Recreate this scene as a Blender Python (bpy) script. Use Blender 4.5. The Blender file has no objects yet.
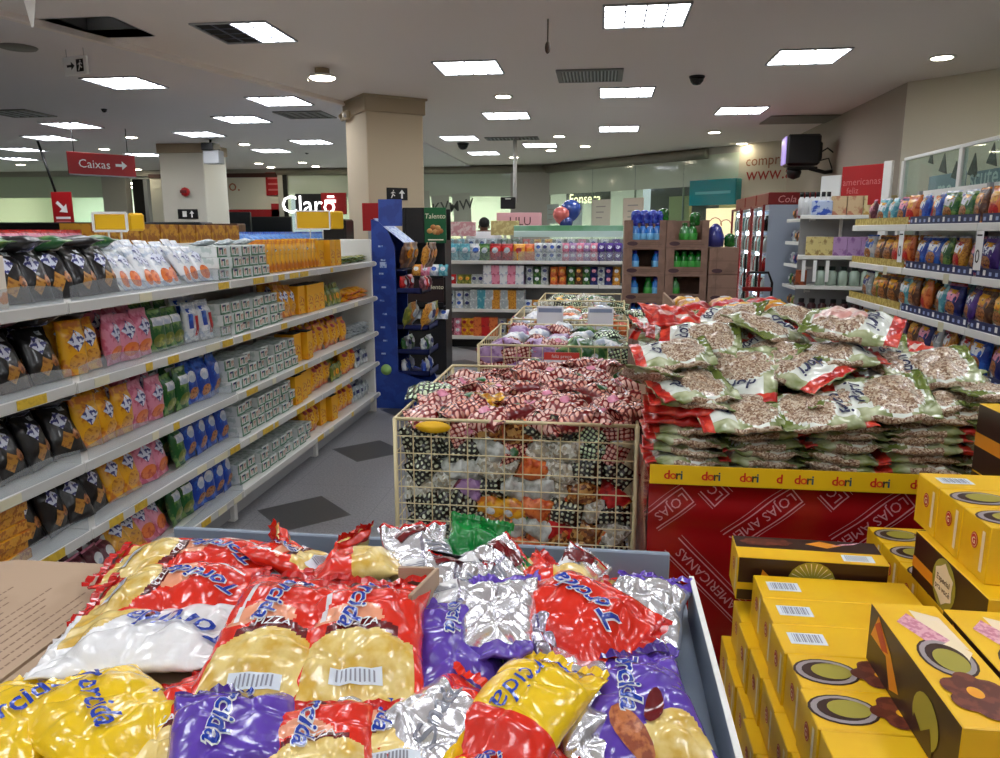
import bpy, bmesh, math, random
from mathutils import Vector, Matrix, noise
random.seed(7)
SC = bpy.context.scene
COL = SC.collection
PI = math.pi
R = math.radians

# ------------------------------------------------------------------ camera model (used to read positions off the photograph)
FPX = 755.0; PITCH = math.atan(148 / 755); YAW = R(7.4); EYE = 1.6
def _ray(x, y):
    a = (x - 500) / FPX; b = (379 - y) / FPX
    v = Vector((a, math.cos(PITCH) + b * math.sin(PITCH), -math.sin(PITCH) + b * math.cos(PITCH)))
    return Matrix.Rotation(YAW, 3, 'Z') @ v
def at_z(x, y, z):
    r = _ray(x, y); return r * ((z - EYE) / r.z) + Vector((0, 0, EYE))
def at_y(x, y, Y):
    r = _ray(x, y); return r * (Y / r.y) + Vector((0, 0, EYE))
def at_x(x, y, X):
    r = _ray(x, y); return r * (X / r.x) + Vector((0, 0, EYE))

# ------------------------------------------------------------------ materials
MATS = {}
def _new(name):
    m = bpy.data.materials.new(name); m.use_nodes = True
    nt = m.node_tree; b = nt.nodes['Principled BSDF']
    MATS[name] = m
    return m, nt, b
def _lin(c):
    return tuple((x / 12.92 if x <= .04045 else ((x + .055) / 1.055) ** 2.4) for x in c) + (1,)
def mat(name, c, rough=.5, metal=0, bump=0, bs=60, c2=None, cs=30, thr=(.48, .56), coat=0, emit=0, spec=.5, detail=3):
    """Principled with procedural two-tone print and bump; colours are given as display values."""
    if name in MATS: return MATS[name]
    m, nt, b = _new(name)
    L = nt.links.new
    b.inputs['Base Color'].default_value = _lin(c)
    b.inputs['Roughness'].default_value = rough
    b.inputs['Metallic'].default_value = metal
    b.inputs['Specular IOR Level'].default_value = spec
    b.inputs['Coat Weight'].default_value = coat
    b.inputs['Coat Roughness'].default_value = .08
    tc = nt.nodes.new('ShaderNodeTexCoord')
    if c2 is not None:
        n = nt.nodes.new('ShaderNodeTexNoise'); n.inputs['Scale'].default_value = cs; n.inputs['Detail'].default_value = detail
        L(tc.outputs['Object'], n.inputs['Vector'])
        r = nt.nodes.new('ShaderNodeValToRGB')
        r.color_ramp.elements[0].position = thr[0]; r.color_ramp.elements[0].color = _lin(c)
        r.color_ramp.elements[1].position = thr[1]; r.color_ramp.elements[1].color = _lin(c2)
        L(n.outputs['Fac'], r.inputs['Fac']); L(r.outputs['Color'], b.inputs['Base Color'])
    if bump:
        n2 = nt.nodes.new('ShaderNodeTexNoise'); n2.inputs['Scale'].default_value = bs; n2.inputs['Detail'].default_value = 4
        L(tc.outputs['Object'], n2.inputs['Vector'])
        bp = nt.nodes.new('ShaderNodeBump'); bp.inputs['Strength'].default_value = bump; bp.inputs['Distance'].default_value = .01
        L(n2.outputs['Fac'], bp.inputs['Height']); L(bp.outputs['Normal'], b.inputs['Normal'])
    if emit:
        b.inputs['Emission Color'].default_value = _lin(c); b.inputs['Emission Strength'].default_value = emit
    return m
def mat_speckle(name, cols, scale, rough=.25, bump=.3):
    if name in MATS: return MATS[name]
    m, nt, b = _new(name); L = nt.links.new
    tc = nt.nodes.new('ShaderNodeTexCoord')
    v = nt.nodes.new('ShaderNodeTexVoronoi'); v.inputs['Scale'].default_value = scale
    L(tc.outputs['Object'], v.inputs['Vector'])
    s = nt.nodes.new('ShaderNodeSeparateColor'); L(v.outputs['Color'], s.inputs['Color'])
    r = nt.nodes.new('ShaderNodeValToRGB'); r.color_ramp.interpolation = 'CONSTANT'
    el = r.color_ramp.elements
    while len(el) < len(cols): el.new(.5)
    for i, c in enumerate(cols):
        el[i].position = i / len(cols); el[i].color = _lin(c)
    L(s.outputs['Red'], r.inputs['Fac']); L(r.outputs['Color'], b.inputs['Base Color'])
    b.inputs['Roughness'].default_value = rough
    b.inputs['Coat Weight'].default_value = .5; b.inputs['Coat Roughness'].default_value = .06
    bp = nt.nodes.new('ShaderNodeBump'); bp.inputs['Strength'].default_value = bump; bp.inputs['Distance'].default_value = .01
    L(v.outputs['Distance'], bp.inputs['Height']); L(bp.outputs['Normal'], b.inputs['Normal'])
    return m
def mat_dots(name, base, dot, k, thr=.45, rough=.25, base2=None):
    """sweet-wrapper check: round pale dots in rows on a darker ground, in the bag's own x and y."""
    if name in MATS: return MATS[name]
    m, nt, b = _new(name); L = nt.links.new
    tc = nt.nodes.new('ShaderNodeTexCoord'); sp = nt.nodes.new('ShaderNodeSeparateXYZ')
    nz = nt.nodes.new('ShaderNodeTexNoise'); nz.inputs['Scale'].default_value = 9
    mx = nt.nodes.new('ShaderNodeMixRGB'); mx.blend_type = 'ADD'; mx.inputs['Fac'].default_value = .03
    L(tc.outputs['Object'], nz.inputs['Vector']); L(tc.outputs['Object'], mx.inputs[1]); L(nz.outputs['Color'], mx.inputs[2])
    L(mx.outputs['Color'], sp.inputs['Vector'])
    outs = []
    for ax in 'XY':
        a = nt.nodes.new('ShaderNodeMath'); a.operation = 'MULTIPLY'; a.inputs[1].default_value = k; L(sp.outputs[ax], a.inputs[0])
        s = nt.nodes.new('ShaderNodeMath'); s.operation = 'SINE'; L(a.outputs[0], s.inputs[0])
        ab = nt.nodes.new('ShaderNodeMath'); ab.operation = 'ABSOLUTE'; L(s.outputs[0], ab.inputs[0]); outs.append(ab)
    mu = nt.nodes.new('ShaderNodeMath'); mu.operation = 'MULTIPLY'; L(outs[0].outputs[0], mu.inputs[0]); L(outs[1].outputs[0], mu.inputs[1])
    r = nt.nodes.new('ShaderNodeValToRGB')
    r.color_ramp.elements[0].position = thr - .12; r.color_ramp.elements[0].color = _lin(base)
    r.color_ramp.elements[1].position = thr + .12; r.color_ramp.elements[1].color = _lin(dot)
    L(mu.outputs[0], r.inputs['Fac']); L(r.outputs['Color'], b.inputs['Base Color'])
    bp = nt.nodes.new('ShaderNodeBump'); bp.inputs['Strength'].default_value = .35; bp.inputs['Distance'].default_value = .01
    L(mu.outputs[0], bp.inputs['Height']); L(bp.outputs['Normal'], b.inputs['Normal'])
    b.inputs['Roughness'].default_value = rough
    b.inputs['Coat Weight'].default_value = .7; b.inputs['Coat Roughness'].default_value = .06
    return m
def mat_clear(name, tint=(.9, .95, .92), body=.12, rough=.05, gloss=.12):
    """thin clear sheet: mostly see-through, a little body and a little reflection"""
    if name in MATS: return MATS[name]
    m, nt, b = _new(name); L = nt.links.new
    t = nt.nodes.new('ShaderNodeBsdfTransparent'); t.inputs['Color'].default_value = _lin(tint)
    g = nt.nodes.new('ShaderNodeBsdfGlossy'); g.inputs['Roughness'].default_value = rough
    d = nt.nodes.new('ShaderNodeBsdfDiffuse'); d.inputs['Color'].default_value = _lin(tint)
    m1 = nt.nodes.new('ShaderNodeMixShader'); m1.inputs['Fac'].default_value = body
    L(t.outputs[0], m1.inputs[1]); L(d.outputs[0], m1.inputs[2])
    m2 = nt.nodes.new('ShaderNodeMixShader'); m2.inputs['Fac'].default_value = gloss
    L(m1.outputs[0], m2.inputs[1]); L(g.outputs[0], m2.inputs[2])
    L(m2.outputs[0], nt.nodes['Material Output'].inputs['Surface'])
    return m
def mat_emit(name, c, s):
    if name in MATS: return MATS[name]
    m, nt, b = _new(name)
    b.inputs['Base Color'].default_value = _lin(c)
    b.inputs['Emission Color'].default_value = _lin(c); b.inputs['Emission Strength'].default_value = s
    return m

# ------------------------------------------------------------------ mesh builder
class MB:
    def __init__(s):
        s.v = []; s.f = []; s.m = []; s.s = []; s.mats = []
    def mi(s, m):
        if m not in s.mats: s.mats.append(m)
        return s.mats.index(m)
    def add(s, vs, fs, m, smooth=False, M=None):
        o = len(s.v)
        if M is not None: vs = [M @ Vector(p) for p in vs]
        s.v.extend(tuple(p) for p in vs)
        per = isinstance(m, list)
        k = None if per else s.mi(m)
        for i, f in enumerate(fs):
            s.f.append(tuple(o + j for j in f)); s.m.append(s.mi(m[i]) if per else k); s.s.append(smooth)
        return s
    def box(s, x0, x1, y0, y1, z0, z1, m, b=0, M=None, faces=None):
        """axis box, edges chamfered by b; faces: dict of materials for '-x +x -y +y -z +z'"""
        fm = lambda k: (faces or {}).get(k, m)
        b = min(b, abs(x1 - x0) * .45, abs(y1 - y0) * .45, abs(z1 - z0) * .45)
        if b <= 0:
            vs = [(x, y, z) for x in (x0, x1) for y in (y0, y1) for z in (z0, z1)]
            fs = [(0, 1, 3, 2), (4, 6, 7, 5), (0, 4, 5, 1), (2, 3, 7, 6), (0, 2, 6, 4), (1, 5, 7, 3)]
            return s.add(vs, fs, [fm(k) for k in ('-x', '+x', '-y', '+y', '-z', '+z')], False, M)
        vs = []; 
        for ix, x in enumerate((x0, x1)):
            for iy, y in enumerate((y0, y1)):
                for iz, z in enumerate((z0, z1)):
                    xi = x + (b if ix == 0 else -b); yi = y + (b if iy == 0 else -b); zi = z + (b if iz == 0 else -b)
                    vs += [(x, yi, zi), (xi, y, zi), (xi, yi, z)]
        I = lambda ix, iy, iz, a: (ix * 4 + iy * 2 + iz) * 3 + a
        fs = []; ms = []
        def q(a, k): fs.append(a); ms.append(k)
        q((I(0,0,0,0), I(0,0,1,0), I(0,1,1,0), I(0,1,0,0)), fm('-x')); q((I(1,0,0,0), I(1,1,0,0), I(1,1,1,0), I(1,0,1,0)), fm('+x'))
        q((I(0,0,0,1), I(1,0,0,1), I(1,0,1,1), I(0,0,1,1)), fm('-y')); q((I(0,1,0,1), I(0,1,1,1), I(1,1,1,1), I(1,1,0,1)), fm('+y'))
        q((I(0,0,0,2), I(0,1,0,2), I(1,1,0,2), I(1,0,0,2)), fm('-z')); q((I(0,0,1,2), I(1,0,1,2), I(1,1,1,2), I(0,1,1,2)), fm('+z'))
        for p in (0, 1):
            for r_ in (0, 1):
                q((I(p,r_,0,0), I(p,r_,0,1), I(p,r_,1,1), I(p,r_,1,0)), m)
                q((I(p,0,r_,0), I(p,0,r_,2), I(p,1,r_,2), I(p,1,r_,0)), m)
                q((I(0,p,r_,1), I(0,p,r_,2), I(1,p,r_,2), I(1,p,r_,1)), m)
                for t in (0, 1): q((I(p,r_,t,0), I(p,r_,t,1), I(p,r_,t,2)), m)
        return s.add(vs, fs, ms, False, M)
    def bar(s, a, b, w, h, m):
        """rectangular bar from a to b"""
        a, b = Vector(a), Vector(b); d = b - a; l = d.length
        if l < 1e-6: return s
        q = d.to_track_quat('X', 'Z').to_matrix().to_4x4(); q.translation = a
        return s.box(0, l, -w / 2, w / 2, -h / 2, h / 2, m, 0, q)
    def tube(s, pts, r, m, n=6, closed=False, r2=None):
        pts = [Vector(p) for p in pts]; N = len(pts); vs = []
        for i, p in enumerate(pts):
            if closed: d = pts[(i + 1) % N] - pts[i - 1]
            else: d = pts[min(i + 1, N - 1)] - pts[max(i - 1, 0)]
            d.normalize(); up = Vector((0, 0, 1)) if abs(d.z) < .9 else Vector((1, 0, 0))
            a = d.cross(up).normalized(); c = d.cross(a)
            rr = r if r2 is None else r + (r2 - r) * i / max(N - 1, 1)
            vs += [p + (a * math.cos(2 * PI * k / n) + c * math.sin(2 * PI * k / n)) * rr for k in range(n)]
        fs = []
        for i in range(N if closed else N - 1):
            j = (i + 1) % N
            fs += [(i * n + k, i * n + (k + 1) % n, j * n + (k + 1) % n, j * n + k) for k in range(n)]
        if not closed: fs += [tuple(range(n - 1, -1, -1)), tuple((N - 1) * n + k for k in range(n))]
        return s.add(vs, fs, m, n > 4)
    def lathe(s, prof, m, n=16, M=None, smooth=True):
        """prof: [(r, z)...] round the z axis; m may be a list per ring"""
        vs = [(r * math.cos(2 * PI * k / n), r * math.sin(2 * PI * k / n), z) for r, z in prof for k in range(n)]
        fs = []; ms = []
        for i in range(len(prof) - 1):
            for k in range(n):
                fs.append((i * n + k, i * n + (k + 1) % n, (i + 1) * n + (k + 1) % n, (i + 1) * n + k))
                ms.append(m[i] if isinstance(m, list) else m)
        fs += [tuple(range(n - 1, -1, -1)), tuple((len(prof) - 1) * n + k for k in range(n))]
        ms += [m[0], m[-1]] if isinstance(m, list) else [m, m]
        return s.add(vs, fs, ms, smooth, M)
    def grid(s, fn, nu, nv, m, smooth=True, zone=None):
        vs = [fn(i / nu, j / nv) for i in range(nu + 1) for j in range(nv + 1)]
        fs = []; ms = []
        for i in range(nu):
            for j in range(nv):
                a = i * (nv + 1) + j
                fs.append((a, a + nv + 1, a + nv + 2, a + 1)); ms.append(zone((i + .5) / nu, (j + .5) / nv) if zone else m)
        return s.add(vs, fs, ms, smooth)
    def prism(s, poly, z0, z1, m, M=None):
        n = len(poly)
        vs = [(x, y, z0) for x, y in poly] + [(x, y, z1) for x, y in poly]
        fs = [tuple(range(n - 1, -1, -1)), tuple(range(n, 2 * n))] + [(i, (i + 1) % n, n + (i + 1) % n, n + i) for i in range(n)]
        return s.add(vs, fs, m, False, M)
    def blob(s, c, r, m, n=10, amp=.0, seed=0):
        """ellipsoid"""
        rx, ry, rz = r if isinstance(r, (tuple, list)) else (r, r, r)
        vs = []
        for i in range(n + 1):
            th = PI * i / n
            for k in range(2 * n):
                ph = PI * k / n; d = Vector((math.sin(th) * math.cos(ph), math.sin(th) * math.sin(ph), math.cos(th)))
                q = 1 + amp * noise.noise(d * 2.2 + Vector((seed, 0, 0)))
                vs.append((c[0] + rx * d.x * q, c[1] + ry * d.y * q, c[2] + rz * d.z * q))
        fs = [(i * 2 * n + k, (i + 1) * 2 * n + k, (i + 1) * 2 * n + (k + 1) % (2 * n), i * 2 * n + (k + 1) % (2 * n)) for i in range(n) for k in range(2 * n)]
        return s.add(vs, fs, m, True)
    def text(s, txt, m, fn, size=1, cx=.5, shear=0, bold=0):
        """lettering: glyph outline points (x, y), centred, are carried to 3-D by fn"""
        vs, fs = glyphs(txt, bold)
        w = max(p[0] for p in vs) - min(p[0] for p in vs); x0 = min(p[0] for p in vs)
        vv = [fn((p[0] - x0 - w * cx + p[1] * shear) * size, (p[1] - .35) * size) for p in vs]
        return s.add(vv, fs, m)
    def mesh(s, name):
        me = bpy.data.meshes.new(name)
        me.from_pydata(s.v, [], s.f)
        for m in s.mats: me.materials.append(m)
        me.polygons.foreach_set('material_index', s.m); me.polygons.foreach_set('use_smooth', s.s)
        me.update()
        return me
_G = {}
def glyphs(txt, bold=0):
    key = (txt, bold)
    if key not in _G:
        cu = bpy.data.curves.new('lettering', 'FONT'); cu.body = txt; cu.resolution_u = 2; cu.offset = bold
        o = bpy.data.objects.new('lettering', cu); COL.objects.link(o)
        dg = bpy.context.evaluated_depsgraph_get()
        me = bpy.data.meshes.new_from_object(o.evaluated_get(dg))
        bm = bmesh.new(); bm.from_mesh(me); bmesh.ops.remove_doubles(bm, verts=bm.verts, dist=1e-5); bmesh.ops.triangulate(bm, faces=bm.faces)
        for _ in range(3):
            lg = [e for e in bm.edges if e.calc_length() > .14]
            if lg: bmesh.ops.subdivide_edges(bm, edges=lg, cuts=1); bmesh.ops.triangulate(bm, faces=[f for f in bm.faces if len(f.verts) > 3])
        bm.verts.index_update()
        _G[key] = ([tuple(v.co[:2]) for v in bm.verts], [tuple(v.index for v in f.verts) for f in bm.faces]); bm.free()
        bpy.data.objects.remove(o); bpy.data.curves.remove(cu); bpy.data.meshes.remove(me)
    return _G[key]
def plane_fn(o, x, y):
    o, x, y = Vector(o), Vector(x), Vector(y)
    return lambda a, b: o + x * a + y * b

# ------------------------------------------------------------------ objects
def link(name, me, parent=None, M=None):
    o = bpy.data.objects.new(name, me); COL.objects.link(o)
    if M is not None: o.matrix_local = M
    if parent is not None: o.parent = parent
    return o
def part(name, mb, parent, label=None, stuff=False):
    o = link(name, mb.mesh(name), parent)
    if label: o['label'] = label
    if stuff: o['kind'] = 'stuff'
    return o
def tag(o, label, cat, group=None, kind=None):
    o['label'] = label; o['category'] = cat
    if group: o['group'] = group
    if kind: o['kind'] = kind
    return o
def thing(name, label, cat, M=(0, 0, 0), group=None):
    o = bpy.data.objects.new(name, None); COL.objects.link(o); o.empty_display_size = .1
    if isinstance(M, Matrix): o.matrix_local = M
    else: o.location = M
    return tag(o, label, cat, group)
def solo(name, mb, label, cat, M=None, group=None):
    me = mb if isinstance(mb, bpy.types.Mesh) else mb.mesh(name)
    return tag(link(name, me, None, M), label, cat, group)
def struct(name, mb, parent=None):
    o = link(name, mb.mesh(name), parent)
    if parent is None: o['kind'] = 'structure'
    return o
def dup(root, M, label, group=None):
    r = root.copy(); COL.objects.link(r); r.matrix_local = M; r['label'] = label
    if group: r['group'] = group
    for ch in list(root.children):
        c = ch.copy(); COL.objects.link(c); c.parent = r
        for g in list(ch.children):
            d = g.copy(); COL.objects.link(d); d.parent = c
    return r
def TRS(loc, rz=0, rx=0, ry=0, sc=1):
    M = Matrix.Translation(Vector(loc)) @ Matrix.Rotation(rz, 4, 'Z') @ Matrix.Rotation(ry, 4, 'Y') @ Matrix.Rotation(rx, 4, 'X')
    return M @ Matrix.Scale(sc, 4) if sc != 1 else M
_ORD = 'first second third fourth fifth sixth seventh eighth ninth tenth eleventh twelfth thirteenth fourteenth fifteenth sixteenth seventeenth eighteenth nineteenth twentieth'.split()
_TENS = ['', '', 'twenty', 'thirty', 'forty', 'fifty', 'sixty', 'seventy', 'eighty', 'ninety']
def nth(i):
    i += 1
    if i <= 20: return _ORD[i - 1]
    if i % 10 == 0: return _TENS[i // 10][:-1] + 'ieth'
    return _TENS[i // 10] + '-' + _ORD[i % 10 - 1]
_CNT = {}
def count(k):
    _CNT[k] = _CNT.get(k, -1) + 1
    return nth(_CNT[k])

# ------------------------------------------------------------------ pillow bags
def make_surf(L, W, T, seed=0, wr=.004, bend=0, flat=.35, seal=.05, flare=.07, dent=0, hf=1.0, crease=0):
    """u along the length 0..1, v across 0..1, side +1 upper / -1 lower -> point"""
    sv = Vector((seed * 7.31, seed * 3.17, seed * 1.9))
    def S(u, v, side):
        e = min(u, 1 - u)
        g = max(0, min(1, (e - seal) / .22)); g = g * g * (3 - 2 * g)
        c = abs(2 * v - 1)
        prof = max(0, 1 - c ** 2.6) ** .62
        w = W * (1 - flare * math.sin(PI * u))
        x = (u - .5) * L; y = (v - .5) * w
        h = T / 2 * prof * g + .0015
        if side < 0: h *= flat * 2
        p = Vector((x, y, 0)) * 9
        n1 = noise.noise(p + sv); n2 = 1 - abs(noise.noise(p * 2.3 * hf + sv * 2)) * 2
        n3 = 1 - abs(noise.noise(Vector((x * 16, y * 44, 0)) * hf + sv)) * 2
        body = .25 + .75 * g * prof
        z = side * h + (n1 * 1.1 + n2 * .8) * wr * (.35 + .65 * prof)
        z += n3 * wr * 1.3 * math.exp(-((e - seal) / .1) ** 2) * (1 if side > 0 else .6)
        if crease:
            dd = noise.voronoi(Vector((x * 13, y * 13, side * .3)) + sv)[0]; z -= crease * math.exp(-(dd[1] - dd[0]) * 7) * (.4 + .6 * prof) - crease * .35
            z += crease * .8 * noise.noise(Vector((x * 30, y * 12, 0)) + sv)
        z += bend * (4 * (u - .5) ** 2) + dent * noise.noise(p * .33 + sv * 3)
        x += n2 * wr * .6 * body; y += noise.noise(p * 1.3 - sv) * wr * 1.5
        return Vector((x, y, z))
    return S
def bag_into(mb, S, zone, nu=40, nv=20):
    """closed bag as one tube of rings; zone(u, v, side) -> material"""
    n = 2 * nv; vs = []; fs = []; ms = []
    for i in range(nu + 1):
        u = i / nu
        for j in range(n):
            side = 1 if j < nv else -1
            v = j / nv if j < nv else 2 - j / nv
            vs.append(S(u, v, side))
    for i in range(nu):
        for j in range(n):
            a = i * n + j; b = i * n + (j + 1) % n
            fs.append((a, a + n, b + n, b))
            jj = j + .5
            ms.append(zone((i + .5) / nu, jj / nv if jj < nv else 2 - jj / nv, 1 if jj < nv else -1))
    fs.append(tuple(range(n))); ms.append(ms[0])
    fs.append(tuple(nu * n + k for k in range(n - 1, -1, -1))); ms.append(ms[-1])
    mb.add(vs, fs, ms, True)
def on_surf(S, L, W, u, v, ang=0, off=.0022, side=1):
    """maps flat (a, b) metres round (u, v), turned by ang, on to the bag"""
    ca, sa = math.cos(ang), math.sin(ang)
    def fn(a, b):
        uu = min(.99, max(.01, u + (a * ca - b * sa) / L)); vv = min(.97, max(.03, v + (a * sa + b * ca) / W))
        p = S(uu, vv, side); return Vector((p.x, p.y, p.z + side * off))
    return fn
def patch(mb, fn, w, h, m, n=3, ell=False, wob=0):
    if ell:
        K = 14; vs = [fn(0, 0)]
        for rr in (.55, 1):
            for k in range(K):
                q = 1 + wob * math.cos(k * 2 * PI * 5 / K); t = 2 * PI * k / K
                vs.append(fn(w / 2 * rr * q * math.cos(t), h / 2 * rr * q * math.sin(t)))
        fs = [(0, 1 + k, 1 + (k + 1) % K) for k in range(K)] + [(1 + k, 1 + K + k, 1 + K + (k + 1) % K, 1 + (k + 1) % K) for k in range(K)]
        return mb.add(vs, fs, m, True)
    return mb.grid(lambda i, j: fn((i - .5) * w, (j - .5) * h), n, n, m)
# ================================================================== palette
WHITE_PAINT = mat('ceiling_paint', (.93, .90, .87), .9, bump=.04, bs=6)
LEFT_PAINT = mat('ceiling_paint_cool', (.90, .885, .885), .9, bump=.04, bs=6)
CREAM = mat('cream_wall_paint', (.80, .77, .69), .8, bump=.03, bs=8)
GREYWALL = mat('grey_wall_paint', (.70, .69, .65), .8)
METAL_W = mat('white_enamel', (.90, .90, .88), .35, spec=.6)
METAL_G = mat('grey_enamel', (.62, .63, .64), .4)
STEEL = mat('steel', (.75, .75, .75), .3, 1)
BLACK = mat('black_plastic', (.03, .03, .035), .45)
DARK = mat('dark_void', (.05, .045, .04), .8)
RED = mat('sign_red', (.66, .08, .10), .45)
WHITE = mat('white_vinyl', (.95, .95, .94), .5)
YELLOW = mat('sign_yellow', (.95, .74, .05), .45)
GREEN_GLASS = mat('frosted_green_band', (.80, .85, .77), .10, spec=.6, coat=.6)
GLASS = mat_clear('shop_glass', (.93, .97, .95), .05, .03, .07)
ACRYL = mat_clear('clear_acrylic', (.93, .95, .96), .10, .08, .10)
CARD = mat('brown_cardboard', (.66, .54, .43), .85, bump=.15, bs=25, c2=(.62, .50, .40), cs=6)
CARD_D = mat('grey_brown_cardboard', (.56, .44, .38), .85, bump=.12, bs=25, c2=(.52, .41, .35), cs=8)
INK = mat('carton_ink', (.40, .31, .25), .8)
BASKETW = mat('cream_wire', (.86, .80, .62), .4, spec=.6)
SILVERF = mat('silver_foil', (.83, .83, .86), .2, 1, bump=.35, bs=45)
TAN_TRIM = mat('tan_trim', (.60, .52, .42), .6)
CHAIN = BLACK

def hit(px, py, p0, n):
    r = _ray(px, py); o = Vector((0, 0, EYE)); p0 = Vector(p0); n = Vector(n)
    return o + r * ((p0 - o).dot(n) / r.dot(n))

# ================================================================== floor
def floor_mat():
    m, nt, b = _new('vinyl_floor'); L = nt.links.new
    tc = nt.nodes.new('ShaderNodeTexCoord'); sp = nt.nodes.new('ShaderNodeSeparateXYZ'); L(tc.outputs['Object'], sp.inputs['Vector'])
    def M(op, a, bb=None, c=None):
        n = nt.nodes.new('ShaderNodeMath'); n.operation = op
        for i, x in enumerate((a, bb, c)):
            if x is None: continue
            if isinstance(x, (int, float)): n.inputs[i].default_value = x
            else: L(x, n.inputs[i])
        return n.outputs[0]
    P_ = .635
    def dia(cx, cy, rad):
        dx = M('PINGPONG', M('SUBTRACT', sp.outputs['X'], cx), P_); dy = M('PINGPONG', M('SUBTRACT', sp.outputs['Y'], cy), P_)
        return M('LESS_THAN', M('ADD', M('MULTIPLY', dx, 1.0), dy), rad)
    d1 = dia(-1.66, 3.96, .285)
    n = nt.nodes.new('ShaderNodeTexNoise'); n.inputs['Scale'].default_value = 90; n.inputs['Detail'].default_value = 5; L(tc.outputs['Object'], n.inputs['Vector'])
    n2 = nt.nodes.new('ShaderNodeTexNoise'); n2.inputs['Scale'].default_value = 1.2; L(tc.outputs['Object'], n2.inputs['Vector'])
    r = nt.nodes.new('ShaderNodeValToRGB'); L(n.outputs['Fac'], r.inputs['Fac'])
    r.color_ramp.elements[0].position = .35; r.color_ramp.elements[0].color = _lin((.50, .50, .51))
    r.color_ramp.elements[1].position = .65; r.color_ramp.elements[1].color = _lin((.60, .60, .61))
    r2 = nt.nodes.new('ShaderNodeValToRGB'); L(n.outputs['Fac'], r2.inputs['Fac'])
    r2.color_ramp.elements[0].color = _lin((.24, .24, .24)); r2.color_ramp.elements[1].color = _lin((.34, .34, .34))
    mx = nt.nodes.new('ShaderNodeMixRGB'); L(d1, mx.inputs['Fac']); L(r.outputs['Color'], mx.inputs[1]); L(r2.outputs['Color'], mx.inputs[2])
    bk = nt.nodes.new('ShaderNodeTexBrick'); bk.offset = 0; bk.inputs['Scale'].default_value = 1
    bk.inputs['Brick Width'].default_value = .635; bk.inputs['Row Height'].default_value = .635; bk.inputs['Mortar Size'].default_value = .0025
    bk.inputs['Color1'].default_value = (1, 1, 1, 1); bk.inputs['Color2'].default_value = (.93, .93, .94, 1); bk.inputs['Mortar'].default_value = (.72, .72, .72, 1)
    L(tc.outputs['Object'], bk.inputs['Vector'])
    m3 = nt.nodes.new('ShaderNodeMixRGB'); m3.blend_type = 'MULTIPLY'; m3.inputs['Fac'].default_value = 1
    L(mx.outputs['Color'], m3.inputs[1]); L(bk.outputs['Color'], m3.inputs[2]); L(m3.outputs['Color'], b.inputs['Base Color'])
    b.inputs['Roughness'].default_value = .42
    return m
b = MB(); b.box(-17.2, 7.4, -4.2, 24, -.1, 0, floor_mat()); struct('floor', b)

# ================================================================== ceiling, with an open hatch and the lower panel beyond the step
CZ = 3.15; CL = 3.12
def slab(mb, x0, x1, y0, y1, z0, z1, holes, m):
    xs = sorted({x0, x1, *[h[0] for h in holes], *[h[1] for h in holes]}); ys = sorted({y0, y1, *[h[2] for h in holes], *[h[3] for h in holes]})
    for i in range(len(xs) - 1):
        for j in range(len(ys) - 1):
            cx, cy = (xs[i] + xs[i + 1]) / 2, (ys[j] + ys[j + 1]) / 2
            if any(h[0] < cx < h[1] and h[2] < cy < h[3] for h in holes): continue
            mb.box(xs[i], xs[i + 1], ys[j], ys[j + 1], z0, z1, m)
HATCH = (-4.2, -3.62, 5.56, 6.12)
b = MB(); slab(b, -17.2, 7.4, -4.2, 19.2, CZ, CZ + .06, [HATCH], WHITE_PAINT); struct('ceiling', b)
b = MB(); b.prism([(-17.2, -4.2), (-7.0, -4.2), (-3.12, 9.62), (-3.12, 19.2), (-17.2, 19.2)], CL, CZ, LEFT_PAINT)
b.prism([(-7.0, -4.2), (-6.93, -4.2), (-3.05, 9.62), (-3.12, 9.62)], CL - .015, CZ, WHITE_PAINT)
struct('ceiling_panel', b)
x0, x1, y0, y1 = HATCH
b = MB()
for a in ((x0 - .02, x0, y0, y1), (x1, x1 + .02, y0, y1), (x0, x1, y0 - .02, y0), (x0, x1, y1, y1 + .02)): b.box(*a, CZ + .0, CZ + .45, METAL_G)
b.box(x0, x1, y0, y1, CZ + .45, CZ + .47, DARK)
hx = b
o = solo('ceiling_hatch', hx, 'open square hatch in the ceiling with dark shaft', 'hatch')

# ================================================================== walls
DA, DB, DC = Vector((-1.25, 18.55, 0)), Vector((2.5, 14.8, 0)), Vector((4.0, 13.3, 0))
DN = Vector((1, 1, 0)).normalized()
def diag(px, py, off=0): return hit(px, py, DA + DN * off, DN)
def vwall(mb, a, b_, z0, z1, th, m):
    """upright slab along a-b, thickness th away from the store"""
    a, b_ = Vector(a), Vector(b_); d = (b_ - a); l = d.length; ang = math.atan2(d.y, d.x)
    return mb.box(0, l, 0, th, z0, z1, m, 0, Matrix.Translation((a.x, a.y, 0)) @ Matrix.Rotation(ang, 4, 'Z'))
b = MB(); b.box(-17.3, -17.2, -4.2, 24, 0, CZ, CREAM); struct('wall_left', b)
b = MB(); b.box(-17.2, 7.4, -4.3, -4.2, 0, CZ, CREAM); struct('wall_rear', b)
b = MB(); vwall(b, (3.2, 14.1), (3.2, 8.95), 0, CZ, .12, mat('taupe_wall', (.68, .64, .58), .8)); struct('wall_right', b)  # whole wall a darker taupe than the corner wall it meets
WN = Vector((1, 1, 0)).normalized(); W0 = Vector((3.2, 8.95, 0))
def wallr(px, py, off=0): return hit(px, py, W0 - WN * off, WN)
b = MB(); vwall(b, (3.2, 8.95), (7.2, 4.95), 0, CZ, .12, mat('pale_wall_paint', (.84, .82, .75), .8)); struct('wall_corner', b)
b = MB(); b.box(7.2, 7.32, -4.2, 4.95, 0, CZ, CREAM); struct('wall_side', b)
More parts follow.
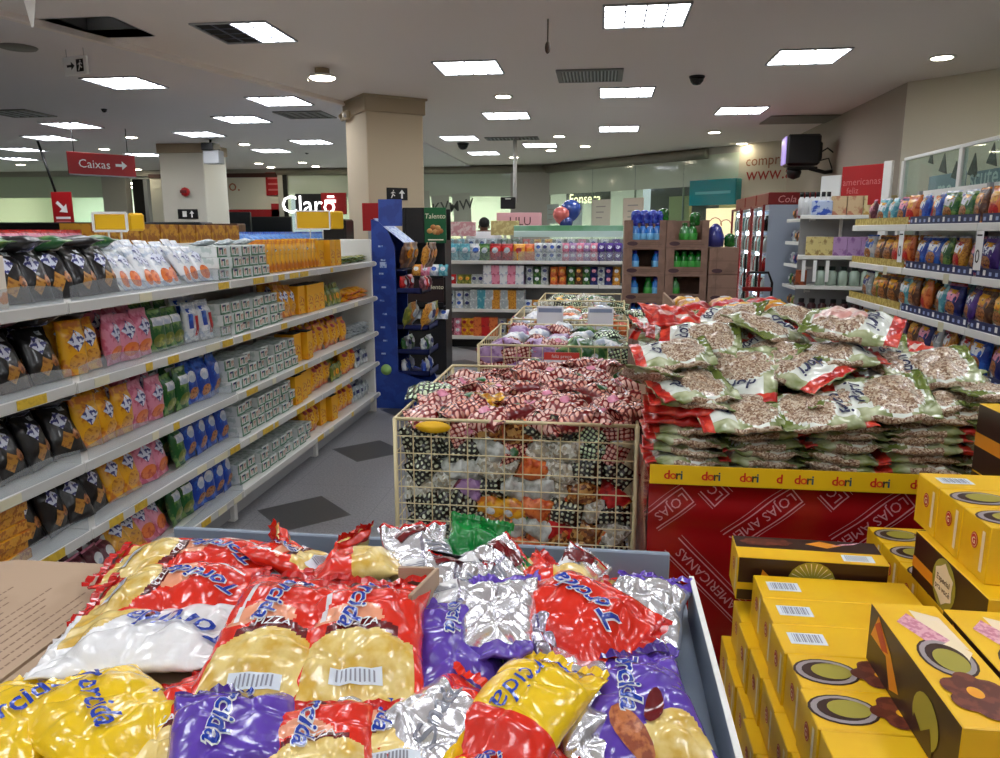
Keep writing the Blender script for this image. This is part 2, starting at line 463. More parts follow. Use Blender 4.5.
b = MB(); vwall(b, DB, DC, 0, CZ, .12, CREAM); struct('wall_niche', b)
# header over the back shop fronts
YB = 18.6
b = MB(); b.box(-17.2, -1.2, YB, YB + .12, 2.98, CZ, GREYWALL); vwall(b, DA, DB, 3.02, CZ, .12, GREYWALL); struct('wall_header', b)
# rounded cove under the ceiling along the shop fronts
COVE = mat('cove_metal', (.62, .60, .54), .3, .5)
def half_round(mb, a, b_, r, m):
    a, b_ = Vector(a), Vector(b_); d = (b_ - a).normalized(); nrm = Vector((d.y, -d.x, 0)); N = 8; vs = []
    for p in (a, b_):
        vs += [p + nrm * (r * math.sin(PI * k / N)) + Vector((0, 0, r * .6 * math.cos(PI * k / N))) for k in range(N + 1)]
    fs = [(k, k + 1, N + 2 + k, N + 1 + k) for k in range(N)] + [tuple(range(N, -1, -1)), tuple(N + 1 + k for k in range(N + 1))]
    mb.add(vs, fs, m, True)
b = MB(); half_round(b, (-8, YB, 3.05), (-1.25, YB, 3.05), .16, COVE); struct('trim_1', b)
b = MB(); half_round(b, DA + Vector((0, 0, 3.05)), DA.lerp(DB, .87) + Vector((0, 0, 3.05)), .17, COVE); struct('trim_2', b)
# frosted upper bands and clear lower panes of the shop fronts
b = MB(); b.box(-17.2, -12.7, YB, YB + .03, 2.45, 2.99, GREEN_GLASS); struct('window_1', b)
b = MB(); b.box(-7.75, -1.3, YB, YB + .03, 2.42, 2.99, GREEN_GLASS); struct('window_2', b)
b = MB(); vwall(b, DA, DB, 2.45, 3.02, .03, GREEN_GLASS); struct('window_3', b)
b = MB(); b.box(-17.2, -12.7, YB + .01, YB + .02, 0, 2.45, GLASS); struct('window_4', b)
b = MB(); b.box(-7.75, -1.3, YB + .01, YB + .02, 0, 2.42, GLASS); struct('window_5', b)
b = MB(); vwall(b, DA + DN * .005, DB + DN * .005, 0, 2.45, .012, GLASS); struct('window_6', b)
for i, t in enumerate((.28, .52, .76)):
    p = DA.lerp(DB, t); b = MB(); vwall(b, p, DA.lerp(DB, t + .004), 0, 3.02, .04, mat('glass_joint', (.55, .62, .56), .3)); struct('window_%d' % (7 + i), b)
# pillars and panels between the fronts
b = MB(); b.box(-12.75, -12.1, YB - .05, YB + .2, 0, CZ, GREYWALL); struct('wall_pier', b)
b = MB(); b.box(-12.1, -11.45, YB + .25, YB + .35, 0, CZ, DARK); b.box(-11.7, -11.6, YB + .1, YB + .25, 0, 2.9, METAL_G); struct('wall_recess', b)
PANEL = mat('white_panel_wall', (.90, .89, .82), .6)
b = MB(); b.box(-11.45, -7.98, YB, YB + .1, 0, 2.92, PANEL); b.box(-11.45, -7.98, YB - .04, YB + .1, 2.92, 3.02, mat('brown_beam', (.30, .18, .15), .6)); struct('wall_panel', b)
b = MB(); b.box(-8.0, -7.75, YB - .06, YB + .12, 0, CZ, GREYWALL); b.box(-7.86, -7.75, YB - .08, YB - .06, 0, CZ, DARK); struct('wall_post', b)
b = MB(); b.box(-2.15, -1.2, YB - .08, YB + .15, 0, CZ, GREYWALL); struct('wall_corner_post', b)
# shop interiors behind the glass
SHOPW = mat('shop_wall', (.92, .93, .90), .7)
b = MB(); b.box(-17.2, -11.9, 22.6, 22.7, 0, 2.9, SHOPW); struct('wall_shop_one', b)
b = MB(); b.box(-8.2, 1.2, 22.6, 22.7, 0, 2.9, SHOPW); struct('wall_shop_two', b)
b = MB(); b.box(-17.2, 4.8, YB + .13, 23.9, 2.92, 2.97, SHOPW); b.prism([(-1.1, 18.7), (2.6, 15.0), (7.3, 15.0), (7.3, 18.73), (-1.1, 18.73)], 2.92, 2.97, SHOPW); struct('ceiling_shop', b)
DARKSHOP = mat('dark_shop_wall', (.13, .17, .18), .6)
b = MB(); vwall(b, DA + DN * 2.2 + Vector((.9, -.9, 0)), DB + DN * 2.2 + Vector((-.25, .25, 0)), 0, 2.9, .1, DARKSHOP); struct('wall_shop_three', b)
b = MB(); vwall(b, DB + DN * .9 + Vector((-.75, .75, 0)), DB + DN * .9 + Vector((.6, -.6, 0)), 0, 2.9, .1, mat('lime_wall', (.80, .80, .58), .7)); struct('wall_shop_four', b)
# ================================================================== columns
CAPM = mat('column_cap', (.66, .60, .50), .7)
COLM = mat('column_paint', (.76, .70, .60), .75, bump=.03, bs=5)
def column(cx, cy, half, rot, cap, m, name):
    M = TRS((cx, cy, 0), rot); bb = MB()
    bb.box(-half, half, -half, half, 0, CZ, m, .012, M)
    if cap:
        h2 = half + .025
        bb.box(-h2, h2, -h2, h2, CZ - .19, CZ - .012, CAPM, .01, M); bb.box(-h2 - .02, h2 + .02, -h2 - .02, h2 + .02, CZ - .025, CZ, CAPM, .005, M)
    struct(name, bb)
pA = at_z(364, 93, CZ)
CRZ = R(38)
hc = .36
cc = pA + Matrix.Rotation(CRZ, 3, 'Z') @ Vector((hc + .03, hc + .03, 0))
column(cc.x, cc.y, hc, CRZ, True, COLM, 'wall_column')
column(-7.42, 13.5, .42, 0, True, mat('column_paint_pale', (.80, .79, .74), .75), 'wall_column_far')
# ================================================================== ceiling fittings
DIFF = mat_emit('lamp_diffuser', (.97, .98, 1.0), 10.0)
LOUV = mat('lamp_louver', (.34, .36, .42), .5)
def troffer(x, y, z, label, half=False, first=None, tint=False):
    M = TRS((x, y, z))
    if first: return dup(first, M, label)
    t = thing('ceiling_light', label, 'ceiling light', M, 'square ceiling lights')
    s, w = .31, .018
    fr = MB()
    for a in ((-s, s, -s, -s + w), (-s, s, s - w, s), (-s, -s + w, -s + w, s - w), (s - w, s, -s + w, s - w)): fr.box(*a, -.014, .0, METAL_G, .003)
    part('frame', fr, t)
    d = MB()
    q = s - w
    d.box(-q if not half else 0, q, -q, q, -.004, .0, DIFF)
    part('diffuser', d, t)
    if half:
        d = MB(); d.box(-q, 0, -q, q, -.003, 0, DARK); part('unlit_tray', d, t, 'dark unlit half of the lamp')
    l = MB()
    for k in range(1, 4): l.box(-q + 2 * q * k / 4 - .006, -q + 2 * q * k / 4 + .006, -q, q, -.012, -.004, LOUV)
    for k in range(1, 4): l.box(-q, q, -q + 2 * q * k / 4 - .0025, -q + 2 * q * k / 4 + .0025, -.0115, -.0042, LOUV)
    part('louver', l, t)
    return t
zc = lambda x, y: CL if (x < -3.2 + .28 * (min(y, 9.6) - 9.3)) else CZ
TL = [(.29, 6.02, 'large square ceiling light almost above the grey display tray'), (-1.29, 7.62, 'square ceiling light before the wide tan column'), (1.82, 7.55, 'square ceiling light before the round lamp by the corner wall'),
      (.26, 9.15, 'square ceiling light just behind the slotted air vent'), (1.79, 10.68, 'square ceiling light with orange glow behind the camera dome'), (-1.30, 10.72, 'square ceiling light just behind the round lamp by the tan column'),
      (.25, 12.3, 'square ceiling light in line behind the vent, before the shop glass'), (-4.95, 7.75, 'square ceiling light beside the hanging exit sign'), (-4.95, 10.4, 'square ceiling light between the two columns'),
      (-3.81, 9.03, 'small looking square ceiling light along the ceiling step'), (-2.40, 13.15, 'square ceiling light seen beside the tan column, above a dome'), (-7.7, 10.65, 'square ceiling light over the red hanging checkout sign'),
      (-9.1, 12.0, 'square ceiling light beyond the checkout sign, first of its run'), (-6.37, 11.85, 'square ceiling light just before the pale far column'), (-5.0, 13.1, 'square ceiling light behind the ceiling step grille'),
      (-2.37, 15.7, 'far square ceiling light near the post with the screen'), (-6.3, 14.4, 'square ceiling light beside the far column, over the shop panel'), (-9.17, 14.8, 'far square ceiling light above the white shop panel'),
      (-1.13, 14.4, 'narrow looking square ceiling light before the shop cove'), (-10.9, 13.6, 'square ceiling light toward the teal shop counter'), (-12.4, 15.3, 'farthest square ceiling light above the teal shop counter')]
T0 = None
for x, y, l in TL:
    t = troffer(x, y, zc(x, y), l, first=T0); T0 = T0 or t
troffer(-2.83, 6.1, CZ, 'half lit square ceiling light beside the open hatch', half=True)
# the same fittings go on above and behind the place the photograph was taken from
k = 0
for x in (-4.4, -2.83, -1.3, .28, 1.82, 3.4):
    for y in (4.4, 2.9, 1.3, -.3, -1.9, -3.4):
        if (round((x + 4.4) / 1.55) + round((y + 3.4) / 1.55)) % 2: continue
        if y > 4 and -1.5 < x < 2: continue
        troffer(x, y, zc(x, y), 'square ceiling light over the near aisles, %s of them' % nth(k), first=T0); k += 1
LAMPW = mat_emit('downlight_glow', (1, .95, .84), 22.0)
def downlight(p, label, first=None):
    M = TRS(p)
    if first: return dup(first, M, label)
    t = thing('round_downlight', label, 'ceiling light', M, 'round ceiling downlights')
    r = MB(); r.lathe([(.085, 0), (.115, 0), (.118, -.008), (.1, -.014), (.085, -.01)], METAL_W, 20); part('trim_ring', r, t)
    g = MB(); g.lathe([(.0, -.001), (.092, -.001), (.085, -.014), (.0, -.02)], LAMPW, 20); part('bulb', g, t)
    return t
D0 = None
for x, y, l in [(3.04, 7.74, 'round downlight by the corner wall with the glass'), (-1.16, 9.23, 'round downlight right of centre past the tan column'.replace('right of centre ', '')), (1.77, 12.9, 'round downlight before the green shop glass'),
                (-7.69, 12.07, 'round downlight above the checkout sign'), (-9.29, 13.69, 'round downlight behind the checkout sign'), (-6.3, 13.26, 'round downlight past the far column'), (-.71, 13.11, 'round downlight first of the row toward the shop cove'),
                (-.31, 14.68, 'round downlight second of the row toward the shop cove'), (-.99, 15.31, 'round downlight third of the row toward the shop cove'), (-1.86, 16.62, 'round downlight by the white post of the screen'),
                (-6.68, 16.9, 'round downlight over the white letter shop, outer one'), (-6.75, 17.9, 'round downlight over the white letter shop, inner one'), (-7.76, 17.0, 'round downlight over the white panel, outer one'), (-7.92, 18.0, 'round downlight over the white panel, inner one'),
                (-13.4, 16.6, 'round downlight over the teal counter shop'), (-11.5, 18.2, 'round downlight by the grey pier and red sign'), (2.5, 14.6, 'round downlight at the corner of the cream niche wall')]:
    t = downlight((x, y, zc(x, y)), l, D0); D0 = D0 or t
# surface downlight close to the step
t = thing('spot_lamp', 'bright round spot lamp hanging just under the ceiling before the column', 'ceiling light', TRS((-2.72, 7.5, CZ)))
b = MB(); b.lathe([(.07, 0), (.07, -.05), (.06, -.055)], TAN_TRIM, 16); part('mount', b, t)
b = MB(); b.lathe([(.0, -.06), (.12, -.06), (.125, -.085), (.10, -.1), (0, -.105)], [METAL_W, METAL_W, LAMPW, LAMPW], 20); part('bulb', b, t)
b = MB(); b.tube([(-.14, 0, -.07), (-.155, 0, -.09), (-.145, 0, -.115)], .006, METAL_W); b.tube([(-.14, 0, -.07), (0, 0, -.06)], .005, METAL_W); part('clip', b, t)
# vents
VGREY = mat('vent_grey', (.45, .44, .43), .5)
def vent(x, y, z, w, d, n, label, dark=True):
    t = thing('air_vent', label, 'air vent', TRS((x, y, z)), 'ceiling air vents')
    f = MB(); e = .05
    for a in ((-w, w, -d, -d + e), (-w, w, d - e, d), (-w, -w + e, -d + e, d - e), (w - e, w, -d + e, d - e)): f.box(*a, -.015, 0, VGREY, .003)
    part('frame', f, t)
    f = MB(); f.box(-w + e, w - e, -d + e, d - e, -.004, 0, BLACK if dark else VGREY); part('backing', f, t)
    f = MB()
    for k in range(n):
        xx = -w + e + (2 * w - 2 * e) * (k + .5) / n
        f.box(-.006, .006, -d + e, d - e, -.018, -.003, METAL_G if dark else VGREY, 0, TRS((xx, 0, 0), 0, 0, R(20)))
    part('slats', f, t)
vent(-.14, 8.15, CZ, .33, .31, 16, 'slotted grey air vent in the middle of the ceiling')
vent(-1.52, 13.3, CZ, .45, .2, 12, 'slim dark air vent before the far glass wall')
vent(-3.92, 10.1, CL, .33, .3, 5, 'plain grey ceiling vent beside the tan column', False)
vent(-7.6, 9.5, CL, .32, .3, 4, 'dark ceiling vent above the aisle with checkouts')
b = MB(); b.box(-.5, .5, -.4, .4, -.012, 0, mat('access_panel_paint', (.52, .50, .45), .7), .004); solo('access_panel', b, 'dull access panel in the ceiling near the wall screen', 'ceiling panel', TRS((2.78, 11.6, CZ - .004)))
b = MB(); b.lathe([(.0, -.012), (.14, -.012), (.15, 0), (0, 0)], VGREY, 20); solo('speaker_grille', b, 'small round grey grille in the ceiling by the hatch', 'ceiling speaker', TRS(at_z(18, 47, CL)))
# smoke / camera domes
def dome(p, r, label):
    t = thing('camera_dome', label, 'security camera', TRS(p), 'ceiling camera domes')
    a = MB(); a.lathe([(r, 0), (r * 1.08, -r * .1), (r, -r * .3)], BLACK, 18); part('base', a, t)
    a = MB(); a.lathe([(r * .95, -r * .3), (r * .85, -r * .7), (r * .5, -r * 1.1), (.001, -r * 1.2)], mat('dome_smoke', (.02, .02, .02), .12), 18); part('lens', a, t)
dome(at_z(697, 76, CZ), .075, 'black security camera dome hanging from the bare ceiling')
dome(at_z(463, 143, CZ), .1, 'dark camera dome below the far ceiling light')
dome(at_z(104, 109, CL), .035, 'tiny black sensor dome between the ceiling lights')
# hanging microphone-like rod
q = at_z(548, 19, CZ)
t = thing('hanging_rod', 'thin rod with a small paddle hanging from the ceiling', 'ceiling fitting', TRS(q))
b = MB(); b.tube([(0, 0, 0), (0, 0, -.17)], .006, mat('rod_brown', (.30, .24, .2), .5)); part('rod', b, t)
b = MB(); b.blob((0, 0, -.2), (.022, .012, .045), mat('rod_brown', (.30, .24, .2), .5), 6); part('paddle', b, t)
# bullet camera and box on the far column
q = at_y(302, 147, 15.0)
t = thing('bullet_camera', 'dark bullet camera tilted down from the ceiling', 'security camera', TRS((q.x, q.y, 0)))
b = MB(); b.tube([(0, 0, q.z + .1), (0, 0, CL)], .02, BLACK); part('stalk', b, t)
b = MB(); b.tube([(-.1, 0, q.z + .1), (.14, -.05, q.z - .1)], .06, BLACK, 10); part('camera_body', b, t)
# exit sign hanging by the hatch
def arrow(mb, fn, s, m):
    mb.add([fn(x * s, y * s) for x, y in ((-1, -.22), (.1, -.22), (.1, -.75), (1, 0), (.1, .75), (.1, .22), (-1, .22))], [tuple(range(7))], m)
def runner(mb, fn, s, m):
    for poly in (((-.5, -1), (-.2, -1), (.1, -.3), (-.1, -.1)), ((.1, -.3), (.5, -.6), (.7, -.4), (.1, .05)), ((-.15, -.15), (.15, -.1), (.3, .5), (.0, .55)), ((.2, .45), (.65, .1), (.7, .25), (.25, .6)), ((0, .5), (-.5, .2), (-.45, .05), (.05, .35)), ((.1, .65), (.35, .65), (.35, .95), (.1, .95))):
        mb.add([fn(x * s, y * s) for x, y in poly], [(0, 1, 2, 3)], m)
q = at_z(76, 66, 2.98); w = .135
t = thing('exit_sign', 'white hanging exit sign with black arrow and running figure', 'exit sign', TRS(q, R(-14)))
b = MB(); b.box(-w, w, -.012, .012, -.075, .075, WHITE, .004); part('panel', b, t)
b = MB(); f = plane_fn((-.045, -.014, 0), (1, 0, 0), (0, 0, 1)); arrow(b, f, .045, BLACK)
b.box(.02, .1, -.0145, -.012, -.05, .05, BLACK); runner(b, plane_fn((.06, -.0165, 0), (1, 0, 0), (0, 0, 1)), .042, WHITE); part('pictogram', b, t)
b = MB(); b.tube([(-.1, 0, .075), (-.1, 0, CZ - q.z)], .003, METAL_G, 4); b.tube([(.1, 0, .075), (.1, 0, CZ - q.z)], .003, METAL_G, 4); part('hanger', b, t)
# exit plates on columns
def plate(p, rz, w, h, mk, name, label, cat):
    t = thing(name, label, cat, TRS(p, rz))
    bb = MB(); bb.box(-w, w, -.008, 0, -h, h, BLACK, .002); part('panel', bb, t)
    bb = MB(); mk(bb); part('pictogram', bb, t)
colM = Matrix.Rotation(CRZ, 3, 'Z')
nf = colM @ Vector((0, -1, 0)); p0 = cc + nf * (hc + .002)
q = hit(397, 194, p0, nf)
def mk(bb):
    runner(bb, plane_fn((-.06, -.011, 0), (1, 0, 0), (0, 0, 1)), .048, WHITE); arrow(bb, plane_fn((.06, -.011, 0), (0, 0, 1), (-1, 0, 0)), .052, WHITE)
plate(q, CRZ, .135, .072, mk, 'exit_plate', 'black exit plate with white up arrow on the wide tan column', 'exit sign')
def mk2(bb):
    bb.box(-.1, -.02, -.01, -.008, -.05, .05, WHITE); arrow(bb, plane_fn((.08, -.011, 0), (0, 0, 1), (-1, 0, 0)), .06, WHITE)
plate(at_y(188, 214, 13.07), 0, .19, .085, mk2, 'exit_plate', 'small black and white exit plate on the pale far column', 'exit sign')
q = at_y(186, 192, 13.06)
t = thing('alarm_bell', 'round red fire alarm on the pale far column', 'fire alarm', TRS(q))
b = MB(); b.lathe([(.08, 0), (.08, .05), (.055, .08), (0, .085)], RED, 8, TRS((0, 0, 0), 0, R(90))); part('bell', b, t)
b = MB(); b.box(-.06, .06, -.1, -.08, -.02, .03, mat('dark_red', (.4, .05, .06), .5)); part('label_plate', b, t)
lf = colM @ Vector((-1, 0, 0)); q = hit(347, 116, cc + lf * (hc + .03), lf)
t = thing('emergency_light', 'small emergency lamp high on the tan column', 'emergency lamp', TRS(q, CRZ - PI / 2))
b = MB(); b.box(-.13, .13, -.05, 0, -.05, .05, CAPM, .015); part('housing', b, t)
b = MB(); b.blob((.07, -.055, .0), .03, METAL_W, 6); b.blob((-.07, -.055, 0), .03, CAPM, 6); part('lamp_head', b, t)
# speaker box bracketed beside the far column
q = at_y(211, 152, 12.6)
t = thing('wall_speaker', 'dark box camera and grey housing beside the far column', 'security camera', TRS(q))
b = MB(); b.box(-.1, .18, -.1, .1, -.2, .02, METAL_G, .01); part('housing', b, t)
b = MB(); b.box(-.1, .12, -.15, .1, .02, .14, BLACK, .01); part('camera_body', b, t)
b = MB(); b.tube([(.0, 0, .1), (0, 0, CL - q.z)], .02, BLACK); part('bracket', b, t)
# hanging checkout sign "Caixas" and the tall red sign below its pole
q0, q1 = at_y(66, 149, 10.4), at_y(134, 153.5, 11.2)
ax = (q1 - q0); ax.z = 0; wS = ax.length; ang = math.atan2(ax.y, ax.x)
hS = .31
t = thing('hanging_sign', 'red hanging checkout sign with white lettering and arrow', 'sign', TRS((q0.x, q0.y, q0.z - .03), ang))
b = MB(); b.box(0, wS, -.012, .012, -hS, 0, RED, .003); part('panel', b, t)
b = MB(); f = plane_fn((0, -.0145, 0), (1, 0, 0), (0, 0, 1))
b.text('Caixas', WHITE, lambda a, c: f(wS * .38 + a, -hS * .5 + c), .17); part('lettering', b, t); b = MB(); arrow(b, lambda a, c: f(wS * .78 + a, -hS * .5 + c), .085, WHITE); part('arrow', b, t)
b = MB(); b.box(0, wS, -.016, .016, -hS - .02, -hS, METAL_G); part('edge_strip', b, t)
b = MB(); b.tube([(.1, 0, 0), (.1, 0, CL - q0.z + .03)], .006, BLACK, 5); b.tube([(wS - .1, 0, 0), (wS - .1, 0, CL - q0.z + .03)], .006, BLACK, 5); part('hanger', b, t)
q = at_y(61, 192, 12.4); z1 = at_y(64, 240, 12.4).z
t = thing('aisle_banner', 'tall narrow red banner with white arrow hanging on a black rod', 'sign', TRS((q.x, q.y, 0), R(4)))
b = MB(); b.box(-.18, .18, -.012, .012, z1, q.z, RED, .002); part('panel', b, t)
b = MB(); f = plane_fn((0, -.0145, q.z - .26), (.7, 0, -.7), (.7, 0, .7)); arrow(b, f, .13, WHITE)
for k in range(4): b.box(-.13, .13, -.0145, -.012, q.z - .46 - .07 * k, q.z - .42 - .07 * k, WHITE if k == 0 else mat('pale_red', (.8, .45, .45), .5))
part('lettering', b, t)
b = MB(); b.tube([(-.1, 0, q.z), (-.32, 0, CL)], .02, BLACK, 6); part('hanging_rod', b, t)
# paper pennant hanging at the top of the picture
q = at_z(80, 3, CZ); q = at_y(81, 4, q.y)
t = thing('paper_pennant', 'white paper pennant hanging from the ceiling above the open hatch', 'decoration', TRS((q.x, q.y - .5, CZ)))
b = MB(); b.add([(-.06, 0, -.02), (.05, .01, -.02), (-.02, .03, -.27), (-.035, .03, -.27), (-.06, .004, -.02), (.05, .014, -.02), (-.02, .034, -.27), (-.035, .034, -.27)], [(0, 1, 2, 3), (7, 6, 5, 4), (0, 4, 5, 1), (1, 5, 6, 2), (2, 6, 7, 3), (3, 7, 4, 0)], mat('paper_white', (.93, .91, .88), .8)); part('paper', b, t)
b = MB(); b.tube([(0, .005, -.02), (0, .005, 0)], .003, WHITE, 4); part('string', b, t)
# ================================================================== small packs (meshes shared by every copy)
def film(name, c, c2=None, cs=22, thr=(.5, .58), rough=.3, bump=.25): return mat(name, c, rough, 0, bump, 55, c2, cs, thr, coat=.3)
F_BLACK = film('film_black', (.07, .065, .07), (.16, .15, .15), 14)
F_YEL = film('film_yellow', (.93, .68, .10), (.80, .45, .08), 18)
F_PINK = film('film_pink', (.90, .58, .68), (.80, .38, .50), 20)
F_GREEN = film('film_green', (.10, .36, .16), (.45, .60, .30), 18)
F_BLUE = film('film_blue', (.10, .26, .66), (.20, .42, .82), 18)
F_WHITE = film('film_white', (.90, .91, .92), (.70, .75, .82), 20)
F_ORANGE = film('film_orange', (.90, .48, .22), (.78, .30, .12), 25)
F_GOLD = film('print_gold', (.86, .62, .22), (.70, .42, .14), 60)
F_COOK = film('print_cookie', (.72, .46, .24), (.45, .25, .12), 70)
F_LOGO = mat('print_logo', (.88, .90, .96), .35, c2=(.20, .22, .50), cs=60, thr=(.5, .53))
F_NAVY = film('film_navy', (.09, .12, .38), (.15, .2, .5))
F_RED = film('film_red', (.80, .10, .10), (.62, .06, .08), 16)
F_MAROON = film('film_maroon', (.36, .12, .18), (.55, .30, .36), 24)
F_BROWN = film('film_brown', (.33, .20, .14), (.50, .34, .22), 24)
F_PURP = film('film_purple', (.34, .20, .58), (.24, .12, .46), 16)
F_LIL = film('film_lilac', (.70, .56, .74), (.56, .40, .62), 20)
F_TEAL = film('film_teal', (.30, .62, .70), (.55, .78, .80), 20)
F_GREY = film('film_grey', (.66, .70, .72), (.84, .86, .86), 26)
F_OLIVE = film('film_olive', (.42, .46, .16), (.62, .62, .25), 22)
WG = mat('print_white_green', (.88, .90, .87), .45, c2=(.30, .52, .38), cs=34, thr=(.54, .58))
WGP = mat('print_white_red', (.90, .88, .85), .45, c2=(.75, .35, .30), cs=45, thr=(.55, .6))
YCART = mat('carton_yellow', (.93, .68, .10), .45, c2=(.90, .60, .08), cs=10)
YCPIC = mat('carton_yellow_print', (.92, .72, .20), .45, c2=(.75, .35, .15), cs=55, thr=(.5, .58))
F_GOLDD = film('print_gold_dark', (.74, .52, .20), (.55, .34, .12), 60)
PK = {}
UP = Matrix(((0, 0, 1, 0), (0, 1, 0, 0), (1, 0, 0, 0), (0, 0, 0, 1)))      # bag length -> up, face -> +x
UPF = Matrix(((0, 0, 1, 0), (0, -1, 0, 0), (1, 0, 0, 0), (0, 0, 0, 1)))
def std_pouch(key, w, h, t, main, seal, decals, wr=.003, nu=14, nv=9, zone=None, seed=1):
    """small standing bag, base at z 0, its face to +x"""
    if key in PK: return PK[key]
    mb = MB(); S = make_surf(h, w, t, seed, wr, flat=.45, seal=.07, flare=.04)
    z = zone or (lambda u, v, s: seal if (u < .06 or u > .94) else main)
    bag_into(mb, S, z, nu, nv)
    for (u, v, a, dw, dh, m, ell) in decals:
        patch(mb, on_surf(S, h, w, u, v, a, .0025), dw, dh, m, 3, ell)
    mb.v = [(p[2], p[1], p[0] + h / 2) for p in mb.v]
    mb.f = [tuple(reversed(f)) for f in mb.f]
    PK[key] = (mb.mesh(key), w, h, t); return PK[key]
def std_box(key, w, h, d, m, face=None, top=None, extra=None):
    """carton, base at z 0, its face at x = 0 looking to +x, depth behind"""
    if key in PK: return PK[key]
    mb = MB(); mb.box(-d, 0, -w / 2, w / 2, 0, h, m, .002, None, {'+x': face or m, '+z': top or m})
    if extra: extra(mb)
    PK[key] = (mb.mesh(key), w, h, d); return PK[key]
q45 = R(45)
std_pouch('toast_pack', .15, .21, .055, F_BLACK, F_BLACK, [(.66, .42, q45, .055, .055, F_LOGO, False), (.27, .45, .5, .055, .045, F_GOLDD, False), (.34, .76, .2, .045, .035, F_COOK, True), (.88, .7, 0, .02, .03, F_GREY, False)])
std_pouch('cracker_pack', .13, .21, .055, F_YEL, F_YEL, [(.62, .5, q45, .06, .06, F_LOGO, False), (.25, .5, 0, .06, .085, F_GOLD, True)])
std_pouch('wafer_pack', .13, .21, .055, F_PINK, F_PINK, [(.62, .5, q45, .062, .062, F_LOGO, False), (.22, .5, 0, .06, .1, F_ORANGE, True)])
std_pouch('herb_cracker_pack', .12, .2, .055, F_GREEN, F_GREEN, [(.7, .5, 0, .04, .08, F_WHITE, False), (.25, .5, 0, .06, .09, F_OLIVE, True)])
std_pouch('cookie_pack', .13, .22, .06, F_BLUE, F_BLUE, [(.62, .5, .1, .06, .07, F_WHITE, True), (.24, .55, 0, .06, .085, F_COOK, True)])
std_pouch('stick_pack', .10, .21, .04, F_WHITE, F_WHITE, [(.66, .5, q45, .05, .05, F_LOGO, False), (.22, .5, 0, .07, .07, F_ORANGE, True)])
std_pouch('mixed_pack', .12, .2, .05, F_WHITE, F_GREY, [(.6, .3, 0, .1, .03, F_BLUE, False), (.4, .7, 0, .1, .03, F_RED, False)])
std_pouch('bean_sachet', .11, .13, .035, F_MAROON, F_PINK, [(.55, .5, 0, .05, .06, F_WHITE, True)])
std_pouch('seed_sachet', .1, .12, .03, F_OLIVE, F_GREEN, [(.5, .5, 0, .05, .05, F_YEL, True)])
std_pouch('grey_sachet', .1, .12, .03, F_GREY, F_GREY, [(.55, .5, 0, .03, .06, F_NAVY, False)])
std_pouch('noodle_pack', .12, .19, .06, F_YEL, F_ORANGE, [(.5, .5, 0, .09, .08, YCPIC, True), (.78, .5, 0, .03, .07, F_RED, True)])
BOXW = mat('box_white', (.86, .88, .87), .45, c2=(.74, .79, .77), cs=20); BOXG = mat('box_green', (.22, .46, .32), .45); BOXP = mat('box_picture', (.70, .50, .44), .45, c2=(.86, .80, .74), cs=60); BOXT = mat('box_top_grey', (.76, .79, .78), .5, c2=(.55, .62, .58), cs=30)
def boxart(mb):
    e = .0006
    mb.box(0, e, -.0525, .0525, .001, .008, BOXG); mb.box(0, e, -.052, -.040, .008, .056, BOXG); mb.box(0, e, -.030, -.012, .018, .048, BOXP); mb.box(0, e * 1.5, .0, .012, .014, .05, BOXG); mb.box(0, e, .022, .046, .016, .046, BOXP)
    mb.box(0, e * 1.6, -.024, .004, .040, .050, F_NAVY)
std_box('biscuit_box', .105, .058, .16, BOXW, BOXW, BOXT, boxart)
def notch(mb): mb.box(-.08, -.002, -.05, .05, .19, .195, DARK); mb.box(-.001, .001, -.035, .035, .02, .12, YCPIC)
std_box('yellow_carton', .11, .19, .14, YCART, YCART, DARK, notch)
def trayx(mb): mb.box(-.14, -.13, -.06, .06, .0, .2, CARD_D); mb.box(-.13, 0, -.06, -.055, 0, .19, CARD_D); mb.box(-.13, 0, .055, .06, 0, .19, CARD_D)
std_box('flat_yellow_pack', .16, .035, .1, F_YEL, F_GOLD, F_YEL)
std_box('toast_box', .15, .175, .06, mat('toast_box_white', (.88, .80, .72), .4), mat('toast_print', (.90, .86, .80), .4, c2=(.86, .55, .3), cs=14, thr=(.55, .6)), mat('toast_box_orange', (.88, .55, .25), .4))
DESC = {'toast_pack': ('black toast pack with diamond logo', 'biscuit pack'), 'cracker_pack': ('yellow cracker pack', 'biscuit pack'), 'wafer_pack': ('pink wafer pack', 'biscuit pack'),
        'herb_cracker_pack': ('green cracker pack', 'biscuit pack'), 'cookie_pack': ('blue cookie pack', 'biscuit pack'), 'stick_pack': ('slim white and blue biscuit pack', 'biscuit pack'), 'mixed_pack': ('white pack with coloured bands', 'biscuit pack'),
        'bean_sachet': ('maroon sachet', 'sachet'), 'seed_sachet': ('olive green sachet', 'sachet'), 'grey_sachet': ('grey sachet', 'sachet'), 'noodle_pack': ('orange yellow noodle pack', 'food pack'),
        'biscuit_box': ('white and green biscuit box', 'biscuit box'), 'yellow_carton': ('yellow carton', 'carton'), 'flat_yellow_pack': ('flat yellow packet', 'packet'), 'toast_box': ('white and orange toast box', 'biscuit box')}
def stock(key, M, where, group=None):
    me = PK[key][0]; d, cat = DESC[key]
    lab = '%s %s, %s' % (count((key, where)), d, where)
    return solo(key, me, lab, cat, M, group or ('%ss %s' % (d, where)))

